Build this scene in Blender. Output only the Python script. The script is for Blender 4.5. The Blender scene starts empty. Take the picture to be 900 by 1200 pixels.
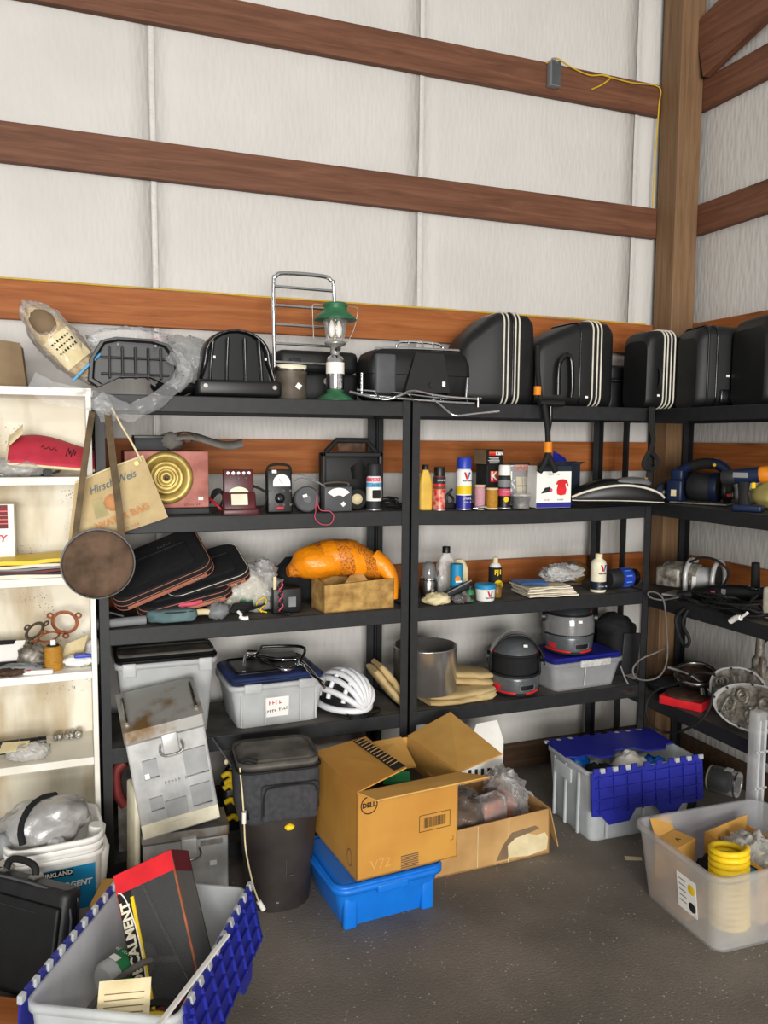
import bpy, math, random
from mathutils import Vector, Matrix, Euler, noise
PI = math.pi
rnd = random.Random(7)
scene = bpy.context.scene
COL = scene.collection

# ------------------------------------------------------------------ camera
CAM_H = 1.68
FPX = 946.56
YAW, PITCH, ROLL = math.radians(21.02), math.radians(5.10), math.radians(0.45)
_f = Vector((math.sin(YAW)*math.cos(PITCH), math.cos(YAW)*math.cos(PITCH), -math.sin(PITCH)))
_r0 = Vector((math.cos(YAW), -math.sin(YAW), 0)); _u0 = _r0.cross(_f)
_r = math.cos(ROLL)*_r0 + math.sin(ROLL)*_u0
_u = -math.sin(ROLL)*_r0 + math.cos(ROLL)*_u0
cam_data = bpy.data.cameras.new('camera'); cam = bpy.data.objects.new('camera', cam_data)
COL.objects.link(cam); scene.camera = cam
cam.matrix_world = Matrix(((_r.x,_u.x,-_f.x,0),(_r.y,_u.y,-_f.y,0),(_r.z,_u.z,-_f.z,CAM_H),(0,0,0,1)))
cam_data.sensor_fit = 'HORIZONTAL'; cam_data.sensor_width = 36; cam_data.lens = FPX/900*36
cam_data.clip_start = .05; cam_data.clip_end = 200

# ------------------------------------------------------------------ world, lights, exposure
world = bpy.data.worlds.new('world'); scene.world = world; world.use_nodes = True
bg = world.node_tree.nodes['Background']; bg.inputs[0].default_value = (1,.985,.965,1); bg.inputs[1].default_value = .34
def area(name, loc, rot, sx, sy, power, col):
    d = bpy.data.lights.new(name, 'AREA'); d.shape = 'RECTANGLE'; d.size = sx; d.size_y = sy; d.energy = power; d.color = col
    o = bpy.data.objects.new(name, d); COL.objects.link(o); o.location = loc; o.rotation_euler = rot; return o
# behind the photographer: an unseen fill added to brighten the shelf bays, as from an open door, and the roof lamp that throws the shelf-edge shadows on the wall
area('roof_lamp_offscreen', (0.1, -5.2, 4.35), (math.radians(74),0,math.radians(-10)), 2.6, .3, 105, (1,.965,.91))
area('bay_fill_offscreen', (-1.3, -6.2, 1.6), (math.radians(88),0,math.radians(-14)), 4.2, 2.9, 745, (1,.98,.95))
vs = scene.view_settings
vs.view_transform = 'Standard'; vs.look = 'None'; vs.gamma = 1; vs.exposure = 0.14; vs.use_curve_mapping = False

# ------------------------------------------------------------------ a pixel gives a direction; the plane a thing touches gives its distance
def ray(px, py):
    return _r*((px-450)/FPX) - _u*((py-600)/FPX) + _f
def onY(px, py, Y): d = ray(px,py); return d*(Y/d.y) + Vector((0,0,CAM_H))
def onX(px, py, X): d = ray(px,py); return d*(X/d.x) + Vector((0,0,CAM_H))
def onZ(px, py, Z): d = ray(px,py); return d*((Z-CAM_H)/d.z) + Vector((0,0,CAM_H))

# ------------------------------------------------------------------ materials
def lin(c):
    if isinstance(c, str):
        c = tuple(int(c[i:i+2],16)/255 for i in (0,2,4))
        return tuple(x/12.92 if x<=.04045 else ((x+.055)/1.055)**2.4 for x in c)
    return c
def M(name, col, rough=.5, metal=0, var=.12, scale=14, col2=None, bump=0, bscale=80, spec=.4, stretch=(1,1,1), lo=.35, hi=.65, coat=0, detail=4):
    m = bpy.data.materials.new(name); m.use_nodes = True; nt = m.node_tree; N = nt.nodes; L = nt.links
    b = N['Principled BSDF']; c = lin(col)
    b.inputs['Roughness'].default_value = rough; b.inputs['Metallic'].default_value = metal
    b.inputs['Specular IOR Level'].default_value = spec; b.inputs['Coat Weight'].default_value = coat
    tc = N.new('ShaderNodeTexCoord'); mp = N.new('ShaderNodeMapping'); mp.inputs['Scale'].default_value = stretch
    L.new(tc.outputs['Object'], mp.inputs['Vector'])
    n = N.new('ShaderNodeTexNoise'); n.inputs['Scale'].default_value = scale; n.inputs['Detail'].default_value = detail
    L.new(mp.outputs[0], n.inputs['Vector'])
    r = N.new('ShaderNodeValToRGB'); e = r.color_ramp.elements
    e[0].position = lo; e[1].position = hi
    if col2 is None:
        e[0].color = (*[max(0,x*(1-var)) for x in c],1); e[1].color = (*[min(1,x*(1+var)) for x in c],1)
    else:
        e[0].color = (*lin(col2),1); e[1].color = (*c,1)
    L.new(n.outputs[0], r.inputs[0]); L.new(r.outputs[0], b.inputs['Base Color'])
    if bump:
        n2 = N.new('ShaderNodeTexNoise'); n2.inputs['Scale'].default_value = bscale; n2.inputs['Detail'].default_value = 3
        L.new(mp.outputs[0], n2.inputs['Vector'])
        bp = N.new('ShaderNodeBump'); bp.inputs['Strength'].default_value = bump; bp.inputs['Distance'].default_value = .01
        L.new(n2.outputs[0], bp.inputs['Height']); L.new(bp.outputs[0], b.inputs['Normal'])
    return m
def film(name, tint=(1,1,1), body=.22, rough=.12, bump=.6, bscale=18):
    """clear plastic film / glass: mostly see-through with a glossy, slightly milky body"""
    m = bpy.data.materials.new(name); m.use_nodes = True; nt = m.node_tree; N = nt.nodes; L = nt.links
    b = N['Principled BSDF']; out = N['Material Output']
    b.inputs['Base Color'].default_value = (*lin(tint),1); b.inputs['Roughness'].default_value = rough; b.inputs['Specular IOR Level'].default_value = .9
    t = N.new('ShaderNodeBsdfTransparent'); t.inputs[0].default_value = (*[min(1,.55+.45*x) for x in lin(tint)],1)
    tc = N.new('ShaderNodeTexCoord'); n = N.new('ShaderNodeTexNoise'); n.inputs['Scale'].default_value = bscale; n.inputs['Detail'].default_value = 2.5
    L.new(tc.outputs['Object'], n.inputs['Vector'])
    lw = N.new('ShaderNodeFresnel'); lw.inputs[0].default_value = 1.4
    if bump:
        bp = N.new('ShaderNodeBump'); bp.inputs['Strength'].default_value = bump; bp.inputs['Distance'].default_value = .03
        L.new(n.outputs[0], bp.inputs['Height']); L.new(bp.outputs[0], b.inputs['Normal']); L.new(bp.outputs[0], lw.inputs['Normal'])
    a = N.new('ShaderNodeMath'); a.operation = 'ADD'; a.inputs[1].default_value = body; a.use_clamp = True
    L.new(lw.outputs[0], a.inputs[0])
    mx = N.new('ShaderNodeMixShader'); L.new(a.outputs[0], mx.inputs[0]); L.new(t.outputs[0], mx.inputs[1]); L.new(b.outputs[0], mx.inputs[2])
    L.new(mx.outputs[0], out.inputs[0]); return m
def milky(name, col, clear=.3, rough=.35):
    """translucent moulded plastic"""
    m = bpy.data.materials.new(name); m.use_nodes = True; nt = m.node_tree; N = nt.nodes; L = nt.links
    b = N['Principled BSDF']; out = N['Material Output']; b.inputs['Roughness'].default_value = rough
    tc = N.new('ShaderNodeTexCoord'); n = N.new('ShaderNodeTexNoise'); n.inputs['Scale'].default_value = 9; n.inputs['Detail'].default_value = 5
    L.new(tc.outputs['Object'], n.inputs['Vector'])
    r = N.new('ShaderNodeValToRGB'); c = lin(col); r.color_ramp.elements[0].position=.3; r.color_ramp.elements[1].position=.65
    r.color_ramp.elements[0].color = (*[x*.84 for x in c],1); r.color_ramp.elements[1].color = (*c,1)
    L.new(n.outputs[0], r.inputs[0]); L.new(r.outputs[0], b.inputs['Base Color'])
    tl = N.new('ShaderNodeBsdfTranslucent'); L.new(r.outputs[0], tl.inputs[0])
    m1 = N.new('ShaderNodeMixShader'); m1.inputs[0].default_value = .5; L.new(b.outputs[0], m1.inputs[1]); L.new(tl.outputs[0], m1.inputs[2])
    t = N.new('ShaderNodeBsdfTransparent'); m2 = N.new('ShaderNodeMixShader'); m2.inputs[0].default_value = clear
    L.new(m1.outputs[0], m2.inputs[1]); L.new(t.outputs[0], m2.inputs[2]); L.new(m2.outputs[0], out.inputs[0]); return m
def wood(name, c1, c2, c3, along=(1,14,14), rough=.6):
    m = bpy.data.materials.new(name); m.use_nodes = True; nt = m.node_tree; N = nt.nodes; L = nt.links
    b = N['Principled BSDF']; b.inputs['Roughness'].default_value = rough; b.inputs['Specular IOR Level'].default_value = .25
    tc = N.new('ShaderNodeTexCoord'); mp = N.new('ShaderNodeMapping'); mp.inputs['Scale'].default_value = along
    L.new(tc.outputs['Object'], mp.inputs[0])
    n = N.new('ShaderNodeTexNoise'); n.inputs['Scale'].default_value = 2.2; n.inputs['Detail'].default_value = 8; n.inputs['Roughness'].default_value = .65; n.inputs['Distortion'].default_value = .8
    L.new(mp.outputs[0], n.inputs['Vector'])
    r = N.new('ShaderNodeValToRGB'); e = r.color_ramp.elements; e[0].position = .3; e[0].color = (*lin(c1),1); e[1].position = .72; e[1].color = (*lin(c3),1)
    k = e.new(.5); k.color = (*lin(c2),1)
    L.new(n.outputs[0], r.inputs[0])
    # knots
    v = N.new('ShaderNodeTexVoronoi'); v.inputs['Scale'].default_value = 1.0
    mp2 = N.new('ShaderNodeMapping'); mp2.inputs['Scale'].default_value = tuple(1.3 if s==min(along) else 5.5 for s in along); L.new(tc.outputs['Object'], mp2.inputs[0]); L.new(mp2.outputs[0], v.inputs['Vector'])
    kr = N.new('ShaderNodeValToRGB'); kr.color_ramp.elements[0].position = .05; kr.color_ramp.elements[0].color = (.35,.35,.35,1); kr.color_ramp.elements[1].position = .16; kr.color_ramp.elements[1].color = (1,1,1,1)
    L.new(v.outputs['Distance'], kr.inputs[0])
    mul = N.new('ShaderNodeMixRGB'); mul.blend_type = 'MULTIPLY'; mul.inputs[0].default_value = .8
    L.new(r.outputs[0], mul.inputs[1]); L.new(kr.outputs[0], mul.inputs[2]); L.new(mul.outputs[0], b.inputs['Base Color'])
    bp = N.new('ShaderNodeBump'); bp.inputs['Strength'].default_value = .15; L.new(n.outputs[0], bp.inputs['Height']); L.new(bp.outputs[0], b.inputs['Normal'])
    return m

MT = {}
def mt(key, *a, **k):
    MT[key] = M(key, *a, **k); return MT[key]
mt('black_steel','1f2022',.5,var=.18,scale=30,bump=.06,bscale=300)
mt('shelf_top','3f3d3b',.75,col2='615c55',scale=9,bump=.1)
mt('black_plastic','101112',.42,var=.2,spec=.5)
mt('black_gloss','0e0f11',.2,var=.15,spec=.6)
mt('black_rubber','141414',.75,var=.2)
mt('black_grain','121314',.5,var=.2,bump=.12,bscale=400)
mt('charcoal','222326',.6,var=.2)
mt('grey_plastic','4b4d50',.5)
mt('mid_grey','7d7f80',.55)
mt('chrome','d8dadc',.16,1,var=.05)
mt('dull_chrome','b9b7b0',.3,1,col2='77706a',scale=25)
mt('brushed','cfcdc9',.24,.85,col2='bdbab5',scale=3)
mt('steel','c4c2be',.32,.6,col2='8d8983',scale=18)
mt('alu','cfcfcd',.4,.3,col2='b0b0ae',scale=12,bump=.03)
mt('cast_alu','a39d92',.5,.4,col2='5a544b',scale=30,bump=.2,bscale=60)
mt('rust','5e4535',.7,.3,col2='3a2a20',scale=30,bump=.1)
mt('white_plastic','e9e7e0',.4,var=.06)
mt('white_paint','efece3',.5,col2='d9d3c4',scale=3,lo=.3,hi=.5)
mt('white_label','f1efe9',.6,var=.03)
mt('paper','ece5d2',.8,col2='d9cfb5',scale=12)
mt('news','d6ccb8',.85,col2='b8ac96',scale=40)
mt('cardboard','c8923f',.75,col2='bb8336',scale=5,bump=.04,bscale=150)
mt('cardboard_in','d6a557',.8,col2='c8964a',scale=6)
mt('cardboard_old','c19a63',.82,col2='a87f4c',scale=5,bump=.06)
mt('cardboard_dust','c09a5a',.85,col2='8d6a36',scale=22,bump=.1)
mt('navy','23298c',.35,var=.12,spec=.5)
mt('navy_dark','1b2430',.4,var=.2)
mt('cobalt','2a3fae',.4)
mt('blue','1273d6',.35,var=.06,spec=.5)
mt('red','c2202b',.5,var=.12)
mt('bright_red','d6262e',.35)
mt('pink_red','d2506a',.6)
mt('orange','e88a17',.55)
mt('orange_print','e35a1c',.5)
mt('yellow','ecc81c',.5,var=.06)
mt('mustard','b98526',.7,col2='9c6c1c',scale=60,stretch=(1,1,8))
mt('thread_pink','c996a0',.8,col2='b07e89',scale=60,stretch=(1,1,8))
mt('green','1e7a45',.5)
mt('lantern_green','2f6a45',.4,col2='265838')
mt('brass','bda660',.42,.45,col2='97803f',scale=20)
mt('tan_canvas','c2ab7c',.9,col2='b39a69',scale=10,bump=.15,bscale=200)
mt('bag_canvas','cbb68b',.9,col2='b59c6d',scale=8,bump=.1,bscale=200)
mt('strap','6b5a41',.85,col2='554632',scale=20)
mt('canteen_felt','6a5342',.9,col2='493829',scale=16,bump=.15,bscale=300)
mt('maroon','5a1f24',.35,col2='43151a')
mt('salmon','b8776a',.6,col2='98564c',scale=9,lo=.4,hi=.6)
mt('dark_red','7a2a28',.6,col2='5c1d1c')
mt('grey_leather','716d68',.75,col2='57534e',scale=20,bump=.1)
mt('cream','e3d5ad',.75,col2='d0bf92')
mt('cream_face','e9e2c8',.5)
mt('black_fabric','131315',.85,var=.25,scale=60,bump=.12,bscale=500)
mt('grey_fabric','3a3a3d',.85,var=.2,scale=50,bump=.1,bscale=500)
mt('dusty_black','45423e',.75,col2='6d6860',scale=12)
mt('orange_piping','b0705a',.6)
mt('white_piping','d9d3c3',.5)
mt('teal','5e7779',.8,col2='4a6062')
mt('tape_orange','f08f12',.33,var=.14,scale=10,bump=.5,bscale=35)
mt('orange_pattern','dd8420',.45,col2='9a5219',scale=160,lo=.42,hi=.5,bump=.4,bscale=40)
mt('silver_cloth','b9b8b6',.35,.5,var=.12,scale=12,bump=.6,bscale=22)
mt('bin_brown','2b2624',.5,col2='38322f',scale=8)
mt('helmet_silver','63676a',.28,.4,var=.08)
mt('helmet_dark','33373a',.3,.3,var=.1)
mt('helmet_white','e6e7ea',.35,var=.04)
mt('visor_grey','747474',.12,var=.05,spec=.8)
mt('straw','d6bd84',.85,col2='a5803f',scale=40,bump=.4,bscale=60)
mt('bag_tan','8a7458',.8,col2='6f5b43',scale=6)
mt('book_red','c5374a',.7,col2='b22c40')
mt('sticker_blue','1d8fcf',.5,col2='157f9d',scale=4)
mt('ink','1c1a18',.8)
mt('ink_blue','5d7079',.9)
mt('ink_orange','c98d5c',.9)
mt('faded_green','aa9f72',.9)
mt('pale_yellow','dfb64a',.5)
mt('tin_dark','665d52',.5,.3,col2='4f463c',scale=20)
mt('blue_tape','4a64b8',.6)
mt('brown','6a4429',.6)
mt('amber','7a5a26',.3)
mt('copper_ring','a5613f',.6,col2='84482c',scale=30)
mt('gasket_dark','57493f',.7)
mt('navy_tool','14213f',.45,var=.15)
mt('burgundy','5c1a26',.4)
mt('power_white','dfd8c4',.5)
mt('light_blue','5fa9d6',.5)

mt('shirt_white','dedad0',.85,var=.06,bump=.1,bscale=30)
mt('tray_blue','3d6fb8',.5)
mt('lid_blue','2c4178',.55,col2='222c4c',scale=6)
mt('yellow_cloth','dccb7a',.9)
mt('black_leather','1d1d1e',.45,var=.2,bump=.1,bscale=300)
mt('old_cloth','cfc9b6',.9,var=.1)
MT['film'] = film('clear_film',(1,1,1),.13); MT['film_milk'] = film('milky_film',(.95,.94,.91),.3,.22,.8,26)
MT['film_smoke'] = film('smoky_film',(.5,.45,.4),.13,.1,.8,20)
MT['glass'] = film('clear_glass',(1,1,1),.05,.03,0)
MT['window_film'] = film('window_film',(.45,.45,.45),.06,.05,.35,9)
MT['visor'] = film('visor_clear',(.55,.53,.5),.45,.08,0)
MT['milky'] = milky('milky_plastic','f0f2f2',.1); MT['milky_clear'] = milky('clear_tote_plastic','f0f1f2',.58,.25)
MT['milky_blue'] = milky('pale_tote_plastic','f3f7f8',.16)

# ------------------------------------------------------------------ mesh helpers
def TR(x=0,y=0,z=0,rx=0,ry=0,rz=0,s=1):
    return Matrix.Translation((x,y,z)) @ Euler((rx,ry,rz)).to_matrix().to_4x4() @ Matrix.Scale(s,4)
def rrect(w, d, r, n=4, cx=0, cy=0):
    r = min(r, w/2-1e-4, d/2-1e-4); o = []
    for (sx,sy,a0) in ((1,1,0),(-1,1,PI/2),(-1,-1,PI),(1,-1,1.5*PI)):
        for i in range(n+1):
            a = a0 + PI/2*i/n
            o.append((cx+sx*(w/2-r)+r*math.cos(a), cy+sy*(d/2-r)+r*math.sin(a)))
    return o
def spline(pts, sub=6, closed=False):
    P = [Vector(p) for p in pts]; n = len(P); o = []
    if n < 3: return P
    rng = n if closed else n-1
    for i in range(rng):
        p0 = P[(i-1)%n] if (closed or i>0) else P[0]*2-P[1]
        p1 = P[i]; p2 = P[(i+1)%n]
        p3 = P[(i+2)%n] if (closed or i+2<n) else P[n-1]*2-P[n-2]
        for j in range(sub):
            t = j/sub
            o.append(.5*((2*p1)+(p2-p0)*t+(2*p0-5*p1+4*p2-p3)*t*t+(3*p1-p0-3*p2+p3)*t**3))
    if not closed: o.append(P[-1])
    return o
class G:
    def __init__(s): s.v=[]; s.f=[]; s.m=[]; s.s=[]
    def add(s, v, f, m=0, smooth=False, T=None):
        b = len(s.v)
        s.v += [tuple(T@Vector(p)) if T else tuple(p) for p in v]
        s.f += [tuple(b+i for i in q) for q in f]; s.m += [m]*len(f); s.s += [smooth]*len(f); return s
    def box(s, c, d, m=0, T=None, taper=1):
        x,y,z = d[0]/2,d[1]/2,d[2]/2; q = taper
        v = [(c[0]+a*x*(q if e>0 else 1), c[1]+b*y*(q if e>0 else 1), c[2]+e*z) for a,b,e in ((-1,-1,-1),(1,-1,-1),(1,1,-1),(-1,1,-1),(-1,-1,1),(1,-1,1),(1,1,1),(-1,1,1))]
        return s.add(v, [(0,3,2,1),(4,5,6,7),(0,1,5,4),(1,2,6,5),(2,3,7,6),(3,0,4,7)], m, False, T)
    def loft(s, secs, m=0, smooth=True, cap0=True, cap1=True, closed=True, T=None):
        n = len(secs[0]); v = [p for q in secs for p in q]; f = []
        for i in range(len(secs)-1):
            for j in range(n if closed else n-1):
                k = (j+1)%n; f.append((i*n+j, i*n+k, (i+1)*n+k, (i+1)*n+j))
        s.add(v, f, m, smooth, T)
        if cap0: s.add(secs[0], [tuple(reversed(range(n)))], m, False, T)
        if cap1: s.add(secs[-1], [tuple(range(n))], m, False, T)
        return s
    def rbox(s, c, d, r=.01, m=0, T=None, n=3, er=None):
        """box with rounded corners and edges; c = centre"""
        er = r*.6 if er is None else er; w,dd,h = d; S = []
        for i in range(3):
            a = PI/2*i/2; ins = er*(1-math.sin(a)); z = -h/2+er*(1-math.cos(a))
            S.append([(c[0]+x,c[1]+y,c[2]+z) for x,y in rrect(w-2*ins,dd-2*ins,max(r-ins,.001),n)])
        for i in range(3):
            a = PI/2*(2-i)/2; ins = er*(1-math.sin(a)); z = h/2-er*(1-math.cos(a))
            S.append([(c[0]+x,c[1]+y,c[2]+z) for x,y in rrect(w-2*ins,dd-2*ins,max(r-ins,.001),n)])
        return s.loft(S, m, True, T=T)
    def cyl(s, p0, p1, r0, r1=None, n=16, m=0, T=None, cap=True):
        r1 = r0 if r1 is None else r1; p0=Vector(p0); p1=Vector(p1); d=(p1-p0).normalized()
        a = d.orthogonal().normalized(); b = d.cross(a)
        ring = lambda p,r: [p+(a*math.cos(2*PI*i/n)+b*math.sin(2*PI*i/n))*r for i in range(n)]
        return s.loft([ring(p0,r0),ring(p1,r1)], m, True, cap, cap, T=T)
    def lathe(s, prof, n=24, m=0, T=None, cap=True):
        S = [[(r*math.cos(2*PI*i/n), r*math.sin(2*PI*i/n), z) for i in range(n)] for r,z in prof]
        return s.loft(S, m, True, cap and prof[0][0]>1e-5, cap and prof[-1][0]>1e-5, T=T)
    def tube(s, pts, r, n=7, m=0, sub=5, closed=False, T=None, smooth=True):
        P = spline(pts, sub, closed) if sub>1 else [Vector(p) for p in pts]
        k = len(P); S = []; up = None
        for i in range(k):
            t = ((P[(i+1)%k]-P[i-1]) if closed else (P[min(i+1,k-1)]-P[max(i-1,0)])).normalized()
            if up is None: up = t.orthogonal().normalized()
            else:
                up = (up - t*up.dot(t)); up = up.normalized() if up.length>1e-6 else t.orthogonal().normalized()
            b = t.cross(up); rr = r(i/(k-1)) if callable(r) else r
            S.append([P[i]+(up*math.cos(2*PI*j/n)+b*math.sin(2*PI*j/n))*rr for j in range(n)])
        if closed: S.append(S[0])
        return s.loft(S, m, smooth, not closed, not closed, T=T)
    def prism(s, poly, z0, z1, m=0, T=None, smooth=False):
        n = len(poly); A=[(x,y,z0) for x,y in poly]; B=[(x,y,z1) for x,y in poly]
        return s.loft([A,B], m, smooth, T=T)
    def slab(s, poly, th, m=0):
        """polygon given by 3-D points, with thickness along its normal"""
        P=[Vector(p) for p in poly]; nn=(P[1]-P[0]).cross(P[-1]-P[0]).normalized()*th
        return s.loft([[p for p in P],[p+nn for p in P]], m, False)
    def sheet(s, fn, nu, nv, m=0, T=None, smooth=True):
        v=[fn(i/nu,j/nv) for j in range(nv+1) for i in range(nu+1)]; w=nu+1
        return s.add(v,[(j*w+i,j*w+i+1,(j+1)*w+i+1,(j+1)*w+i) for j in range(nv) for i in range(nu)],m,smooth,T)
    def blob(s, c, r, amp=.15, freq=2.0, e=1.0, seed=0, m=0, T=None, nu=20, nv=12, flat=None):
        v=[]; c=Vector(c)
        pw=lambda x: math.copysign(abs(x)**e, x)
        for j in range(nv+1):
            ph=-PI/2+PI*j/nv
            for i in range(nu):
                th=2*PI*i/nu
                d=Vector((pw(math.cos(ph))*pw(math.cos(th)),pw(math.cos(ph))*pw(math.sin(th)),pw(math.sin(ph))))
                k=1+amp*noise.noise(d*freq+Vector((seed*7.3,seed*3.1,seed)))+amp*.5*noise.noise(d*freq*2.3+Vector((seed,9,seed*2.)))
                p=Vector((d.x*r[0]*k,d.y*r[1]*k,d.z*r[2]*k))
                if flat is not None and p.z<flat: p.z=flat
                v.append(c+p)
        f=[(j*nu+i,j*nu+(i+1)%nu,(j+1)*nu+(i+1)%nu,(j+1)*nu+i) for j in range(nv) for i in range(nu)]
        return s.add(v,f,m,True,T)
def ob(name, g, mats, parent=None, T=None, bevel=0, solid=0, subs=0, bseg=2):
    me = bpy.data.meshes.new(name); me.from_pydata(g.v, [], g.f)
    if not isinstance(mats,(list,tuple)): mats=[mats]
    for m in mats: me.materials.append(MT[m] if isinstance(m,str) else m)
    me.polygons.foreach_set('material_index', g.m); me.polygons.foreach_set('use_smooth', g.s)
    me.validate(); me.update()
    o = bpy.data.objects.new(name, me); COL.objects.link(o)
    if parent: o.parent = parent
    if T is not None: o.matrix_local = T
    if solid: q=o.modifiers.new('solid','SOLIDIFY'); q.thickness=solid; q.offset=0
    if bevel: q=o.modifiers.new('bevel','BEVEL'); q.width=bevel; q.segments=bseg; q.limit_method='ANGLE'; q.angle_limit=math.radians(40); q.use_clamp_overlap=True
    if subs: q=o.modifiers.new('sub','SUBSURF'); q.levels=subs; q.render_levels=subs
    return o
def tag(o, label, cat, group=None):
    o['label']=label; o['category']=cat
    if group: o['group']=group
    return o
def thing(name, label, cat, loc=(0,0,0), rz=0, group=None, T=None):
    o = bpy.data.objects.new(name, None); COL.objects.link(o); o.empty_display_size=.05
    if T is not None: o.matrix_world = T
    else: o.location=loc; o.rotation_euler=(0,0,rz)
    return tag(o,label,cat,group)
def one(name, g, mats, label, cat, T=None, bevel=0, group=None, **k):
    return tag(ob(name,g,mats,None,T,bevel,**k),label,cat,group)
def struct(name, g, mats, parent=None, T=None, bevel=0, **k):
    o = ob(name,g,mats,parent,T,bevel,**k)
    if not parent: o['kind']='structure'
    return o
def words(parent, s, size, T, mat, name='lettering', th=.0006, sx=1, align='CENTER', shear=0, bold=0):
    c = bpy.data.curves.new('t','FONT'); c.body=s; c.size=size; c.extrude=th; c.align_x=align; c.align_y='CENTER'; c.resolution_u=2; c.shear=shear; c.offset=bold
    t = bpy.data.objects.new('t',c); COL.objects.link(t)
    dg = bpy.context.evaluated_depsgraph_get(); dg.update()
    me = bpy.data.meshes.new_from_object(t.evaluated_get(dg)); bpy.data.objects.remove(t); bpy.data.curves.remove(c)
    me.materials.clear(); me.materials.append(MT[mat] if isinstance(mat,str) else mat)
    o = bpy.data.objects.new(name, me); COL.objects.link(o); o.parent=parent; o.matrix_local = T @ Matrix.Diagonal((sx,1,1,1)); return o
def marks(parent, count, size, T, mat, name='print_marks', sx=.9, shear=0, bold=0):
    """print too small to read in the photograph: a row of little strokes"""
    g=G(); r_=random.Random(count*31+int(size*9999)); x=-count*size*.3
    for k in range(count):
        w_=size*.45
        if k%6!=5:
            g.box((x+w_*.2,0,.0003),(size*.12,size*r_.uniform(.5,.72),.0006)); g.box((x+w_*.55,size*r_.uniform(-.22,.22),.0003),(size*.3,size*.11,.0006))
        x+=size*.6
    return ob(name,g,mat,parent,T@Matrix.Diagonal((sx,1,1,1)))
# local frame of a thing: x right, -y towards the viewer's side, z up; FACE lays 2-D art on the -y side
def FACE(x, y, z, rot=0, rz=0): return TR(x,y,z,rz=rz) @ TR(rx=PI/2) @ TR(rz=rot)
def span(x0, x1, y0, y1, Y):
    """a pixel box seen at depth Y -> centre x, bottom z, width, height in metres"""
    ym=(y0+y1)/2; xm=(x0+x1)/2
    a=onY(x0,ym,Y); b=onY(x1,ym,Y); t=onY(xm,y0,Y); u=onY(xm,y1,Y)
    return (a.x+b.x)/2, u.z, b.x-a.x, t.z-u.z

# ================================================================== the building
WY, WX = 3.56, 3.04           # inner faces of the insulation
GY, GX = 3.52, 3.00           # inner faces of the girts
# floor: worn dark concrete with specks
def floor_mat():
    m = M('floor_concrete','635d55',.86,col2='7a7268',scale=2.5,bump=.25,bscale=120,detail=8); nt=m.node_tree; N=nt.nodes; L=nt.links
    b=N['Principled BSDF']; src=b.inputs['Base Color'].links[0].from_socket
    tc=N.new('ShaderNodeTexCoord'); v=N.new('ShaderNodeTexVoronoi'); v.inputs['Scale'].default_value=52; L.new(tc.outputs['Object'],v.inputs['Vector'])
    r=N.new('ShaderNodeValToRGB'); r.color_ramp.elements[0].position=.07; r.color_ramp.elements[0].color=(1,1,1,1); r.color_ramp.elements[1].position=.2; r.color_ramp.elements[1].color=(0,0,0,1)
    L.new(v.outputs['Distance'],r.inputs[0])
    n=N.new('ShaderNodeTexNoise'); n.inputs['Scale'].default_value=9; n.inputs['Detail'].default_value=6; L.new(tc.outputs['Object'],n.inputs['Vector'])
    r2=N.new('ShaderNodeValToRGB'); r2.color_ramp.elements[0].position=.45; r2.color_ramp.elements[1].position=.6; L.new(n.outputs[0],r2.inputs[0])
    mu=N.new('ShaderNodeMath'); mu.operation='MULTIPLY'; L.new(r.outputs[0],mu.inputs[0]); L.new(r2.outputs[0],mu.inputs[1])
    mx=N.new('ShaderNodeMixRGB'); L.new(mu.outputs[0],mx.inputs[0]); L.new(src,mx.inputs[1]); mx.inputs[2].default_value=(.5,.46,.41,1)
    L.new(mx.outputs[0],b.inputs['Base Color']); return m
struct('floor', G().box((.0,-1.4,-.05),(6.4,10.2,.1)), floor_mat())
def wall_mat():
    m = M('white_insulation','c8c5c0',.55,var=.035,scale=3,bump=0); nt=m.node_tree; N=nt.nodes; L=nt.links; b=N['Principled BSDF']
    tc=N.new('ShaderNodeTexCoord'); mp=N.new('ShaderNodeMapping'); mp.inputs['Scale'].default_value=(55,55,14); L.new(tc.outputs['Object'],mp.inputs[0])
    v=N.new('ShaderNodeTexVoronoi'); v.inputs['Scale'].default_value=1; L.new(mp.outputs[0],v.inputs['Vector'])
    n=N.new('ShaderNodeTexNoise'); n.inputs['Scale'].default_value=3; L.new(tc.outputs['Object'],n.inputs['Vector'])
    ad=N.new('ShaderNodeMath'); ad.operation='ADD'; L.new(v.outputs['Distance'],ad.inputs[0]); L.new(n.outputs[0],ad.inputs[1])
    bp=N.new('ShaderNodeBump'); bp.inputs['Strength'].default_value=.3; bp.inputs['Distance'].default_value=.006; L.new(ad.outputs[0],bp.inputs['Height']); L.new(bp.outputs[0],b.inputs['Normal']); return m
MT['insulation']=wall_mat(); mt('seam','ccc9c4',.4,var=.04,bump=.4,bscale=60)
MT['girt']=wood('girt_wood','553626','6b4532','7d5641',(1,16,16)); MT['girt_low']=wood('girt_wood_low','83491f','9c5a2c','ad6d3c',(1,16,16))  # lower girts brighter: part wood tone, part light put into the colour
MT['girt_y']=wood('girt_wood_y','553626','6b4532','7d5641',(16,1,16)); MT['girt_y_low']=wood('girt_wood_y_low','83491f','9c5a2c','ad6d3c',(16,1,16))
MT['post_wood']=wood('post_wood','674e37','7a5e43','886d51',(18,18,1))
MT['skirt']=wood('skirt_wood','3c2c20','4a3728','5a4534',(1,16,16))
wb = struct('wall_back', G().box((.3,WY+.04,2.35),(5.6,.02,4.7)), 'insulation')
seams=[-2.07,-.865,.336,1.537,2.738]
edges=[-2.5]+seams+[3.05]
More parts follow.
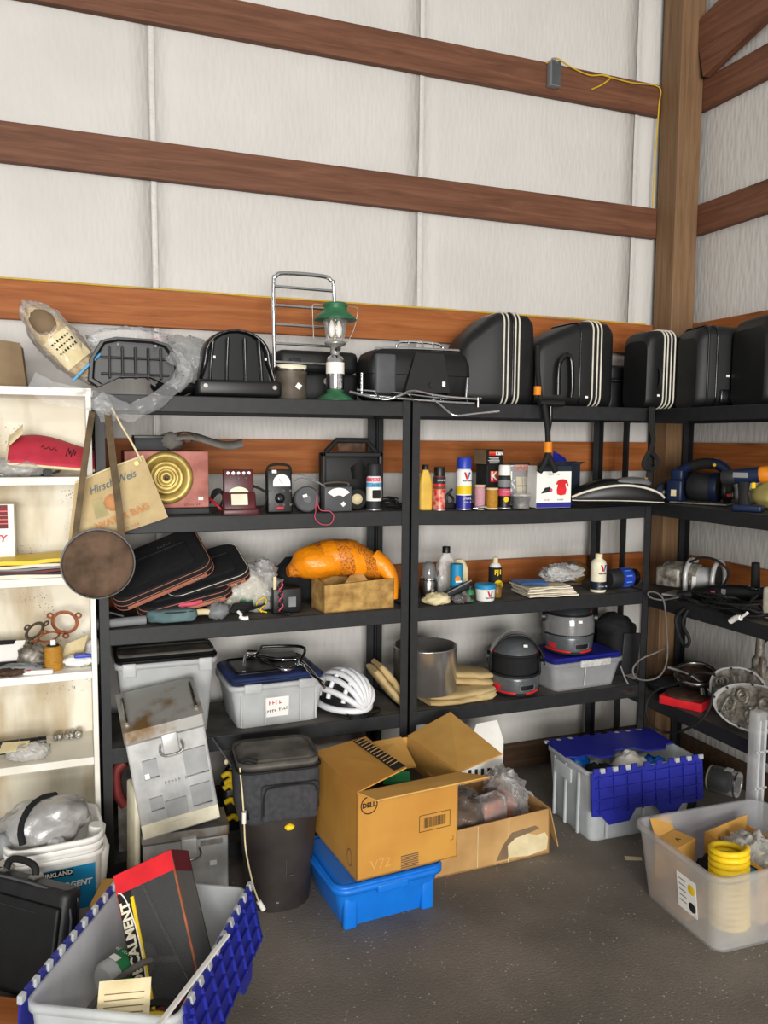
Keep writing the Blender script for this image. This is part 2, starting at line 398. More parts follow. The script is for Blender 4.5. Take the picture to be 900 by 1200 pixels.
for a,b in zip(edges[:-1],edges[1:]):
    g=G(); nx=max(2,int((b-a)/.1))
    g.sheet(lambda u,v:(a+.002+(b-a-.004)*u, WY+.004*noise.noise(Vector(((a+(b-a)*u)*2.2,v*9,0)))+.006*(2*abs(u-.5))**6, .09+v*4.6), nx, 40)
    ob('insulation_panel', g, 'insulation', wb, solid=.004)
for x in seams:
    g=G()
    for dx in (-.009,.011):
        g.tube([(x+dx+.004*noise.noise(Vector((z*3,x,dx))), WY-.004, z) for z in [.1+.15*i for i in range(31)]], .0016, 5, sub=1)
    g.sheet(lambda u,v:(x-.012+.024*u+.004*noise.noise(Vector((v*12,x,0))), WY-.003-.002*math.sin(u*PI), .09+v*4.6),4,60)
    ob('seam_tape', g, 'seam', wb)
wr = struct('wall_right', G().box((WX+.04,.9,2.35),(.02,5.4,4.7)), 'insulation')
edy=[3.57,2.5,1.3,.1,-1.1]
for b,a in zip(edy[:-1],edy[1:]):
    g=G(); g.sheet(lambda u,v:(WX+.004*noise.noise(Vector(((a+(b-a)*u)*2.2,v*9,5))), a+.002+(b-a-.004)*u, .09+v*4.6), 10, 40)
    ob('insulation_panel', g, 'insulation', wr, solid=.004)
# girts: horizontal boards on both walls
tops=[4.10,3.497,2.885,2.29,1.678,1.088]
for i,t in enumerate(tops):
    low = i>=3
    g=G().box((0,0,0),(5.4,.039,.15)); struct('trim_%d'%(i+1), g, 'girt_low' if low else 'girt', T=TR(.157,GY+.0195,t-.075), bevel=.003)
    g=G().box((0,0,0),(.039,4.4,.15)); struct('trim_%d'%(i+11), g, 'girt_y_low' if low else 'girt_y', T=TR(GX+.0195,1.2,t-.075), bevel=.003)
struct('trim_21', G().box((0,0,0),(5.5,.045,.12)), 'skirt', T=TR(.2,WY-.02,.06), bevel=.003)
struct('trim_22', G().box((0,0,0),(.045,4.4,.12)), 'skirt', T=TR(WX-.02,1.2,.06), bevel=.003)
# corner post and the raking board that meets it
struct('trim_31', G().box((0,0,0),(.142,.14,4.7)), 'post_wood', T=TR(2.926,3.45,2.35), bevel=.004)
a=onX(824,90,2.955); b=onX(900,18,2.955); d=(b-a); b=a+d*4.5; n=Vector((0,d.z,-d.y)).normalized(); n=n if n.z>0 else -n
g=G().loft([[a,b,b+n*.29,a+n*.29],[p+Vector((.042,0,0)) for p in (a,b,b+n*.29,a+n*.29)]],0,False)
struct('trim_32', g, 'girt_y', bevel=.003)
# wiring on the girts
mt('yellow_cable','c9a62c',.5)
P=lambda x,y:onY(x,y,GY-.008)
g=G(); g.tube([P(640,74),P(648,70),P(654,69),P(668,78),P(690,88),P(706,88),P(715,91),P(706,99),P(693,105)],.004,6)
g.tube([P(706,88),P(740,97),P(772,102),P(772,125),P(769,170),P(766,215),P(765,243)],.004,6)
one('cable',g,'yellow_cable','yellow cable from grey junction box along upper girt down the corner post','cable')
g=G(); pts=[]
for i in range(40):
    x=-.3+i*.08; pts.append((x,GY+.012+.012*noise.noise(Vector((x*3,0,0))),tops[3]+.006+.004*noise.noise(Vector((x*2,3,0)))))
g.tube(pts,.004,6,sub=2)
one('cable',g,'yellow_cable','long yellow cable lying along the top of the orange-brown girt','cable')
c=P(647,89)
jb=thing('junction_box','small grey metal junction box on upper girt of back wall','junction box',(c.x,GY,c.z-.055))
ob('body',G().rbox((0,-.022,.055),(.055,.044,.115),.006),'mid_grey',jb)
ob('cover_plate',G().box((0,-.046,.055),(.05,.004,.11)),'grey_plastic',jb,bevel=.002)
ob('screw',G().cyl((0,-.047,.1),(0,-.05,.1),.004),'chrome',jb); ob('screw',G().cyl((0,-.047,.01),(0,-.05,.01),.004),'chrome',jb)
ob('clamp',G().cyl((0,-.02,.112),(0,-.02,.13),.012),'mid_grey',jb)
# ================================================================== black shelving
S1,S2,S3,S4,S5 = 1.835,1.392,.985,.54,.105
FY = 3.04
def shelf_unit(label, T, W, D, hs, sag=None, H=1.84):
    u=thing('shelving_unit',label,'shelving',T=T,group='black steel shelving units')
    pw=.036
    for x in (0,W):
        for y in (0,D):
            sx=1 if x==0 else -1; sy=1 if y==0 else -1
            g=G(); g.box((x+sx*pw/2,y+sy*.0015,H/2),(pw,.003,H)); g.box((x+sx*.0015,y+sy*pw/2,H/2),(.003,pw,H))
            ob('post',g,'black_steel',u)
    for i,h in enumerate(hs):
        g=G(); s_=(sag or {}).get(i,0)
        def bend(u_): return -s_*math.sin(PI*u_)
        n=12
        for (y0,y1) in ((.0035,.012),(D-.012,D-.0035)):
            S=[]
            for k in range(n+1):
                x=.004+(W-.008)*k/n; z=h+bend(k/n)
                S.append([(x,y0,z-.06),(x,y1,z-.06),(x,y1,z),(x,y0,z)])
            g.loft(S,0,False)
        for x in (.008,W-.008): g.box((x,D/2,h-.03),(.008,D-.03,.06))
        r=ob('rim',g,'black_steel',u,bevel=.003)
        b=G(); S=[]
        for k in range(n+1):
            x=.012+(W-.024)*k/n; z=h+bend(k/n)
            S.append([(x,.012,z-.016),(x,D-.012,z-.016),(x,D-.012,z-.002),(x,.012,z-.002)])
        b.loft(S,0,False); ob('shelf',b,'shelf_top',u)
    return u
shelf_unit('black steel shelving unit beside the white bookcase', TR(.07,FY,0), 1.213, .42, (S1,S2,S3,S4,S5))
shelf_unit('black steel shelving unit between two others, holding the helmets', TR(1.287,FY,0), 1.213, .42, (S1,S2,S3,S4),{1:.012})
RX=2.57; R1,R2,R3,R4,R5=1.835,1.392,.95,.455,.1
shelf_unit('black steel shelving unit along the right wall beside corner post', TR(RX,3.36,0,rz=-PI/2), 1.16, .41, (R1,R2,R3,R4))
# ================================================================== white bookcase
BX0,BX1,BY0,BY1=-.75,.062,3.035,3.32; B1,B2,B3,B4,B5=1.852,1.542,1.188,.842,.522
def stain_mat():
    m=M('stained_white','eae5d6',.6,col2='ded7c3',scale=2.5,lo=.35,hi=.55); nt=m.node_tree; N=nt.nodes; L=nt.links; b=N['Principled BSDF']; src=b.inputs['Base Color'].links[0].from_socket
    tc=N.new('ShaderNodeTexCoord'); mp=N.new('ShaderNodeMapping'); mp.inputs['Scale'].default_value=(3.2,1,.9); L.new(tc.outputs['Object'],mp.inputs[0])
    n=N.new('ShaderNodeTexNoise'); n.inputs['Scale'].default_value=2.4; n.inputs['Detail'].default_value=6; L.new(mp.outputs[0],n.inputs['Vector'])
    r=N.new('ShaderNodeValToRGB'); r.color_ramp.elements[0].position=.46; r.color_ramp.elements[1].position=.66; L.new(n.outputs[0],r.inputs[0])
    mx=N.new('ShaderNodeMixRGB'); L.new(r.outputs[0],mx.inputs[0]); L.new(src,mx.inputs[1]); mx.inputs[2].default_value=(.50,.41,.27,1)
    v=N.new('ShaderNodeTexVoronoi'); v.inputs['Scale'].default_value=95; L.new(tc.outputs['Object'],v.inputs['Vector'])
    r2=N.new('ShaderNodeValToRGB'); r2.color_ramp.elements[0].position=.16; r2.color_ramp.elements[0].color=(1,1,1,1); r2.color_ramp.elements[1].position=.3; r2.color_ramp.elements[1].color=(0,0,0,1); L.new(v.outputs['Distance'],r2.inputs[0])
    n3=N.new('ShaderNodeTexNoise'); n3.inputs['Scale'].default_value=5; n3.inputs['Detail'].default_value=4; L.new(tc.outputs['Object'],n3.inputs['Vector'])
    r3=N.new('ShaderNodeValToRGB'); r3.color_ramp.elements[0].position=.54; r3.color_ramp.elements[1].position=.66; L.new(n3.outputs[0],r3.inputs[0])
    mu=N.new('ShaderNodeMath'); mu.operation='MULTIPLY'; L.new(r2.outputs[0],mu.inputs[0]); L.new(r3.outputs[0],mu.inputs[1])
    m2=N.new('ShaderNodeMixRGB'); L.new(mu.outputs[0],m2.inputs[0]); L.new(mx.outputs[0],m2.inputs[1]); m2.inputs[2].default_value=(.10,.08,.05,1)
    L.new(m2.outputs[0],b.inputs['Base Color']); return m
MT['stained']=stain_mat()
bc=thing('bookcase','stained white bookcase full of papers and small parts','bookcase',(BX0,BY0,0))
W=BX1-BX0; D=BY1-BY0
ob('side_panel',G().box((W-.009,D/2,B1/2),(.018,D,B1)),'white_paint',bc,bevel=.0015)
ob('side_panel',G().box((.009,D/2,B1/2),(.018,D,B1)),'white_paint',bc,bevel=.0015)
ob('back_panel',G().box((W/2,D+.004,B1/2),(W,.006,B1)),'stained',bc)
for h in (B1,B2,B3,B4,B5): ob('shelf',G().box((W/2,D/2-.0005,h-.014),(W-.037 if h<B1 else W+.004,D-.002,.028)),'white_paint',bc,bevel=.002)

# ================================================================== things on the top shelves
def pricetag(parent, T, name='price_sticker', w=.016, h=.010):
    return ob(name, G().box((0,0,0),(w,h,.0006)), 'white_label', parent, T)
# paper-wrapped box at the end of the bookcase top
a=onY(0,398,3.12); b=onY(24,402,3.12); c=onY(31,452,3.12)
g=G(); S=[]
for y in (3.12,3.29): S.append([(-.46,y,B1),(c.x,y,B1),(b.x,y,b.z),(-.46,y,a.z+.03)])
g.loft(S,0,False)
one('paper_box',g,'bag_tan','brown paper wrapped box on top of the white bookcase','box',bevel=.008)
# straw coloured shell in a zip bag
c=onY(72,402,3.17)
t=thing('bagged_shell','yellowed woven shell in clear zip bag with blue seal on bookcase top','bagged item',T=TR(c.x,3.17,B1))
Ts=TR(0,0,c.z-B1)@TR(ry=math.radians(-42))
g=G(); g.blob((0,0,0),(.062,.05,.165),.12,2.5,seed=3,nu=28,nv=20)
ob('shell',g,'straw',t,Ts)
g=G(); g.blob((0,-.034,.085),(.04,.03,.052),.1,3,seed=5); ob('opening',g,'bag_tan',t,Ts)
g=G(); g.sheet(lambda u,v:((u-.5)*.105,-.058+.10*(u-.5)**2*4*.25,-.09+v*.12),8,4); lab=ob('paper_note',g,'cream',t,Ts)
g=G()
for k in range(3):
    for j in range(7): g.box((-.032+j*.011+.002*(k%2),-.0605,.008-k*.02),(.006,.001,.004+.006*rnd.random()))
ob('handwriting',g,'ink',lab)
g=G(); g.blob((0,0,.0),(.072,.058,.178),.16,3,seed=8,nu=28,nv=20); ob('bag',g,'film',t,Ts)
g=G(); g.tube([(-.065,-.055,-.125),(0,-.066,-.12),(.07,-.05,-.115)],.005,6); ob('zip_seal',g,'light_blue',t,Ts)
# black seat pan in a plastic bag
x0,zb,w,h=span(102,212,404,463,3.14)
t=thing('seat_pan','black ribbed seat pan in torn plastic bag across bookcase and shelf','seat pan',(x0,3.14,1.856))
g=G()
def tray(sc,y,hh): 
    return [(p[0]*w*.5*sc,y,h*.52+p[1]*h*.5*hh) for p in [(-1,-.75),(-.96,.1),(-.72,.85),(-.4,1),(.4,.97),(.72,.8),(.97,.15),(1,-.7),(.8,-.95),(.3,-.55),(-.35,-.6),(-.8,-1)]]
g.loft([tray(1,.0,1),tray(.98,-.05,.98),tray(.9,-.05,.88),tray(.86,-.012,.84)],0,False,cap0=True,cap1=True)
ob('pan',g,'black_plastic',t,bevel=.006)
for xx in (-.09,-.045,0,.045,.09): ob('rib',G().box((xx,-.026,h*.52),(.008,.03,h*.62)),'black_grain',t,bevel=.002)
for zz in (.3,.62): ob('rib',G().box((0,-.02,h*zz),(w*.72,.018,.008)),'black_grain',t,bevel=.002)
for xx in (-.15,-.06,.07,.15): ob('stud',G().cyl((xx,-.05,h*.86),(xx,-.056,h*.86),.005),'mid_grey',t)
C0=Vector((x0,3.14,1.856))
def ribbon(path,wd,seed,n=40,m_=8):
    P=spline([onY(px,py,Y)-C0 for px,py,Y in path],8)
    def fn(u,v):
        k=u*(len(P)-1); i_=min(int(k),len(P)-2); p_=P[i_].lerp(P[i_+1],k-i_); d_=(P[i_+1]-P[i_]).normalized(); s_=d_.cross(Vector((0,1,0))).normalized()
        w_=wd(u) if callable(wd) else wd
        q_=p_+s_*(v-.5)*w_+Vector((0,-.012*math.sin(v*PI)+.012*noise.noise(Vector((u*16,v*5,seed))),.012*noise.noise(Vector((u*14,v*4,seed+9)))))
        return tuple(q_)
    return G().sheet(fn,n,m_)
ob('plastic_bag',ribbon([(36,448,3.06),(62,460,3.03),(90,466,3.01),(112,470,3.0),(132,476,3.0),(155,482,3.01),(182,470,3.02),(206,450,3.04),(216,430,3.08)],lambda u:.08-.03*u,1),'film',t)
ob('plastic_bag',ribbon([(112,466,3.0),(120,475,2.995),(125,485,2.99),(127,494,2.99)],lambda u:.07-.02*u,5,14,8),'film',t)
ob('plastic_bag',ribbon([(198,415,3.1),(212,425,3.08),(218,440,3.06),(205,455,3.04)],.05,7,16,8),'film',t)
g=G(); g.blob((-w*.02,.06,h*1.0),(.15,.03,.05),.3,4,seed=2); ob('plastic_bag',g,'film',t)
# wrapped bundle behind
x0,zb,w,h=span(165,252,384,452,3.24)
t=thing('wrapped_bundle','dark bundle wrapped in clear film behind the black seat pan','bundle',(x0,3.27,S1))
g=G(); g.blob((0.01,0,.15),(w*.46,.08,.085),.15,2,seed=4,nu=28,nv=16); ob('bundle',g,'navy_dark',t)
g=G(); g.blob((-.05,.02,.15),(w*.40,.07,.088),.1,2,seed=14,nu=28,nv=16); ob('lining',g,'pink_red',t)
g=G(); g.blob((0.01,-.01,.13),(w*.52,.09,.112),.22,3.5,seed=6,nu=32,nv=18); ob('film_wrap',g,'film_milk',t)
g=G(); g.blob((0.01,0,.05),(w*.42,.08,.05),.1,2,seed=9); ob('base',g,'black_plastic',t)
# curved black backrest shell
x0,zb,w,h=span(226,322,382,464,3.12)
t=thing('backrest_shell','glossy black arched seat shell beside the round tin','seat shell',(x0+.01,3.13,S1))
g=G()
def arch(sc,y,zs=1): 
    o=[(-w*.5,y,0)]
    for i in range(13):
        a=PI*i/12; o.append((-math.cos(a)*w*.43*sc,y,(h*.52+math.sin(a)**.8*h*.47*zs)))
    o.append((w*.5,y,0)); return o
g.loft([arch(1,.05),arch(1,.0),arch(.95,-.03,.97),arch(.86,-.03,.92),arch(.8,-.005,.88)],0,True)
ob('shell',g,'black_gloss',t)
for xx in (-.1,-.04,.03,.09): ob('rib',G().tube([(xx*1.05,-.02,.06),(xx,-.018,h*.5),(xx*.9,-.024,h*.86)],.006,6),'black_gloss',t)
g=G(); g.rbox((0,-.035,.035),(w*1.04,.07,.06),.02); ob('base',g,'black_plastic',t)
for xx in (-.13,.13): ob('bolt',G().cyl((xx,-.068,.04),(xx,-.078,.04),.008),'steel',t)
for q,(xx,zz) in enumerate(((-.09,.15),(.105,.15))): ob('paint_fleck',G().box((xx,-.034,zz),(.008,.002,.01)),'white_label',t)
# round tin with a dial lid
c=onY(343,462,3.1)
t=thing('round_tin','tarnished round tin with cream dial lid beside camping lantern','tin',(c.x,3.13,S1))
R=.062
ob('tin_body',G().lathe([(R*.97,0),(R,.004),(R,.1),(R*1.03,.104),(R*1.03,.112),(R*.98,.116)],28),'tin_dark',t)
ob('rim',G().lathe([(R*1.03,.108),(R*1.06,.112),(R*1.06,.122),(R*.98,.128)],28),'dull_chrome',t)
ob('dial',G().lathe([(R*.95,.122),(R*.95,.135),(R*.3,.139)],28),'cream_face',t,TR(rx=math.radians(6)))
ob('price_sticker',G().box((0,0,0),(.02,.001,.02)),'white_label',t,TR(.015,-R-.0015,.05,ry=.6))
# chrome luggage rack standing upright
x0,zb,w,h=span(322,393,322,440,3.2)
t=thing('luggage_rack','chrome tube luggage rack standing upright behind the lantern','luggage rack',T=TR(x0,3.2,S1)@TR(rx=math.radians(-3)))
H2=onY(350,322,3.24).z-S1
ob('tube_frame',G().tube([(-w/2,0,0),(-w/2,0,.1),(-w/2,0,H2-.06),(-w/2+.012,0,H2-.015),(-w/2+.05,0,H2),(w/2-.05,0,H2),(w/2-.012,0,H2-.015),(w/2,0,H2-.06),(w/2,0,.1),(w/2,0,.02)],.0085,10,sub=4),'chrome',t)
for k in range(5): ob('crossbar',G().cyl((-w/2,0,H2-.055-k*.075),(w/2,0,H2-.057-k*.075),.006,n=10),'chrome',t)
# camping lantern
c=onY(394,466,3.1)
t=thing('camping_lantern','green hooded camping lantern with glass globe on top shelf','lantern',(c.x,3.115,S1))
ob('base',G().lathe([(.075,0),(.075,.006),(.05,.022),(.034,.03),(.034,.046)],28),'lantern_green',t)
ob('tank',G().lathe([(.033,.04),(.036,.05),(.036,.16),(.03,.172),(.014,.18),(.014,.186)],28),'chrome',t)
ob('tank_label',G().lathe([(.0367,.105),(.0367,.15)],28,cap=False),'white_label',t)
ob('burner',G().lathe([(.016,.18),(.02,.19),(.02,.21),(.04,.22),(.044,.226),(.04,.232)],24),'steel',t)
ob('valve_knob',G().cyl((0,-.018,.2),(0,-.05,.2),.008),'black_plastic',t)
ob('globe',G().lathe([(.034,.228),(.046,.31),(.047,.345)],28,cap=False),'glass',t)
for s_ in (-1,1): ob('mantle',G().lathe([(.004,.25),(.012,.262),(.014,.285),(.006,.31),(.003,.325)],14),'white_plastic',t,TR(s_*.015,0,0))
ob('generator_tube',G().cyl((0,.01,.23),(0,.01,.33),.004),'brass',t)
ob('hood',G().lathe([(.084,.315),(.086,.318),(.07,.336),(.05,.35),(.046,.368),(.05,.372),(.046,.382),(.0,.39)],32),'lantern_green',t)
ob('bail',G().tube([(-.046,0,.232),(-.085,0,.238),(-.09,0,.27),(-.093,-.0,.34),(-.09,0,.372),(-.05,0,.372)],.0018,6),'steel',t)
ob('bail',G().tube([(.046,0,.232),(.055,0,.24),(.08,0,.29),(.092,0,.345),(.092,0,.37),(.05,0,.374)],.0018,6),'steel',t)
# hard cases --------------------------------------------------------
def case(name,label,T,W,D,H,seams=(),r=.05,mat='black_grain',piping='white_piping',taper=1,latch=True,group=None,shape=None,seamr=.004):
    """hard case, local: x = thickness direction (shells left/right), y = depth, z up"""
    t=thing(name,label,'hard case',T=T,group=group)
    g=G(); S=[]; n=9
    xs=[-W/2,-W/2+.012,-W/2+.04,-W*.12,0,W*.12,W/2-.03,W/2-.01,W/2]
    for i,x in enumerate(xs):
        e=min(i,len(xs)-1-i); k={0:.86,1:.95,2:.99}.get(e,1)
        if shape: k*=shape(x/W+.5)
        S.append([(x,p[0],H/2*1+p[1]-(1-k)*H*.0) for p in rrect(D*k,H*k,r,4)])
        # keep the base flat on the shelf
        S[-1]=[(p[0],p[1],max(p[2]-H/2+H*k/2,0) if False else p[2]-H/2*(1-k)) for p in S[-1]]
    g.loft(S,0,True); ob('shell',g,mat,t)
    for sx,pm in seams:
        k=1.004*(shape(sx/W+.5) if shape else 1)
        ring=[(sx,p[0],H/2+p[1]-H/2*(1-k)+.001) for p in rrect(D*k,H*k,r,5)]
        ob('piping' if pm=='white_piping' else 'seam_strip',G().tube(ring,seamr,6,sub=1,closed=True),pm,t)
    return t
# case A: side case at the left of the rear (behind lantern)
x0,zb,w,h=span(330,432,402,464,3.26)
t=thing('pannier','black pannier with round lock behind the camping lantern','pannier',(x0-.03,3.345,S1)); w-=.03
ob('body',G().rbox((0,0,.06),(w,.18,.12),.03),'black_grain',t); ob('lid',G().rbox((0,0,.165),(w*1.01,.185,.09),.035),'black_grain',t)
ob('corner_guard',G().rbox((-w*.3,-.09,.1),(.05,.02,.15),.009),'charcoal',t); ob('lock',G().cyl((.03,-.09,.085),(.03,-.102,.085),.014),'steel',t)
# case B with lock and grab rail
x0,zb,w,h=span(432,550,403,468,3.12)
t=thing('pannier','black top case with grey corner and small key lock behind chrome rack','pannier',(x0,3.2,S1+.012))
hh=.205
g=G()
def sec(z,k,f): return [(p[0],p[1]+ (1-k)*.03,z) for p in rrect(w*k,.2*k,.03,4)]
g.loft([sec(0,.9,0),sec(.012,.96,0),sec(.09,1,0),sec(.1,1,0)],0,True); ob('body',g,'black_grain',t)
g=G(); g.loft([sec(.102,1.01,0),sec(.15,1.0,0),sec(.19,.93,0),sec(.205,.8,0)],0,True); ob('lid',g,'black_grain',t)
ob('clasp_panel',G().loft([[(-w*.2,-.1,.02),(w*.26,-.1,.02),(w*.2,-.1,.16),(-w*.1,-.1,.16),],[(-w*.19,-.13,.03),(w*.25,-.13,.03),(w*.2,-.115,.19),(-w*.08,-.115,.19)]],0,False),'black_plastic',t,bevel=.008)
ob('lock',G().cyl((.03,-.128,.06),(.03,-.136,.06),.011),'black_gloss',t)
ob('price_sticker',G().box((.085,-.131,.065),(.014,.001,.02)),'white_label',t)
ob('corner_guard',G().rbox((-w*.36,-.098,.1),(w*.2,.03,.16),.012),'grey_plastic',t)
ob('grab_rail',G().tube([(-w*.42,-.06,.205),(-w*.15,-.07,.21),(w*.42,-.05,.215)],.006,8),'chrome',t)
ob('grab_rail',G().tube([(-w*.2,-.02,.2),(-w*.17,-.02,.235),(-w*.08,-.02,.245),(w*.2,-.02,.243),(w*.28,-.02,.23),(w*.3,-.02,.2)],.006,8,sub=4),'chrome',t)
for xx in (-.03,.03,.08): ob('rail_bar',G().tube([(xx,-.03,.242),(xx-.01,-.06,.212)],.004,6,sub=1),'chrome',t)
# flat chrome rack sticking out over the shelf edge
t=thing('luggage_rack','flat chrome rack jutting over the edge of the top shelf','luggage rack',(onY(490,470,3.03).x,3.03,S1))
q=lambda px,py,Y:tuple(onY(px,py,Y)-Vector((t.location.x,3.03,S1)))
fr=[q(410,459,3.05),q(425,463,3.02),q(452,468,2.98),q(470,463,2.97),q(485,458,3.0),q(515,464,3.02),q(560,468,3.02)]
ob('rack_tube',G().tube(fr,.0055,8),'chrome',t)
ob('rack_tube',G().tube([q(418,457,3.1),q(470,461,3.09),q(520,467,3.07),q(564,467,3.04)],.0055,8),'chrome',t)
ob('rack_tube',G().tube([q(420,462,3.06),q(470,467,3.03),q(520,471,3.0),q(556,473,2.98)],.005,8),'chrome',t)
for xx in (440,480,515,545): ob('rack_bar',G().tube([q(xx,460+(xx-440)*.07,3.09),q(xx+4,466+(xx-440)*.06,3.0)],.004,6,sub=1),'dull_chrome',t)
ob('rack_leg',G().tube([q(508,468,3.02),q(520,478,2.97),q(533,487,2.94),q(556,485,2.93),q(585,482,2.92)],.005,8,sub=3),'chrome',t)
ob('rack_post',G().tube([q(424,462,3.05),q(424,437,3.06)],.006,8,sub=1),'chrome',t); ob('rack_post',G().tube([q(546,466,3.04),q(548,443,3.05)],.006,8,sub=1),'chrome',t)
ob('rack_foot',G().cyl(q(560,466,3.02),q(560,477,3.02),.007,n=10),'dull_chrome',t)
# big case C
def xz(px,py,Y): p=onY(px,py,Y); return p.x,p.z
x0,zb,w,h=span(537,627,366,474,3.16)
xl=onY(546,420,3.13).x; xr=onY(627,420,3.13).x
zt=onY(600,366,3.13).z
case('hard_case','tall black hard case with white piping, touching the small top case',TR((xl+xr)/2,3.26,S1,rz=math.radians(-2)),xr-xl,.27,zt-S1,
     [(.015,'white_piping'),(.035,'white_piping'),(.058,'black_gloss'),(.07,'white_piping'),(.088,'white_piping')],shape=lambda u:.68+.32*min(1,u*2.1+.02)if u<.5 else 1,group='black hard cases along the top shelf')
# case D
xl=onY(632,420,3.12).x; xr=onY(720,420,3.12).x; zt=onY(690,375,3.12).z
t=case('hard_case','black hard case with white piping above the hanging lock bar',TR((xl+xr)/2,3.25,S1,rz=math.radians(2)),xr-xl,.27,zt-S1,
     [(.075,'white_piping'),(.1,'white_piping'),(.12,'white_piping'),(.01,'black_gloss')],shape=lambda u:.74+.26*min(1,u*1.7) if u<.6 else 1,group='black hard cases along the top shelf')
ob('latch_frame',G().tube([(-.12,-.15,.05),(-.115,-.15,.19),(-.06,-.15,.22),(-.045,-.15,.1),(-.05,-.15,.04)],.012,8,sub=4),'black_gloss',t)
pricetag(t,FACE(.045,-.137,.045))
# low dark case E behind
x0,zb,w,h=span(712,760,403,474,3.3)
t=thing('hard_case','low black case without piping, wedged among the striped ones','hard case',(x0-.015,3.385,S1),group='black hard cases along the top shelf')
ob('shell',G().rbox((0,0,.07),(.16,.13,.14),.02),'black_grain',t); ob('lid',G().rbox((0,0,.18),(.165,.135,.075),.025),'black_grain',t); ob('seam_strip',G().box((0,-.067,.143),(.15,.006,.008)),'charcoal',t)
# case F at the corner
xl=onY(758,430,3.08).x; xr=onY(800,430,3.08).x; zt=onY(770,386,3.08).z
t=case('hard_case','black hard case with white piping at the corner of two shelves',TR((xl+xr)/2-.005,3.165,S1,rz=math.radians(4)),xr-xl,.18,zt-S1,
     [(-.012,'white_piping'),(.008,'white_piping'),(.03,'white_piping'),(.052,'white_piping')],r=.045,group='black hard cases along the top shelf')
pricetag(t,FACE(-.04,-.092,.06))
ob('handle',G().tube([(-.045,-.08,.19),(-.045,-.105,.17),(-.045,-.105,.11),(-.045,-.08,.09)],.008,6),'black_rubber',t)
# cases on the right unit
xl=onY(790,430,2.93).x
t=case('hard_case','smooth black hard case with lock plate by right end shelf',TR(2.735,2.965,R1,rz=math.radians(-14)),.24,.24,onY(826,379,2.85).z-R1,
     [(-.035,'black_gloss'),(-.075,'black_plastic')],r=.05,seamr=.005,group='black hard cases along the top shelf')
pricetag(t,FACE(.02,-.122,.14)); ob('lock_plate',G().rbox((.03,-.118,.05),(.09,.02,.06),.008),'black_gloss',t); ob('lock',G().cyl((.04,-.127,.055),(.04,-.135,.055),.012),'black_plastic',t)
t=case('hard_case','large plain black hard case on right shelving unit near the wall',TR(2.82,2.66,R1,rz=math.radians(-16)),.27,.3,onY(890,362,2.55).z-R1,
     [(.0,'black_gloss'),(-.06,'black_plastic')],r=.05,seamr=.005,group='black hard cases along the top shelf')
pricetag(t,FACE(-.07,-.152,.15)); ob('lock_plate',G().rbox((-.06,-.148,.05),(.09,.02,.06),.008),'black_gloss',t); ob('lock',G().cyl((-.05,-.157,.055),(-.05,-.165,.055),.012),'black_plastic',t)
# lock bar hanging from the shelf
Yh=3.0
t=thing('lock_bar','black lock bar with orange bands hanging from top shelf edge','lock bar',(onY(640,470,Yh).x,Yh,S1))
q=lambda px,py,dy=0:tuple(onY(px,py,Yh+dy)-Vector((t.location.x,Yh,S1)))
ob('bar',G().tube([q(637,472),q(640,490),q(642,510),q(642,535)],.012,10),'black_rubber',t)
ob('bar',G().tube([q(645,470,.01),q(645,490,.01),q(643,505)],.009,8),'black_gloss',t)
ob('cross_handle',G().cyl(q(632,472),q(660,473),.014,n=12),'black_plastic',t)
ob('upright_strap',G().tube([q(634,474,.01),q(632,455,.03),q(630,430,.06),q(630,405,.08)],.011,8),'black_rubber',t)
ob('band',G().cyl(q(630,453,.015),q(629.5,463,.015),.016,n=12),'orange',t); ob('band',G().cyl(q(642,518),q(642,530),.019,n=12),'orange',t)
ob('grip',G().tube([q(642,533),q(637,545),q(632,553)],.014,8),'black_rubber',t); ob('grip',G().tube([q(642,533),q(648,545),q(651,553)],.014,8),'black_rubber',t)
# leather strap looped over the corner
Yh=3.01; ox=onY(763,480,Yh).x
t=thing('leather_strap','black leather strap looped from top shelf at corner post','strap',(ox,Yh,S1))
q=lambda px,py,dy=0:tuple(onY(px,py,Yh+dy)-Vector((ox,Yh,S1)))
g=G(); P=[q(764,478),q(763,500),q(766,515),q(762,528),q(755,542),q(758,550),q(768,548),q(770,538),q(763,530),q(757,540),q(765,552)]
for dx in (-.008,0,.008): g.tube([(p[0]+dx,p[1]+abs(dx)*.3,p[2]) for p in P],.0055,6)
ob('strap',g,'black_rubber',t); ob('buckle',G().rbox(q(757,561),(.016,.008,.012),.002),'brass',t)
# ================================================================== hung on the post: canteen and water bag
Yc=2.937; cc=onY(115,660,Yc)
t=thing('canteen','round brown felt canteen hanging by a long strap from the post','canteen',(cc.x,Yc,cc.z-.12))
R=.119; Tc=TR(0,0,.12,rx=PI/2)
ob('body',G().lathe([(R*.7,-.03),(R*.93,-.026),(R,-.012),(R,.012),(R*.93,.026),(R*.7,.03)],36),'canteen_felt',t,Tc)
ob('rim',G().lathe([(R*.99,.022),(R*1.03,.018),(R*1.03,.004),(R*.99,0)],36,cap=False),'mid_grey',t,Tc)
def strapline(name,pts,wd,par,mat,org):
    g=G(); P=spline(pts,5); S=[]
    for i,p in enumerate(P):
        d=(P[min(i+1,len(P)-1)]-P[max(i-1,0)]).normalized(); s_=d.cross(Vector((0,-1,0))).normalized()*wd/2; y=Vector((0,.0022,0))
        S.append([p-s_-y-org,p+s_-y-org,p+s_+y-org,p-s_+y-org])
    g.loft(S,0,False); return ob(name,g,mat,par)
org=Vector(t.location)
strapline('strap',[onY(85,655,Yc),onY(88,630,Yc-.01),onY(97,560,Yc-.02),onY(104,510,Yc),onY(108,482,3.02)],.021,t,'strap',org)
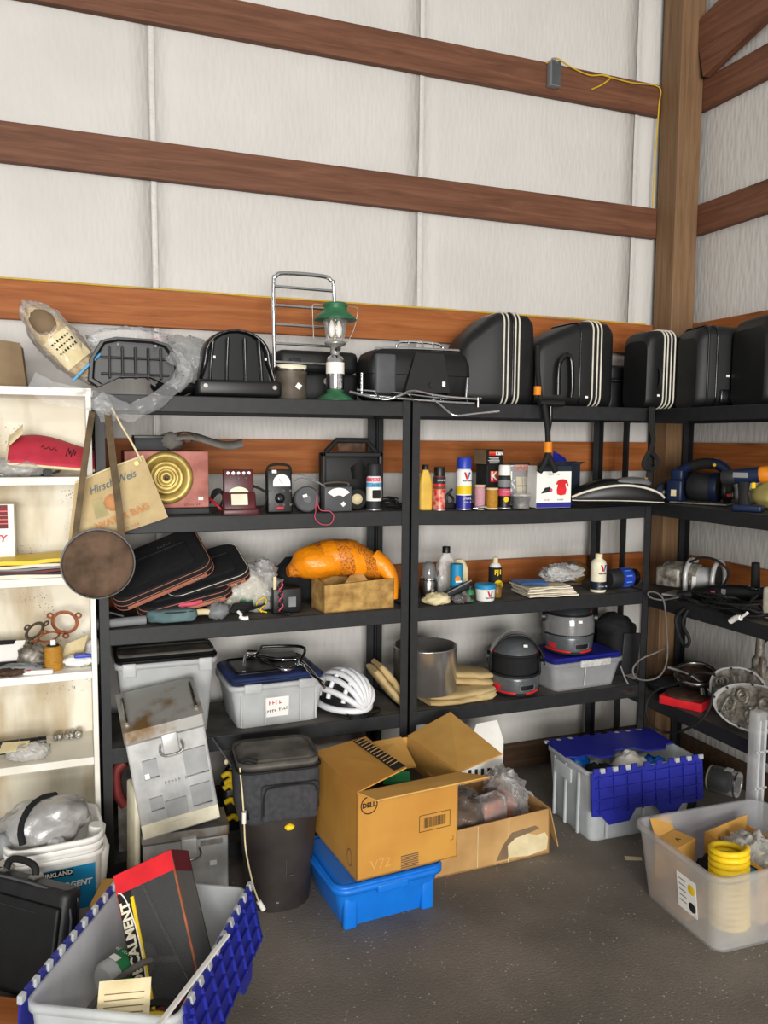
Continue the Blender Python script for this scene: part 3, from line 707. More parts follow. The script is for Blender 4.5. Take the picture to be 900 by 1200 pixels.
strapline('strap',[onY(143,640,Yc),onY(140,600,Yc-.02),onY(133,545,Yc-.02),onY(128,500,Yc),onY(126,478,3.02)],.024,t,'strap',org)
Yb=3.0
cs=[onY(80,636,Yb),onY(197,606,Yb),onY(168,534,Yb),onY(88,566,Yb)]
o=(cs[0]+cs[1]+cs[2]+cs[3])/4
t=thing('water_bag','tan canvas water bag with orange print behind the canteen','water bag',(o.x,Yb,o.z))
def wbag(sgn,amp):
    def fn(u,v):
        p=(cs[0]*(1-u)+cs[1]*u)*(1-v)+(cs[3]*(1-u)+cs[2]*u)*v-o
        b=math.sin(PI*u)**.6*math.sin(PI*v)**.6
        return (p.x,sgn*b*amp+.003*noise.noise(Vector((u*5,v*5,sgn))),p.z-.012*math.sin(PI*u)*(1-v))
    return fn
g=G(); g.sheet(wbag(-1,.022),20,14); g.sheet(wbag(1,.018),20,14); ob('bag',g,'bag_canvas',t)
ang=math.atan2((cs[2]-cs[3]).z,(cs[2]-cs[3]).x)
at=lambda px,py,d=-.026:FACE(onY(px,py,Yb).x-o.x,d,onY(px,py,Yb).z-o.z,ang)
words(t,'Hirsch-Weis',.04,at(131,565,-.0235),'ink_blue',shear=.35,sx=.82)
words(t,'WATER BAG',.034,at(143,605),'ink_orange',sx=1.0,bold=.001)
marks(t,9,.017,at(150,618,-.021),'ink_orange')
p=onY(132,588,Yb)-o
ob('emblem',G().lathe([(.03,0),(.03,.001),(0,.0012)],20),'ink_orange',t,TR(p.x,-.026,p.z,rx=PI/2)); 
ob('emblem',G().prism([(-.075,-.03),(-.03,-.035),(-.03,.03),(-.06,.035)],0,.001),'faded_green',t,FACE(p.x,-.0235,p.z,ang))
q=lambda px,py,dy=0:tuple(onY(px,py,Yb+dy)-o)
ob('cord',G().tube([q(166,541,-.01),q(155,520),q(143,500),q(131,478,.02)],.004,6),'cream',t)
ob('top_hem',G().tube([q(88,566),q(128,549,-.004),q(168,534)],.004,6,sub=3),'cream',t)
ob('rivet',G().cyl(q(160,543,-.012),q(160,543,-.018),.008),'brass',t)

# ================================================================== second shelf, beside the bookcase
def frame(px, py, Y, z, dx=0): 
    p=onY(px,py,Y); return TR(p.x+dx,Y,z)
# speaker box
x0,zb,w,h=span(146,244,528,600,3.13)
zb=S2; hh=onY(190,528,3.13).z-S2
t=thing('speaker_box','salmon red wooden box with round brass horn speaker on its front','speaker box',(x0,3.13,S2))
ob('cabinet',G().box((0,.1,hh/2+.006),(w,.19,hh-.012)),'dark_red',t,bevel=.004)
ob('front_panel',G().box((0,-.004,hh/2+.012),(w,.014,hh-.03)),'salmon',t,bevel=.003)
ob('plinth',G().box((0,.09,.012),(w*1.02,.2,.024)),'charcoal',t,bevel=.003)
c=onY(195,560,3.11); Tsp=TR(c.x-x0,-.011,c.z-S2,rx=PI/2)
sp=ob('horn_rim',G().lathe([(.098,0),(.099,.008),(.092,.022),(.08,.024),(.064,.01),(.062,.004)],40),'brass',t,Tsp)
ob('horn_ring',G().lathe([(.062,.0),(.062,.016),(.056,.02),(.044,.008)],36),'brass',sp); ob('horn_ring',G().lathe([(.036,.0),(.036,.016),(.031,.02),(.018,.006)],30),'brass',sp)
ob('horn_throat',G().lathe([(.098,.001),(.098,.003),(0,.004)],36),'brass',sp); ob('horn_tip',G().lathe([(.014,.0),(.013,.012),(.006,.022),(0,.024)],18),'dull_chrome',sp)
ob('price_sticker',G().box((w*.4,-.012,.06),(.018,.001,.012)),'white_label',t)
marks(t,8,.014,FACE(w*.3,-.0125,.038),'dark_red')
zt=S2+hh
# black box on top and leather piece
p=onY(173,520,3.2)
t=thing('small_black_box','small flat black box lying on the speaker box','box',(p.x+.01,3.2,zt))
ob('body',G().rbox((0,0,.028),(.125,.09,.044),.005,T=TR(0,0,-.006)),'charcoal',t); ob('lid',G().rbox((0,0,.05),(.13,.094,.014),.004),'black_plastic',t)
p=onY(232,517,3.18)
t=thing('leather_visor','grey leather peak with rusty clip on the speaker box','leather piece',(p.x,3.18,zt))
g=G(); S=[]
for i in range(11):
    u=i/10; x=-.12+u*.29; wd=.03+.035*math.sin(PI*min(1,u*1.05))**.7; z=.022+.022*math.sin(u*5.2+.4)+.012*u
    S.append([(x,-wd,z-.006),(x,wd,z+.0),(x,wd,z+.012),(x,0,z+.026),(x,-wd,z+.004)])
g.loft(S,0,True); ob('peak',g,'grey_leather',t)
ob('pad',G().blob((-.1,0,.035),(.05,.045,.034),.2,3,seed=3),'grey_leather',t); ob('clip',G().tube([(-.08,-.03,.05),(-.06,-.04,.065),(-.03,-.035,.055),(-.02,-.03,.03)],.008,7),'rust',t); ob('clip',G().cyl((-.045,-.045,.045),(-.045,.01,.05),.013),'rust',t)
# probe leads by the meters
g=G()
q=lambda px,py,Y:onY(px,py,Y)
for k in range(4):
    g.tube([q(246+2*k,590-3*k,3.16),q(250,576+2*k,3.14),q(258,574+k,3.12),q(262,584,3.13),q(255,597,3.12),Vector((q(249,596,3.1).x,3.1,S2+.006))],.0045,6)
g.tube([q(244,583,3.16),q(253,591,3.11),q(261,599,3.1)],.005,6,m=1)
one('test_leads',g,['black_rubber','red'],'tangle of black test leads between speaker box and maroon meter','cable')
# maroon meter, hanging a little over the edge
p=onY(281,606,3.055)
t=thing('volt_meter','maroon bakelite multimeter with cream dial','meter',(p.x,3.07,S2+.001),math.radians(-4))
ob('base',G().rbox((0,-.03,.012),(.135,.075,.024),.008),'maroon',t)
Tl=TR(0,-.02,.02,rx=math.radians(-22))
f=ob('lower_face',G().rbox((0,0,.03),(.125,.03,.07),.008),'maroon',t,Tl)
ob('scale_plate',G().box((0,-.016,.034),(.062,.002,.044)),'cream_face',f,bevel=.001)
Tu=TR(0,.012,.075,rx=math.radians(-8))
b=ob('upper_panel',G().rbox((0,0,.045),(.115,.025,.1),.006),'maroon',t,Tu)
poly=[(.04*math.cos(PI*i/12),.03*math.sin(PI*i/12)) for i in range(13)]
ob('dial',G().prism(poly,0,.003),'cream_face',b,FACE(0,-.0125,-.002)); 
for k in range(5): ob('jack',G().cyl((-.04+.02*k,-.012,.08),(-.04+.02*k,-.018,.08),.006,n=10),'dull_chrome',b)
for k in range(3): ob('jack',G().cyl((-.03+.03*k,-.012,.06),(-.03+.03*k,-.018,.06),.005,n=10),'black_gloss',b)
# black multimeter
p=onY(327,598,3.1)
t=thing('volt_meter','black multimeter with white dial and carrying handle','meter',(p.x,3.1,S2),math.radians(-3))
Tm=TR(0,0,0,rx=math.radians(-6)); hb=.168; wb_=.1
b=ob('body',G().rbox((0,.0,hb/2),(wb_,.05,hb),.008),'black_plastic',t,Tm)
poly=[(.034*math.cos(PI*i/12),.034*math.sin(PI*i/12)*1.05) for i in range(13)]+[(-.034,-.012),(.034,-.012)]
ob('dial',G().prism(poly,0,.003),'white_label',b,FACE(.008,-.026,hb*.68)); ob('needle',G().box((0,0,0),(.001,.03,.001)),'ink',b,FACE(.004,-.0305,hb*.72,.5))
ob('selector_knob',G().lathe([(.02,0),(.018,.01),(.006,.012)],18),'black_gloss',b,FACE(0,-.025,hb*.33))
for k in range(8): ob('jack',G().cyl((-.04+.027*(k%4),-.025,.03+.055*(k//4)),(-.04+.027*(k%4),-.03,.03+.055*(k//4)),.005,n=8),'grey_plastic',b)
ob('red_button',G().rbox((0,-.027,.018),(.03,.008,.01),.002),'red',b); ob('price_sticker',G().box((-.02,-.0265,hb*.95),(.018,.001,.012)),'white_label',b)
ob('handle',G().tube([(-.048,0,.15),(-.04,-.002,.182),(0,-.002,.19),(.04,-.002,.182),(.048,0,.15)],.005,8),'black_rubber',t)
ob('probe',G().tube([(-.11,.0,.11),(-.075,-.01,.095),(-.05,-.01,.08)],.005,8),'black_rubber',t)
ob('probe',G().tube([(-.05,-.02,.07),(-.06,-.02,.03),(-.075,-.02,.006)],.003,6),'black_rubber',t)
# round gauge and square meter
p=onY(359,586,3.08)
t=thing('pressure_gauge','round grey glass-fronted gauge between the black and square meters','gauge',(p.x,3.08,S2))
Tg=TR(0,0,.052,rx=PI/2-.15)
ob('case',G().lathe([(.04,-.05),(.048,-.04),(.05,0),(.052,.012),(.046,.016)],28),'grey_plastic',t,Tg); ob('dial',G().lathe([(.045,.008),(0,.009)],24),'mid_grey',t,Tg); ob('glass',G().lathe([(.046,.014),(0,.017)],24),'glass',t,Tg)
ob('price_sticker',G().box((0,0,0),(.018,.012,.001)),'white_label',t,Tg@TR(-.01,.012,.019,rz=.3))
p=onY(395,597,3.09)
t=thing('ammeter','square grey meter with white fan-shaped dial and wires on top','meter',(p.x,3.1,S2),math.radians(3))
ob('case',G().rbox((0,0,.05),(.118,.05,.1),.006),'grey_plastic',t)
poly=[(.046*math.cos(math.radians(35+110*i/12)),.046*math.sin(math.radians(35+110*i/12))*1.0) for i in range(13)]+[(.018*math.cos(math.radians(145-110*i/6)),.016*math.sin(math.radians(145-110*i/6))) for i in range(7)]
ob('dial',G().prism(poly,0,.002),'white_label',t,FACE(0,-.0255,.05)@Matrix.Diagonal((1.25,1,1,1))); ob('price_sticker',G().box((0,0,0),(.016,.016,.001)),'white_label',t,FACE(.02,-.026,.03,.7))
ob('terminal',G().tube([(-.05,0,.1),(-.05,0,.112),(0,-.01,.118),(.05,0,.112),(.05,0,.1)],.004,7),'gasket_dark',t)
ob('lead',G().tube([(-.05,-.01,.1),(-.09,-.01,.12),(-.14,.02,.135),(-.17,.03,.12)],.0025,6),'mid_grey',t); ob('lead',G().tube([(-.05,.0,.1),(-.1,.01,.135),(-.15,.04,.15)],.0025,6),'mid_grey',t)
Yw=3.02
g=G(); g.tube([onY(372,575,3.07),onY(370,590,3.05),onY(370,599,3.035),onY(369,607,Yw),onY(376,614,Yw),onY(387,614,Yw),onY(391,605,Yw),onY(386,599,3.03),onY(376,598,3.04),onY(372,590,3.05)],.0018,6)
one('red_wire',g,'pink_red','thin red wire looping over the shelf edge below the square meter','wire')
# black instrument case standing open
x0,zb,w,h=span(376,446,513,600,3.28)
hh=onY(410,530,3.28).z-S2
t=thing('instrument_case','open black instrument case with folded handle behind the meters','instrument case',(x0,3.28,S2))
ob('back_panel',G().rbox((0,.02,hh/2),(w,.04,hh),.01),'black_grain',t)
g=G(); g.box((0,-.012,hh-.01),(w,.03,.02)); g.box((0,-.012,.01),(w,.03,.02)); g.box((-w/2+.008,-.012,hh/2),(.016,.03,hh)); g.box((w/2-.008,-.012,hh/2),(.016,.03,hh)); ob('rim',g,'black_plastic',t,bevel=.004)
ob('handle',G().tube([(-w*.42,0,hh),(-w*.25,-.005,hh+.05),(w*.25,-.005,hh+.05),(w*.42,0,hh)],.012,8,sub=1),'black_rubber',t)
ob('name_plate',G().box((0,-.002,hh+.03),(w*.45,.006,.045)),'rust',t)
ob('worn_patch',G().prism([(0,0),(.05,.0),(.06,.05),(.03,.1),(.02,.07),(-.01,.05)],0,.001),'black_gloss',t,FACE(w*.02,-.001,.12))
p=onY(417,580,3.14)
t=thing('tape_roll','black roll with cream core between square meter and spray can','roll',(p.x,3.17,S2))
ob('roll',G().lathe([(.04,0),(.045,.004),(.045,.04),(.04,.044)],24),'black_rubber',t,TR(0,0,.045,rx=PI/2)); ob('core',G().lathe([(.022,0),(.022,.05),(0,.052)],20),'cream',t,TR(0,0,.045,rx=PI/2))
# spray cans -------------------------------------------------------
def can(name,label,px,pyb,Y,z,H,R,cap,capc,bands,group=None,dome=True,capr=.9):
    p=onY(px,pyb,Y); t=thing(name,label,'spray can' if 'spray' in name else 'bottle',(p.x,Y,z),group=group)
    ob('can',G().lathe([(R*.93,0),(R,.003),(R,H-cap-.012),(R*.86,H-cap-.002),(R*.6,H-cap+.004)],22),bands[0],t)
    for (z0,z1,mm) in bands[1:]:
        ob('label_band',G().lathe([(R*1.006,z0*H),(R*1.006,z1*H)],22,cap=False),mm,t)
    ob('cap',G().lathe([(R*capr,H-cap),(R*capr*1.01,H-cap+.004),(R*capr*.97,H-.006),(R*capr*.86,H)],22),capc,t)
    ob('rim',G().lathe([(R*1.02,0),(R*1.03,.003),(R*1.0,.006)],22),'steel',t)
    return t,R,H
t,R,H=can('spray_can','white spray can with grey cap and red and blue label',438,597,3.12,S2,.19,.032,.05,'charcoal',['white_label',(.62,.7,'pink_red'),(.5,.6,'light_blue'),(.02,.2,'charcoal')])
marks(t,5,.016,FACE(0,-R-.0012,H*.66),'white_label'); ob('emblem',G().rbox((0,0,0),(.035,.035,.001),.004),'ink',t,FACE(0,-R-.0008,H*.35)); marks(t,6,.012,FACE(0,-R-.0012,H*.55),'ink')
g=G()
for k in range(9): 
    x=1.215+rnd.random()*.03; y=3.1+.06*rnd.random(); g.tube([(x-.05,y,S2+.004+.005*k),(x,y+.03,S2+.01+.005*k),(x+.05-.004*k,y-.01,S2+.008+.005*k),(x+.02,y-.03,S2+.006+.005*k)],.0035,6)
one('cable_coil',g,'black_rubber','small heap of thin black cables beside white spray can','cable')
# ---------------------------------------------------------------- second shelf, middle unit
def bottle(name,label,T,prof,mat,capp=None,capm='black_plastic',bands=(),cat='bottle',sq=None,group=None):
    t=thing(name,label,cat,T=T,group=group)
    g=G()
    if sq: g.loft([[(p[0],p[1],z) for p in rrect(sq[0]*k,sq[1]*k,min(sq[0],sq[1])*k*.3,4)] for k,z in prof],0,True)
    else: g.lathe(prof,22)
    ob('body',g,mat,t)
    if capp: ob('cap',G().lathe(capp,16),capm,t)
    for (z0,z1,mm,rr) in bands: ob('label_band',G().lathe([(rr,z0),(rr,z1)],24,cap=False),mm,t)
    return t
zf=lambda px,py,Y:onY(px,py,Y).z
SM=S2-.006
p=onY(499,595,3.1)
H=.19
bottle('oil_bottle','flat yellow plastic bottle next to red spray can',TR(p.x,3.11,SM),[(.95,0),(1,.01),(1,.11),(.8,.14),(.45,.165),(.42,.172)],'pale_yellow',[(.014,.17),(.014,.19),(.012,.192)],'black_plastic',sq=(.058,.04))
t,R,H=can('spray_can','red flame patterned spray can with black cap',514.5,599,3.08,SM,.183,.0265,.038,'black_plastic',['bright_red',(.62,.78,'charcoal'),(.5,.56,'brown')])
mt('flame','c8281f',.35,col2='d9a08a',scale=40,lo=.42,hi=.6); ob('label_band',G().lathe([(R*1.008,.01),(R*1.008,H*.5)],22,cap=False),'flame',t); marks(t,6,.013,FACE(0,-R-.0012,H*.7),'white_label')
t,R,H=can('spray_can','tall pale yellow spray can with bright blue cap',543,598,3.1,SM,.222,.0335,.048,'cobalt',['white_label',(.3,.46,'yellow'),(.01,.28,'navy')],capr=.96)
ob('emblem',G().prism([(-.014,.014),(-.006,.014),(.002,-.004),(.002,-.016),(-.004,-.016)],0,.001),'red',t,FACE(-.002,-R-.001,H*.66)); ob('emblem',G().prism([(.002,-.016),(.006,-.004),(.008,.014),(.016,.014),(.006,-.016)],0,.001),'cobalt',t,FACE(-.002,-R-.001,H*.66))
words(t,'Valvoline',.012,FACE(0,-R-.0012,H*.56),'ink'); marks(t,5,.016,FACE(0,-R-.0012,H*.22),'white_label',bold=.0008); marks(t,7,.011,FACE(0,-R-.0012,H*.15),'white_label')
# small black clamp between cans
p=onY(529,590,3.14)
t=thing('clamp','small black clamp between red and blue-capped spray cans','clamp',(p.x,3.16,SM))
ob('jaw',G().rbox((0,0,.012),(.05,.03,.024),.006),'black_rubber',t); ob('arm',G().tube([(-.01,0,.02),(-.015,0,.05),(.0,0,.07),(.012,0,.085)],.006,7),'black_plastic',t); ob('arm',G().tube([(.012,0,.02),(.018,0,.04),(.0,0,.06)],.005,7),'black_plastic',t)
# boxed filters
def kbox(px,Y,z,w,d,h,label,rz):
    p=onY(px,580,Y); t=thing('filter_box',label,'box',(p.x,Y,z),rz,group='black filter boxes')
    ob('carton',G().box((0,0,h/2),(w,d,h)),'black_grain',t,bevel=.001); ob('end_panel',G().box((-w/2-.0004,0,h/2),(.001,d*.96,h*.96)),'bag_tan' if h<.08 else 'charcoal',t)
    for k,(mm,z0) in enumerate((('orange_print',.78),('red',.66))): ob('colour_block',G().box((-w*.12,-d/2-.0005,h*z0),(w*.42,.001,h*.13)),mm,t)
    words(t,'K&N',h*.3,FACE(w*.26,-d/2-.001,h*.72),'white_label',bold=.0008)
    for k in range(5): ob('print_line',G().box((-.005+.004*(k%2),-d/2-.0005,h*(.1+.085*k)),(w*(.5+.08*(k%3)),.001,h*.028)),'white_label',t)
    return t
hl=.145
kbox(575,3.2,SM,.1,.09,.19,'tall black filter box with orange and red blocks','' and 0 or math.radians(5)); kbox(572,3.205,SM+.19,.096,.085,.066,'small filter box lying on the tall black one',math.radians(9))
# thread spools
def spool(px,py,Y,z,H,R,mm,label):
    p=onY(px,py,Y); t=thing('thread_spool',label,'spool',(p.x,Y,z))
    ob('thread',G().lathe([(R*.94,.006),(R,.02),(R,H-.02),(R*.9,H-.008)],20),mm,t); ob('flange',G().lathe([(R*1.02,0),(R*1.02,.006)],20),'cream',t); ob('flange',G().lathe([(R*1.0,H-.008),(R*1.0,H)],20),'cream',t); return t
spool(562,597,3.08,SM,.106,.0225,'thread_pink','pink thread spool in front of filter box'); spool(576,597,3.085,SM,.092,.027,'mustard','mustard yellow thread spool beside the pink one')
p=onY(563,598,3.05)
g=G(); g.tube([(p.x-.03,3.06,SM+.006),(p.x-.01,3.055,SM+.009),(p.x+.015,3.055,SM+.012),(p.x+.03,3.055,SM+.008)],lambda u:.004+.006*u,8)
one('spoon',g,'chrome','little bright metal tool lying before the pink spool','tool')
t,R,H=can('spray_can','black spray can with clear domed cap and printed photo label',590.5,596,3.09,SM,.19,.028,.045,'white_plastic',['charcoal',(.3,.46,'pink_red'),(.05,.28,'black_plastic'),(.5,.66,'mid_grey')],capr=.95)
ob('emblem',G().lathe([(.012,0),(0,.001)],16),'yellow',t,FACE(-.006,-R-.001,H*.22)); marks(t,6,.012,FACE(0,-R-.0012,H*.4),'white_label')
# blister pack
p=onY(612,590,3.16)
t=thing('blister_pack','clear blister pack with black and orange card behind plastic tub','packet',T=TR(p.x,3.18,SM)@TR(rx=math.radians(-8)))
ob('backing_card',G().box((.01,.006,.1),(.11,.002,.2)),'charcoal',t); ob('header',G().box((.02,.004,.175),(.07,.002,.03)),'orange_print',t)
for k in range(4): ob('picture',G().box((.005+.033*(k%2),.004,.07+.045*(k//2)),(.028,.002,.038)),'cream',t)
ob('blister',G().rbox((-.01,-.012,.095),(.12,.03,.18),.01),'film',t)
marks(t,4,.02,FACE(.02,.0026,.175),'ink')
# plastic tub
p=onY(613,598,3.07)
t=thing('plastic_tub','clear plastic tub of small parts beside white printed box','tub',(p.x,3.09,SM))
ob('tub',G().lathe([(.034,0),(.036,.002),(.044,.055),(.046,.056)],26,cap=False),'film',t); ob('lid',G().lathe([(.047,.055),(.048,.062),(.04,.064),(0,.064)],26),'film_milk',t); ob('contents',G().lathe([(.033,.002),(.04,.045),(.02,.05),(0,.048)],20),'cast_alu',t)
# printed white box with red toy picture
x0,zb,w,h=span(629,669,545,599,3.07)
t=thing('printed_box','white carton printed with a red figure and blue base stripe','box',(x0,3.07,SM),math.radians(-1))
hh=zf(650,546,3.07)-SM
ob('carton',G().box((0,.04,hh/2),(w,.08,hh)),'white_label',t,bevel=.001)
ob('stripe',G().box((0,-.0006,.012),(w,.001,.022)),'navy',t); ob('stripe',G().box((0,-.0006,hh-.012),(w,.001,.024)),'navy_dark',t)
rp=[(.0,-.05),(.028,-.045),(.034,-.02),(.026,.008),(.03,.015),(.042,-.004),(.046,.002),(.038,.026),(.022,.034),(.01,.036),(-.008,.034),(-.024,.024),(-.03,.012),(-.026,.006),(-.018,.008),(-.026,-.02),(-.022,-.044)]
ob('figure_print',G().prism([(x*.85,y*.85) for x,y in rp],0,.001),'bright_red',t,FACE(w*.2,-.0006,hh*.52))
marks(t,10,.011,FACE(0,-.001,hh*.8),'ink'); marks(t,5,.012,FACE(-w*.18,-.001,hh*.19),'red'); marks(t,6,.012,FACE(w*.22,-.001,hh*.19),'ink')
ob('print_patch',G().prism([(-.03,-.02),(.01,-.014),(.018,.01),(-.01,.006)],0,.001),'charcoal',t,FACE(-w*.2,-.0006,hh*.45)); ob('print_patch',G().lathe([(.01,0),(0,.001)],14),'pink_red',t,FACE(-w*.1,-.001,hh*.42))
ob('top_flap',G().slab([(-w/2,.0,hh),(w/2,0,hh),(w/2+.01,-.02,hh+.022),(-w/2-.01,-.02,hh+.018)],.0015),'navy_dark',t)
# dark blue box behind
p=onY(664,560,3.19)
t=thing('printed_box','dark blue open carton behind the white printed one','box',(p.x+.005,3.215,SM),math.radians(8))
ob('carton',G().box((0,0,.095),(.1,.1,.19)),'navy_dark',t,bevel=.001)
ob('flap',G().slab([(-.045,.04,.19),(.05,.04,.19),(.055,.06,.215),(-.02,.06,.25)],.0015),'navy',t); ob('flap',G().slab([(.05,-.05,.19),(.05,.05,.19),(.08,.05,.2),(.08,-.05,.2)],.0015),'navy_dark',t)
# motorcycle seat
p0=onY(672,585,3.06); p1=onY(771,585,3.0)
t=thing('motorcycle_saddle','black motorcycle seat with white piping lying on shelf corner','seat',((p0.x+p1.x)/2,3.095,SM+.002))
L=p1.x-p0.x
g=G(); S=[]
def ss(u):
    x=-L/2+L*u; e=math.sin(PI*min(max(u*.96+.02,0),1))**.35; wd=(.065+.02*u)*e; zb_=.0+.012*(1-u); zt_=.095+.018*math.cos((u-.62)*5) if False else .125-.03*(2*u-1)**2
    yo=-.105*u
    return x,wd,zb_+.02*(1-e),zt_*e+.02*(1-e),yo
for i in range(17):
    x,wd,z0,z1,yo=ss(i/16)
    S.append([(x,yo-wd*.9,z0),(x,yo+wd*.9,z0),(x,yo+wd,z0+(z1-z0)*.5),(x,yo+wd*.9,z0+(z1-z0)*.85),(x,yo+wd*.5,z1),(x,yo-wd*.5,z1),(x,yo-wd*.92,z0+(z1-z0)*.82),(x,yo-wd,z0+(z1-z0)*.45)])
g.loft(S,0,True); ob('cushion',g,'black_plastic',t)
ob('piping',G().tube([(ss(i/16)[0],ss(i/16)[4]-ss(i/16)[1]*.95,ss(i/16)[2]+(ss(i/16)[3]-ss(i/16)[2])*.78) for i in range(17)],.0055,7,sub=2),'white_piping',t)
ob('piping',G().tube([(ss(i/16)[0],ss(i/16)[4]-ss(i/16)[1]*.97,ss(i/16)[2]+(ss(i/16)[3]-ss(i/16)[2])*.2) for i in range(17)],.0022,6,sub=2),'white_piping',t)
ob('top_panel',G().blob((.07,-.07,.106),(.11,.055,.028),.08,2,seed=2),'visor_grey',t)
# ================================================================== third shelf, beside the bookcase
def bagshape(W,Hh,th,amp=.0): 
    S=[]
    for k,(s_,y) in enumerate(((.9,-th/2),(1,-th*.32),(1,th*.32),(.9,th/2))): S.append([(p[0],y,p[1]) for p in rrect(W*s_,Hh*(1-(1-s_)*.6),.05,5)])
    return G().loft(S,0,True)
def lapbag(label,T,W,Hh,th,pip):
    t=thing('laptop_bag',label,'bag',T=T,group='black zip bags piled on the shelf')
    ob('body',bagshape(W,Hh,th),'black_fabric',t)
    for y,rr,mm in ((-th*.4,.0015,'white_piping' if pip=='w' else 'orange_piping'),(-th*.05,.0015,'orange_piping'),(th*.32,.0015,'orange_piping')):
        ob('piping',G().tube([(p[0],y,p[1]) for p in rrect(W*1.004*(.97 if y<-th*.35 else 1),Hh*1.004*(.985 if y<-th*.35 else 1),.05,5)],rr,5,sub=1,closed=True),mm,t)
    z=ob('zipper',G().box((0,th*.14,-Hh/2-.002),(W*.8,.01,.004)),'orange_piping',t); ob('zip_pull',G().rbox((W*.3,th*.14,-Hh/2-.006),(.025,.006,.006),.002),'dull_chrome',z)
    ob('pocket',G().rbox((0,-th/2-.002,-.02),(W*.7,.01,Hh*.5),.02,T=TR()),'black_fabric',t)
    return t
# bags lie tilted: rising to the right, resting on one another
p=onY(193,690,3.17); lapbag('lowest black zip bag of the pile, mostly covered',TR(p.x+.07,3.22,S3+.098)@TR(ry=math.radians(-12))@TR(rx=math.radians(-72)),.36,.26,.05,'o')
p=onY(235,668,3.2); lapbag('black zip bag with pale piping, middle of the pile',TR(p.x+.02,3.24,S3+.16)@TR(ry=math.radians(-16))@TR(rx=math.radians(-66)),.33,.25,.05,'w')
p=onY(188,680,3.16); t=lapbag('black zip bag with orange zipper on top of the pile',TR(p.x-.005,3.215,S3+.192)@TR(ry=math.radians(-21))@TR(rx=math.radians(-60)),.39,.27,.06,'o')
marks(t,5,.022,FACE(.06,-.036,.07),'gasket_dark')
# teal pouch
p=onY(202,728,3.08)
t=thing('zip_pouch','small teal green zip pouch at the shelf edge','pouch',(p.x,3.095,S3),math.radians(-6))
ob('body',G().blob((0,0,.03),(.09,.045,.026),.12,2.5,e=.5,seed=5,flat=-.022,nu=26),'teal',t); ob('zipper',G().tube([(-.08,-.03,.045),(0,-.044,.046),(.08,-.03,.045)],.003,6),'charcoal',t); ob('patch',G().rbox((-.02,-.01,.054),(.035,.03,.004),.003),'gasket_dark',t)
# grey handled tool to its left
p=onY(150,732,3.07)
t=thing('grease_gun','grey cylindrical tool with hooked lever beside shelf post','tool',(p.x-.035,3.08,S3),math.radians(8))
ob('barrel',G().cyl((-.07,0,.018),(.1,0,.018),.017),'mid_grey',t); ob('head',G().cyl((-.085,0,.02),(-.05,0,.02),.022),'grey_plastic',t); ob('lever',G().tube([(-.06,0,.03),(-.05,-.01,.055),(-.03,-.01,.06),(.02,0,.04)],.004,7),'grey_plastic',t)
# clear bag
p=onY(282,690,3.2)
t=thing('plastic_bag','crumpled clear plastic bag of white packing beside the zip bags','plastic bag',(p.x+.045,3.22,S3))
ob('packing',G().blob((-.04,.01,.08),(.12,.07,.08),.25,3,seed=11,flat=-.075,nu=28),'old_cloth',t); ob('film',G().blob((-.01,0,.085),(.13,.09,.1),.3,4,seed=12,flat=-.083,nu=36,nv=22),'film_milk',t); ob('film_tail',G().blob((.05,-.01,.16),(.05,.045,.05),.4,5,seed=17,nu=26,nv=16),'film',t)
# pink pliers, white handles, wool ball
p=onY(222,706,3.1)
t=thing('pliers','pliers with pink red grips lying over the zip bags','pliers',(p.x+.01,3.13,S3))
ob('grip',G().tube([(-.05,-.02,.07),(0,-.015,.08),(.04,0,.1)],.009,7),'pink_red',t); ob('grip',G().tube([(-.05,-.03,.065),(0,-.04,.068),(.035,-.03,.075)],.009,7),'pink_red',t); ob('jaws',G().tube([(-.05,-.025,.067),(-.1,-.03,.045),(-.13,-.03,.02)],lambda u:.011-.006*u,7),'steel',t)
p=onY(240,713,3.08)
g=G(); g.tube([(p.x-.05,3.1,S3+.03),(p.x,3.09,S3+.034),(p.x+.05,3.09,S3+.026)],.012,9)
one('file_handle',g,'cream','cream handle of a file lying beside the teal pouch','tool')
p=onY(256,716,3.08); one('wire_wool',G().blob((0,0,.032),(.044,.04,.032),.25,4,seed=3,flat=-.032),'mid_grey','grey ball of wire wool beside the cream file handle','wire wool',TR(p.x,3.1,S3))
p=onY(280,712,3.08)
t=thing('cable_bundle','black cable bundle with white plugs in front of clear bag','cable',(p.x,3.09,S3))
for k in range(5): ob('lead',G().tube([(-.07+.02*k,.01*k,.01+.004*k),(-.02,.0,.03+.006*k),(.05,-.01*k+.02,.025+.008*k),(.11-.02*k,.02,.045-.006*k)],.0045,6),'black_rubber',t)
ob('plug',G().tube([(0,-.03,.012),(.012,-.04,.006),(.03,-.045,.008)],.008,7),'white_plastic',t); ob('plug',G().tube([(-.005,-.02,.03),(.004,-.035,.02)],.007,7),'white_plastic',t)
p=onY(290,703,3.12); one('green_connector',G().rbox((0,0,.015),(.05,.03,.03),.008),'green','small green connector lying under the clear bag','connector',TR(p.x,3.14,S3+.03))
p=onY(308,702,3.1)
g=G(); g.tube([(0,0,.01),(-.02,.01,.04),(.01,0,.07),(.02,.01,.045),(-.005,0,.02),(.02,.0,.008)],.0028,6); one('yellow_wire',g,'yellow','tangle of thin yellow wire beside black adapter','wire',TR(p.x,3.12,S3))
p=onY(333,702,3.12)
t=thing('power_adapter','black power adapter block with twisted red and black leads','adapter',(p.x+.012,3.15,S3))
ob('block',G().rbox((.0,.0,.05),(.12,.07,.1),.008),'black_plastic',t); ob('label',G().box((.02,-.036,.045),(.03,.001,.04)),'mid_grey',t)
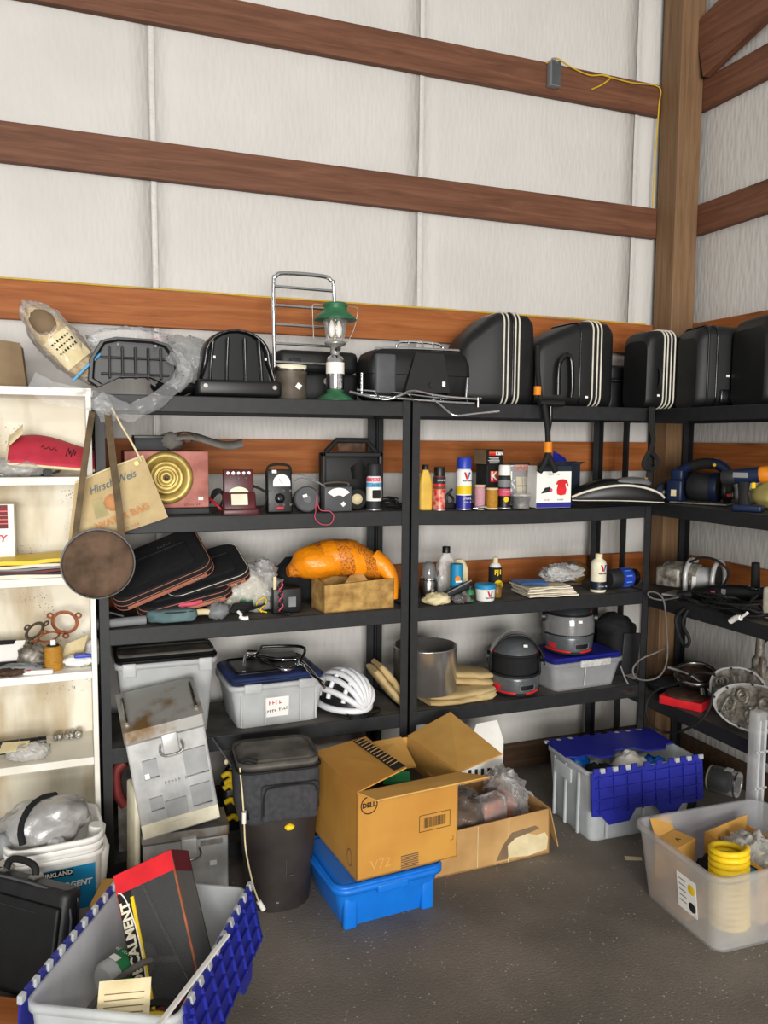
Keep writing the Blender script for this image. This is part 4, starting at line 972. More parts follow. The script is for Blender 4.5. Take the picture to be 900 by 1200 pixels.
g=G(); g.tube([(-.03+.008*math.sin(k*1.6),-.05+.006*math.cos(k*1.6),.13-k*.0105) for k in range(12)],.003,6,sub=3); ob('red_lead',g,'pink_red',t)
g=G(); g.tube([(-.03-.008*math.sin(k*1.6),-.05-.006*math.cos(k*1.6),.13-k*.0105) for k in range(12)],.003,6,sub=3); ob('black_lead',g,'black_rubber',t)
ob('prong',G().tube([(-.03,-.05,.01),(-.02,-.07,.006),(0,-.075,.006)],.005,6),'black_plastic',t); ob('splint',G().box((-.05,-.03,.09),(.012,.006,.12)),'cream',t)
# black cloth behind
p=onY(350,675,3.28); one('black_cloth',G().blob((0,0,.1),(.14,.07,.1),.2,2.5,seed=21,flat=-.1,nu=26),'black_fabric','crumpled black cloth behind the old carton under orange parcel','cloth',TR(p.x+.03,3.32,S3))
# old carton
c0=onY(362,676,3.16); c1=onY(380,724,3.07); c2=onY(462,712,3.07)
t=thing('old_carton','dusty open carton with shiny brown sides under orange parcel','carton',(c1.x,3.065,S3),math.radians(2))
W=c2.x-c1.x; hh=.125; Dp=.13
ob('front_side',G().slab([(0,0,0),(W,0,0),(W+.002,0,hh),(0,0,hh-.014)],-.004),'cardboard_dust',t)
ob('left_side',G().slab([(0,0,0),(0,0,hh-.014),(-.012,Dp,hh+.012),(-.012,Dp,0)],-.004),'cardboard_dust',t)
ob('right_side',G().slab([(W,0,0),(W,Dp,0),(W,Dp,hh),(W,0,hh)],-.004),'cardboard_dust',t)
ob('back_side',G().slab([(-.012,Dp,0),(W,Dp,0),(W,Dp,hh),(-.012,Dp,hh)],.004),'cardboard_dust',t)
ob('bottom',G().slab([(0,0,.001),(W,0,.001),(W,Dp,.001),(-.012,Dp,.001)],.003),'cardboard_dust',t)
ob('torn_flap',G().slab([(W*.3,.01,hh-.01),(W*.62,.01,hh-.004),(W*.6,.05,hh+.02),(W*.42,.05,hh+.012)],.003),'cardboard_dust',t)
# orange parcel
p=onY(407,655,3.15)
t=thing('taped_parcel','lumpy parcel wrapped in bright orange tape on old carton','parcel',(p.x-.012,3.195,S3+.122))
def parc(kx,ky,kz,seed,off=0):
    g=G(); S=[]
    for i in range(19):
        u=i/18; x=-.23+.46*u; e=math.sin(PI*(u*.94+.03))**.55; zc=.085-.09*(u-.42)**2*4*.8; 
        n=14; ring=[]
        for j in range(n):
            a=2*PI*j/n; k=1+.10*noise.noise(Vector((u*5,math.cos(a)*1.5,math.sin(a)*1.5+seed)))
            ring.append((x,math.cos(a)*.105*e*k*ky,zc+math.sin(a)*.078*e*k*kz))
        S.append(ring)
    return g.loft(S,0,True,T=TR(off))
ob('wrapping',parc(1,1,1,0),'orange_pattern',t)
for u0,u1 in ((.08,.14),(.3,.42),(.55,.66)):
    g=G(); S=[]
    for i in range(5):
        u=u0+(u1-u0)*i/4; x=-.23+.46*u; e=math.sin(PI*(u*.94+.03))**.55; zc=.085-.09*(u-.42)**2*4*.8
        S.append([(x+.01*math.sin(a_*2),math.cos(a_)*.105*e*1.03*(1+.10*noise.noise(Vector((u*5,math.cos(a_)*1.5,math.sin(a_)*1.5)))),zc+math.sin(a_)*.078*e*1.03*(1+.10*noise.noise(Vector((u*5,math.cos(a_)*1.5,math.sin(a_)*1.5))))) for a_ in [2*PI*j/14 for j in range(14)]])
    g.loft(S,0,True,False,False); ob('tape_band',g,'tape_orange',t)
g=G(); g.blob((-.1,-.01,.07),(.12,.098,.07),.12,2,seed=4,nu=26); ob('tape_patch',g,'tape_orange',t)
ob('twisted_tail',G().tube([(.13,-.03,.07),(.17,-.06,.04),(.195,-.085,-.01),(.2,-.095,-.09)],lambda u:.05-.032*u,10),'tape_orange',t)
# ---------------------------------------------------------------- third shelf, middle unit
p=onY(507,688,3.13)
t=thing('spot_lamp','chrome bullet spot lamp with clear dome beside centre post','lamp',(p.x,3.175,S3+.02))
ob('base',G().lathe([(.03,-.02),(.036,0),(.04,.06),(.034,.075)],22),'dull_chrome',t); ob('dome',G().lathe([(.03,.075),(.033,.1),(.026,.135),(.012,.148),(0,.15)],22),'visor_grey',t); ob('ring',G().lathe([(.035,.07),(.038,.075),(.034,.082)],22),'chrome',t); ob('screw',G().cyl((0,-.04,.03),(0,-.045,.03),.008),'steel',t)
p=onY(527,680,3.2)
bottle('solvent_bottle','clear square bottle with black cap behind the blue can',TR(p.x,3.24,S3),[(.95,0),(1,.01),(1,.14),(.75,.17),(.4,.19),(.38,.2)],'film_milk',[(.018,.195),(.018,.222),(.016,.224)],'black_plastic',sq=(.085,.05))
t=bottle('thinner_can','tall blue can with orange sunburst near the spot lamp',TR(onY(535,680,3.15).x,3.15,S3),[(.027,0),(.028,.003),(.028,.15),(.026,.158)],'sticker_blue')
ob('emblem',G().lathe([(.014,0),(0,.001)],14),'orange',t,FACE(-.008,-.0285,.095)); ob('emblem',G().box((0,0,0),(.03,.007,.001)),'white_label',t,FACE(-.004,-.029,.084)); marks(t,3,.014,FACE(0,-.029,.05),'white_label')
p=onY(541,680,3.2)
bottle('cream_jug','cream plastic jug partly hidden by the blue can',TR(p.x,3.23,S3),[(.95,0),(1,.01),(1,.12),(.7,.15),(.4,.165)],'cream',None,sq=(.08,.06))
p=onY(511,697,3.07)
one('work_glove',G().blob((0,0,.024),(.062,.045,.026),.3,3.2,seed=31,flat=-.024,nu=30),'cream','crumpled cream work glove by the centre post','glove',TR(p.x+.006,3.08,S3))
t=thing('caulk_gun','black caulking gun lying between work glove and grease tub','tool',(onY(535,692,3.1).x,3.1,S3))
ob('barrel',G().tube([(-.06,0,.03),(0,0,.05),(.06,.01,.07)],.018,9),'charcoal',t); ob('handle',G().tube([(.02,-.02,.045),(.035,-.035,.02),(.04,-.035,.01)],.014,8),'grey_leather',t); ob('rod',G().tube([(-.08,-.01,.03),(.02,-.01,.072),(.07,0,.09)],.004,6),'mid_grey',t); ob('wrapper',G().blob((.0,-.03,.02),(.035,.03,.02),.3,4,seed=3,flat=-.02),'film_smoke',t)
p=onY(553,703,3.07); t=bottle('small_bottle','small dark green bottle at edge beside grease tub',TR(p.x,3.09,S3),[(.016,0),(.018,.003),(.018,.045),(.01,.055)],'green',[(.011,.053),(.011,.068)],'black_plastic'); ob('label',G().box((0,-.0185,.022),(.02,.001,.02)),'ink',t)
p=onY(571,702,3.08)
t=thing('grease_tub','white grease tub with blue lid and red V emblem','tub',(p.x,3.1,S3))
ob('tub',G().lathe([(.038,0),(.04,.003),(.044,.055)],26),'white_plastic',t); ob('lid',G().lathe([(.046,.053),(.047,.068),(.043,.072)],26),'sticker_blue',t)
ob('emblem',G().prism([(-.012,.012),(-.005,.012),(.002,-.004),(.002,-.014),(-.003,-.014)],0,.001),'red',t,FACE(0,-.0435,.034)); ob('emblem',G().prism([(.002,-.014),(.005,-.004),(.007,.012),(.013,.012),(.005,-.014)],0,.001),'cobalt',t,FACE(0,-.0435,.034)); words(t,'Valvoline',.011,FACE(0,-.0425,.016),'ink')
p=onY(586,700,3.1); one('amber_jar',G().lathe([(.02,0),(.022,.003),(.022,.04),(.018,.046),(.018,.055),(0,.056)],18),'amber','short amber jar tucked beside the grease tub','jar',TR(p.x+.005,3.14,S3))
t=bottle('chain_lube_bottle','black bottle with yellow lettering and white neck',TR(onY(580,690,3.22).x,3.22,S3),[(.028,0),(.03,.003),(.03,.12),(.02,.138),(.014,.142)],'white_plastic',[(.012,.14),(.012,.165),(.01,.167)],'cream',[(.004,.124,'ink',.0305)])
words(t,'PJ1',.03,FACE(-.003,-.0318,.102),'yellow',bold=.001); ob('emblem',G().lathe([(.022,0),(.022,.001),(0,.0012)],20),'yellow',t,FACE(0,-.0312,.045)); words(t,'FORK',.014,FACE(0,-.033,.05),'ink'); words(t,'TUNER',.011,FACE(0,-.033,.036),'ink')
# newspapers
for k in range(6):
    z=S3+.002+k*.0075; pw=.245-.006*k; t_=TR(onY(643,703,3.1).x+.006*rnd.uniform(-1,1)-.004*k,3.13+.003*k,z,rz=math.radians(rnd.uniform(-6,4)-3))
    g=G(); n=10
    def paper(u,v,dz,k=k): return ((u-.5)*pw,(v-.5)*.17,dz+.004*noise.noise(Vector((u*3,v*2,k)))+.003)
    g.sheet(lambda u,v:paper(u,v,.0055),n,5); g.sheet(lambda u,v:paper(1-u,v,0),n,5)
    e=[paper(i/n,0,0) for i in range(n+1)],[paper(i/n,0,.0055) for i in range(n+1)]
    g.add(e[0]+e[1],[(i,i+1,n+1+i+1,n+1+i) for i in range(n)])
    g.add([paper(0,0,0),paper(0,1,0),paper(0,1,.0055),paper(0,0,.0055)],[(0,1,2,3)]); g.add([paper(1,0,0),paper(1,1,0),paper(1,1,.0055),paper(1,0,.0055)],[(3,2,1,0)])
    lab=['bottom newspaper of the stack on the middle shelf','second newspaper up in the stack on the middle shelf','third newspaper up in the stack on the middle shelf','fourth newspaper up in the stack on the middle shelf','fifth newspaper up in the stack on the middle shelf','top newspaper of the stack, under the crumpled plastic'][k]
    one('newspaper',g,'news' if k%2 else 'paper',lab,'newspaper',t_,group='folded newspapers in a stack')
p=onY(618,683,3.15); g=G(); g.sheet(lambda u,v:((u-.5)*.14,(v-.5)*.12,.006+.01*u*math.sin(v*3)+.008*(1-u)),8,6); one('leaflet',g,'tray_blue','blue printed leaflet on the newspaper stack','leaflet',TR(p.x,3.14,S3+.05),solid=.001)
p=onY(655,676,3.16)
t=thing('bubble_wrap','crumpled clear plastic packaging lying on the newspaper stack','packaging',(p.x+.01,3.16,S3+.05))
ob('film',G().blob((0,0,.035),(.1,.065,.042),.45,4,seed=41,flat=-.03,nu=36,nv=20),'film_milk',t); ob('film',G().blob((-.03,-.02,.045),(.06,.05,.035),.4,5,seed=44,nu=28,nv=16),'film',t)
p=onY(672,668,3.25)
t=thing('headlight_bracket','amber and brown lens bracket behind the newspaper stack','bracket',(p.x,3.3,S3))
ob('arm',G().tube([(-.12,0,.01),(-.08,0,.085),(0,0,.1),(.05,0,.11)],.008,7),'gasket_dark',t); ob('lens',G().lathe([(.05,0),(.048,.02),(.03,.032),(0,.036)],22),'amber',t,TR(.06,0,.06,rx=PI/2)); ob('foot',G().box((-.03,0,.006),(.2,.04,.012)),'gasket_dark',t)
t=bottle('oil_bottle','cream motor oil bottle with dark blue band',TR(onY(702,696,3.1).x,3.11,S3),[(.034,0),(.036,.004),(.036,.13),(.03,.145),(.016,.155),(.015,.16)],'cream_face',[(.017,.158),(.017,.176),(.015,.178)],'cream',[(.012,.05,'navy_dark',.0365)])
ob('emblem',G().prism([(-.014,.014),(-.006,.014),(.002,-.004),(.002,-.016),(-.004,-.016)],0,.001),'red',t,FACE(0,-.037,.115)); ob('emblem',G().prism([(.002,-.016),(.006,-.004),(.008,.014),(.016,.014),(.006,-.016)],0,.001),'cobalt',t,FACE(0,-.037,.115)); words(t,'Valvoline',.013,FACE(0,-.0372,.09),'ink'); marks(t,8,.011,FACE(0,-.0372,.03),'white_label')
p=onY(735,680,3.12)
t=thing('lying_jar','dark jar with blue label lying on its side by the post','jar',(p.x-.005,3.16,S3),math.radians(6))
ob('jar',G().lathe([(.04,-.085),(.046,-.078),(.046,.05),(.036,.062),(.036,.07)],24),'charcoal',t,TR(0,0,.047,ry=PI/2)); ob('label_band',G().lathe([(.0466,-.02),(.0466,.045)],24,cap=False),'cobalt',t,TR(0,0,.047,ry=PI/2)); ob('label_patch',G().lathe([(.0472,-.005),(.0472,.03)],10,cap=False),'light_blue',t,TR(0,0,.047,ry=PI/2)); ob('lid',G().lathe([(.04,.062),(.04,.085),(.036,.088)],24),'black_plastic',t,TR(0,0,.047,ry=PI/2))

# ================================================================== totes and boxes
def shell(W,D,H,tp=.88,r=.03,wall=.004,rim=.012,rimh=.02):
    """open moulded tub, base on z = 0"""
    g=G(); R_=lambda k,z,ins=0,rr=r:[(p[0],p[1],z) for p in rrect(W*k-2*ins,D*k-2*ins,max(rr-ins,.004),4)]
    g.loft([R_(tp,0),R_(tp+.01,.006),R_(1,H-rimh),],0,True,cap0=True,cap1=False)
    g.loft([R_(1,H-rimh),R_(1,H-rimh,-rim),R_(1,H,-rim),R_(1,H,wall),R_(tp+.01,.008,wall)],0,True,cap0=False,cap1=True)
    return g
def flap_lid(parent, side, W, D, H, ang, L, out):
    """half of an interlocking lid hinged on a long rim; local y is the swing direction"""
    pass
def tote(name,label,T,W,D,H,mat,tp=.88,cat='tote',ribs=(),group=None,r=.03,rim=.012):
    t=thing(name,label,cat,T=T,group=group); ob('tub',shell(W,D,H,tp,r,rim=rim),mat,t)
    for (x,s_) in ribs: ob('rib',G().box((x,s_*(D*.5*(tp+1)/2+.002),H*.45),(.012,.008,H*.8),T=TR()),mat,t,bevel=.002)
    return t
def toothed(W,L,n,mt_=0,th=.006,tooth=.018,notch=None):
    """flat lid half: hinge teeth along y=0, wavy interlocking front edge at y=L"""
    pts=[(-W/2,0)]
    for i in range(n):
        a=-W/2+W*(i+.2)/n; b=-W/2+W*(i+.65)/n; pts+=[(a,0),(a,-tooth),(b,-tooth),(b,0)]
    pts+=[(W/2,0),(W/2,L*.8),(W*.42,L*.86),(W*.30,L*.84),(W*.24,L*1.02),(W*.12,L*1.02),(W*.05,L*.78),(-W*.12,L*.78),(-W*.18,L*1.0),(-W*.36,L*1.02),(-W*.42,L*.84),(-W/2,L*.82)]
    return pts
# --- fourth shelf: grey tote with black lid
x0,zb,w,h=span(134,258,760,870,3.12)
W=onY(256,775,3.1).x-onY(136,775,3.1).x; H=zf(195,776,3.08)-S4
t=tote('tote','grey plastic tote with dusty black lid on fourth shelf',TR(onY(196,775,3.1).x,3.26,S4),W*.95,.34,H,'milky',.84)
ob('lid',G().rbox((0,0,H+.012),(W,.37,.03),.03),'black_plastic',t); ob('lid_dust',G().rbox((0,-.1,H+.028),(W*.94,.14,.006),.02),'dusty_black',t)
for xx in (-.14,.14): ob('clip',G().rbox((xx,-.175,H-.02),(.05,.02,.05),.006),'milky',t)
for xx in (-.12,.12): ob('rib',G().box((xx,-.155,H*.45),(.012,.012,H*.85)),'milky',t,bevel=.002)
# --- tote with blue lid
xl=onY(268,810,3.075).x; xr=onY(382,800,3.075).x; H=zf(325,800,3.075)-S4; W=xr-xl
t=tote('tote','translucent tote with blue lid and handwritten label on fourth shelf',TR((xl+xr)/2,3.225,S4,rz=math.radians(2)),W*.96,.3,H,'milky',.86)
ob('lid',G().rbox((0,.01,H+.012),(W*.98,.32,.028),.03),'lid_blue',t); ob('lid_panel',G().rbox((0,.03,H+.027),(W*.8,.22,.006),.02),'black_plastic',t)
ob('contents',G().box((0,0,H*.42),(W*.74,.22,H*.7)),'mid_grey',t,bevel=.01)
wy=lambda z:-(.15*(.86+.14*z/H))-.002
l=ob('label',G().slab([(-.06,wy(H*.2),H*.2),(.04,wy(H*.2),H*.2),(.04,wy(H*.66),H*.66),(-.06,wy(H*.66),H*.66)],-.001),'white_label',t)

marks(l,4,.026,FACE(-.015,wy(H*.54)-.003,H*.54),'red',sx=.9); marks(l,10,.018,FACE(-.01,wy(H*.4)-.004,H*.36,.1),'ink',shear=.3)
for xx in (-.155,-.06,.085,.15): ob('rib',G().box((xx,-.148,H*.5),(.007,.01,H*.85)),'milky',t,TR(),bevel=.002)
for xx in (-.11,.11): ob('clip',G().rbox((xx,-.163,H-.01),(.07,.014,.035),.005),'milky',t)
zl=S4+H+.03; cx=(xl+xr)/2
t=thing('luggage_rack','black and chrome tubular carrier lying on the blue-lidded tote','luggage rack',(cx,3.2,zl))
q=lambda px,py,z=.02:tuple(onZ(px,py,zl+z)-Vector((cx,3.2,zl)))
ob('rack_tube',G().tube([q(286,778),q(290,768,.03),q(310,775,.03),q(335,785,.02),q(352,778,.02),q(365,790),q(378,800,.012)],.007,8),'chrome',t)
ob('rack_tube',G().tube([q(302,768,.04),q(330,773,.04),q(350,774,.03),q(366,788),q(380,806,.006)],.0065,8),'chrome',t)
ob('rack_tube',G().tube([q(306,758,.05),q(330,757,.05),q(354,758,.05),q(357,765,.04),q(350,776,.03)],.0065,8,sub=3),'black_gloss',t)
ob('rack_tube',G().tube([q(306,758,.05),q(300,768,.04),q(290,772,.02)],.0065,8),'black_gloss',t)
ob('clamp',G().cyl(q(290,765,.02),q(302,765,.02),.014),'dull_chrome',t); ob('plate',G().box(q(325,768,.01),(.16,.09,.006)),'black_plastic',t,bevel=.002)
# --- white cycle helmet
p=onY(407,838,3.13)
t=thing('cycle_helmet','white vented bicycle helmet with black peak beside blue-lidded tote','helmet',T=TR(p.x,3.18,S4)@TR(rz=math.radians(25)))
g=G(); nu,nv=24,9; v=[]
def hp(u,vv,k=1):
    a=2*PI*u; ph=PI/2*vv; r1=math.cos(ph)**.75
    return (.088*r1*math.cos(a)*k, .125*r1*math.sin(a)*k, .025+.135*math.sin(ph)*k+.01*math.cos(a*1))
g.sheet(lambda u,vv:hp(u,vv*.99),30,12); ob('liner',g,'black_plastic',t)
for k in range(7):
    f=(k-3)/3.0; pts=[]
    for i in range(13):
        s_=-1+2*i/12; th=s_*PI*.48; x=.092*f*math.cos(th)**.6*(.98); y=.13*math.sin(th); z=.03+.138*math.cos(th)**.75*math.sqrt(max(0,1-.72*f*f))
        pts.append((x*1.02,y,z))
    ob('vent_rib',G().tube(pts,.0125,8,sub=2),'helmet_white',t)
for yy in (-.075,0,.07):
    pts=[(.092*math.sin(a)*math.sqrt(1-(yy/.135)**2),yy,.03+.138*math.cos(a)*math.sqrt(1-(yy/.135)**2)) for a in [-1.3+2.6*i/10 for i in range(11)]]
    ob('cross_rib',G().tube(pts,.010,8,sub=2),'helmet_white',t)
ob('rim',G().tube([(.092*math.cos(a),.128*math.sin(a),.028) for a in [2*PI*i/20 for i in range(20)]],.014,8,sub=2,closed=True),'helmet_white',t)
ob('peak',G().loft([[(.075*math.cos(a),-.1+.03*math.sin(a)-.0,.022),(.085*math.cos(a),-.13-.045*math.sin(-a) if False else -.135-.03*abs(math.sin(a)),.012)] for a in [PI*i/10 for i in range(11)]],0,True,False,False,closed=False),'black_gloss',t,solid=.004)
# --- canvas, steel ring
def folded(name,label,T,W,D,H,layers,seed,mat='tan_canvas'):
    t=thing(name,label,'cloth',T=T,group='folded tan canvas on the fourth shelf')
    for k in range(layers):
        g=G(); z0=H*k/layers; hh=H/layers
        S=[]
        for i in range(11):
            u=i/10; x=-W/2+W*u; e=1-.25*abs(2*u-1)**6; n=12; ring=[]
            for j in range(n):
                a=2*PI*j/n; cy=math.copysign(abs(math.cos(a))**.5,math.cos(a)); sz=math.copysign(abs(math.sin(a))**.7,math.sin(a))
                ring.append((x+.01*noise.noise(Vector((u*3,j,seed+k))),cy*D/2*e*(1-.04*k)+.012*noise.noise(Vector((u*4,seed,k))),z0+hh/2+sz*hh/2*1.05*e+.006*noise.noise(Vector((u*5,j*.5,seed+k)))*(0 if k==0 and sz<0 else 1)))
            S.append(ring)
        g.loft(S,0,True); ob('fold',g,mat,t)
    return t
p=onY(540,805,3.14)
folded('folded_canvas','folded tan canvas spread under the steel ring',TR(p.x-.015,3.17,S4,rz=math.radians(4)),.33,.23,.05,2,3)
p=onY(553,790,3.2)
folded('folded_canvas','rolled tan canvas fold leaning behind steel ring towards the helmets',TR(p.x-.03,3.22,S4+.05)@TR(ry=math.radians(8)),.24,.17,.06,2,9)
p=onY(452,800,3.12)
t=folded('folded_canvas','tan canvas fold standing upright left of the steel ring',TR(p.x,3.16,S4+.085)@TR(ry=math.radians(52),rz=0),.2,.16,.06,2,15)
p=onY(575,815,3.09)
one('canvas_roll',G().blob((0,0,.022),(.06,.045,.024),.2,3,seed=8,flat=-.022),'tan_canvas','small tan canvas bundle at shelf edge near the left helmet','cloth',TR(p.x-.03,3.1,S4),group='folded tan canvas on the fourth shelf')
p=onY(500,800,3.15); R=(onY(534,770,3.15).x-onY(466,770,3.15).x)/2; z0=S4+.055; H=zf(500,758,3.13)-z0
g=G(); g.lathe([(R*.985,0),(R,.0),(R,H-.006),(R*1.012,H-.004),(R*1.012,H),(R*.985,H),(R*.985,0)],48,cap=False)
one('steel_ring',g,'brushed','open brushed steel cylinder standing on the tan canvas','ring',TR(p.x,3.17,z0))
# --- full-face helmets
def helmet(label,T,open_visor):
    t=thing('motorcycle_helmet',label,'helmet',T=T,group='silver and red full-face helmets')
    a_,b_,c_=.118,.142,.118      # half sizes, face towards -y
    def surf(az,el,k=1.0):
        # az 0 = front; el -1..1
        ph=el*PI/2; r1=max(0,math.cos(ph))**.62 if el>0 else 1-.14*el*el
        x=a_*r1*math.sin(az)*k; y=-b_*r1*math.cos(az)*k*(1.0 if math.cos(az)>0 else .95); z=.135+c_*math.sin(ph)*k*(1 if el>0 else 1.05)
        if el<0 and math.cos(az)>.2: y-= .016*(-el)*math.cos(az)
        return (x,y,max(z,.004))
    def patch(az0,az1,e0,e1,k=1.0,nu=20,nv=8): 
        g=G(); g.sheet(lambda u,v:surf(az0+(az1-az0)*u,e0+(e1-e0)*v,k),nu,nv); return g
    ob('crown',patch(-PI,PI,.27,1,nu=40,nv=12),'helmet_silver' if open_visor else 'helmet_dark',t)  # closed helmet: same shell, shade put into its darker crown colour
    ob('back_shell',patch(1.25,2*PI-1.25,-.8,.28,nu=30,nv=12),'helmet_dark',t)
    ob('chin_bar',patch(-1.3,1.3,-.8,-.2,nu=26,nv=6),'helmet_silver',t,solid=.004)
    ob('eye_port_rim',G().tube([surf(-1.27+2.54*i/12,.28,1.0) for i in range(13)]+[surf(1.27-2.54*i/12,-.2,1.0) for i in range(13)],.006,6,sub=2,closed=True),'black_rubber',t)
    ob('lining',patch(-PI,PI,-.75,.95,.90,36,12),'black_fabric',t)
    ob('cheek_tag',G().box((0,-.118,.14),(.035,.002,.06)),'cream',t) if open_visor else None
    ob('neck_trim',G().tube([surf(2*PI*i/30,-.8,1.0) for i in range(30)],.008,7,sub=1,closed=True),'black_rubber',t)
    ob('stripe',G().tube([surf(-1.2+1.15*i/8,-.68,1.02) for i in range(9)],.005,6,sub=2),'bright_red',t); ob('stripe',G().tube([surf(.35+.7*i/8,-.7,1.02) for i in range(9)],.005,6,sub=2),'bright_red',t)
    for az in (-.82,): ob('emblem',patch(az-.16,az+.16,-.58,-.42,1.022,4,3),'bright_red',t)
    for az in (-1.15,1.15): ob('side_mark',patch(az-.14,az+.14,.3,.36,1.01,4,3),'bright_red',t)
    ob('chin_vent',patch(.15,.72,-.56,-.42,1.02,6,3),'black_plastic',t); ob('vent_frame',G().tube([surf(.12,-.58,1.025),surf(.75,-.58,1.025),surf(.75,-.40,1.025),surf(.12,-.40,1.025)],.0025,5,sub=1,closed=True),'mid_grey',t)
    for s_ in (-1,1): ob('pivot',G().cyl((s_*.112,-.035,.165),(s_*.128,-.035,.165),.024),'black_plastic',t)
    ob('price_sticker',G().box((0,0,0),(.018,.012,.001)),'white_label',t,FACE(.035,-.125 if open_visor else -.146,.235 if open_visor else .165)@TR(rx=-.7 if open_visor else 0))
    if open_visor:
        g=G(); g.sheet(lambda u,v:(lambda p:(p[0]*1.04,-.035+(p[1]+.035)*math.cos(1.45)*1.02+(p[2]-.165)*math.sin(1.45)*1.1,.165-(p[1]+.035)*math.sin(1.45)*1.12+(p[2]-.165)*math.cos(1.45)))(surf(-1.4+2.8*u,-.16+.44*v,1.03)),24,6); ob('visor',g,'visor',t); 
        g2=G(); g2.tube([(lambda p:(p[0]*1.04,-.035+(p[1]+.035)*math.cos(1.45)*1.02+(p[2]-.165)*math.sin(1.45)*1.1,.165-(p[1]+.035)*math.sin(1.45)*1.12+(p[2]-.165)*math.cos(1.45)))(surf(-1.4+2.8*i/14,-.16,1.03)) for i in range(15)],.004,6,sub=2); ob('visor_edge',g2,'black_plastic',t)
    else: 
        ob('visor',patch(-1.3,1.3,-.22,.27,1.03,26,8),'visor_grey',t); ob('visor_edge',G().tube([surf(-1.3+2.6*i/14,.27,1.03) for i in range(15)],.003,6,sub=2),'black_plastic',t)
    return t
p=onY(610,815,3.1); helmet('full-face helmet with visor raised, standing on the shelf',TR(p.x+.01,3.18,S4,rz=math.radians(-24)),True)
# clear tote under the other helmet
xl=onY(652,800,3.08).x; xr=onY(724,800,3.08).x; H=.135; W=xr-xl+.05
zc=S4
t=tote('tote','small clear tote with blue lid under a helmet',TR((xl+xr)/2-.015,3.2,zc,rz=math.radians(3)),W,.27,H,'milky_clear',.86)
ob('lid',G().rbox((0,0,H+.008),(W*1.03,.285,.026),.025),'navy',t); ob('latch',G().rbox((.03,-.148,H-.01),(.17,.012,.03),.004),'film_milk',t); ob('contents',G().blob((-.03,0,.05),(.1,.08,.045),.3,3,seed=5,flat=-.04),'cast_alu',t); ob('rib',G().tube([(-.02,-.133,.02),(-.02,-.142,.12)],.003,5,sub=1),'film_milk',t)
helmet('full-face helmet with closed grey visor on the blue-lidded tote',TR(onY(672,770,3.14).x+.005,3.2,S4+H+.021,rz=math.radians(-26)),False)
# black panel bag and plug
p=onY(727,800,3.2)
t=thing('panel_bag','black soft case leaning beside the tote and right shelf post','bag',T=TR(p.x+.0,3.26,S4)@TR(ry=math.radians(4)))
ob('body',G().rbox((0,0,.13),(.15,.16,.26),.04),'black_fabric',t); ob('front_panel',G().rbox((.025,-.085,.115),(.1,.014,.2),.006),'charcoal',t); ob('flap',G().blob((-.02,0,.24),(.09,.08,.06),.15,2,seed=6),'black_fabric',t)
g=G(); g.tube([onY(727,780,3.1),onY(733,796,3.08),onY(738,804,3.07)],.004,6); g.rbox(onY(742,809,3.07),(.03,.025,.02),.004,1)
one('plug',g,['mid_grey','white_plastic'],'white plug on grey lead by the black soft case','plug')
ob('sticker',G().box((0,0,0),(.075,.022,.001)),'dull_chrome',bpy.data.objects['shelving_unit.001'],FACE(1.213-.095,.003,S4-.03))
# ================================================================== lower left: aluminium boxes
def alubox(label,T,W,D,Hf,Hb,lidh,tilt=0):
    t=thing('metal_box',label,'metal box',T=T,group='aluminium equipment boxes')
    g=G(); S=[[(-W/2,0,0),(W/2,0,0),(W/2,D,0),(-W/2,D,0)],[(-W/2,0,Hf),(W/2,0,Hf),(W/2,D,Hb),(-W/2,D,Hb)]]
    g.loft(S,0,False); ob('body',g,'alu',t,bevel=.006)
    g=G(); o=.004; S=[[(-W/2-o,-o,Hf+.008),(W/2+o,-o,Hf+.008),(W/2+o,D+o,Hb+.006),(-W/2-o,D+o,Hb+.006)],[(-W/2-o,-o,Hf+lidh),(W/2+o,-o,Hf+lidh),(W/2+o,D+o,Hb+lidh*.7),(-W/2-o,D+o,Hb+lidh*.7)]]
    g.loft(S,0,False); ob('lid',g,'alu_dirty',t,bevel=.008)
    lt=ob('latch',G().rbox((.01,-.008,Hf-.03),(.055,.014,.085),.004),'alu',t); ob('latch_ring',G().tube([(-.025,-.018,Hf-.02),(-.03,-.02,Hf-.045),(-.015,-.022,Hf-.06),(.035,-.022,Hf-.06),(.05,-.02,Hf-.045),(.045,-.018,Hf-.02)],.0035,6),'dull_chrome',lt)
    return t
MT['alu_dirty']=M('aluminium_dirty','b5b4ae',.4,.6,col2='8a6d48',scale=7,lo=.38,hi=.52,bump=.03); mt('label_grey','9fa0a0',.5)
tl=onY(150,875,2.84); br=onY(255,962,2.84); bl=onY(168,990,2.84)
t2=alubox('aluminium box with side panel, standing on the floor under another',TR(.345,2.86,0,rz=math.radians(-3)),.3,.17,.235,.235,.04)
ob('corner_plate',G().box((.09,-.003,.22),(.08,.004,.02)),'steel',t2); ob('price_sticker',G().box((.095,-.004,.14),(.025,.001,.018)),'white_label',t2)
one('side_panel',G().rbox((0,0,.215),(.022,.14,.43),.0105),'cream_face','cream edged metal lid leaning behind the stacked aluminium boxes','metal lid',TR(.165,2.95,0.0,rz=math.radians(8),ry=.02))
t=alubox('tilted aluminium box with ring latch stacked on another box',TR(bl.x+.135,2.84,.292)@TR(ry=math.radians(-8.5)),.272,.19,.35,.445,.05)
marks(t,7,.022,FACE(.01,-.0012,.185),'steel')
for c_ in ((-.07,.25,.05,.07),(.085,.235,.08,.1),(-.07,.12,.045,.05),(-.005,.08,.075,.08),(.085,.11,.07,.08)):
    ob('sticker_mark',G().rbox((c_[0],-.0008,c_[1]),(c_[2],.001,c_[3]),.01),'label_grey',t)
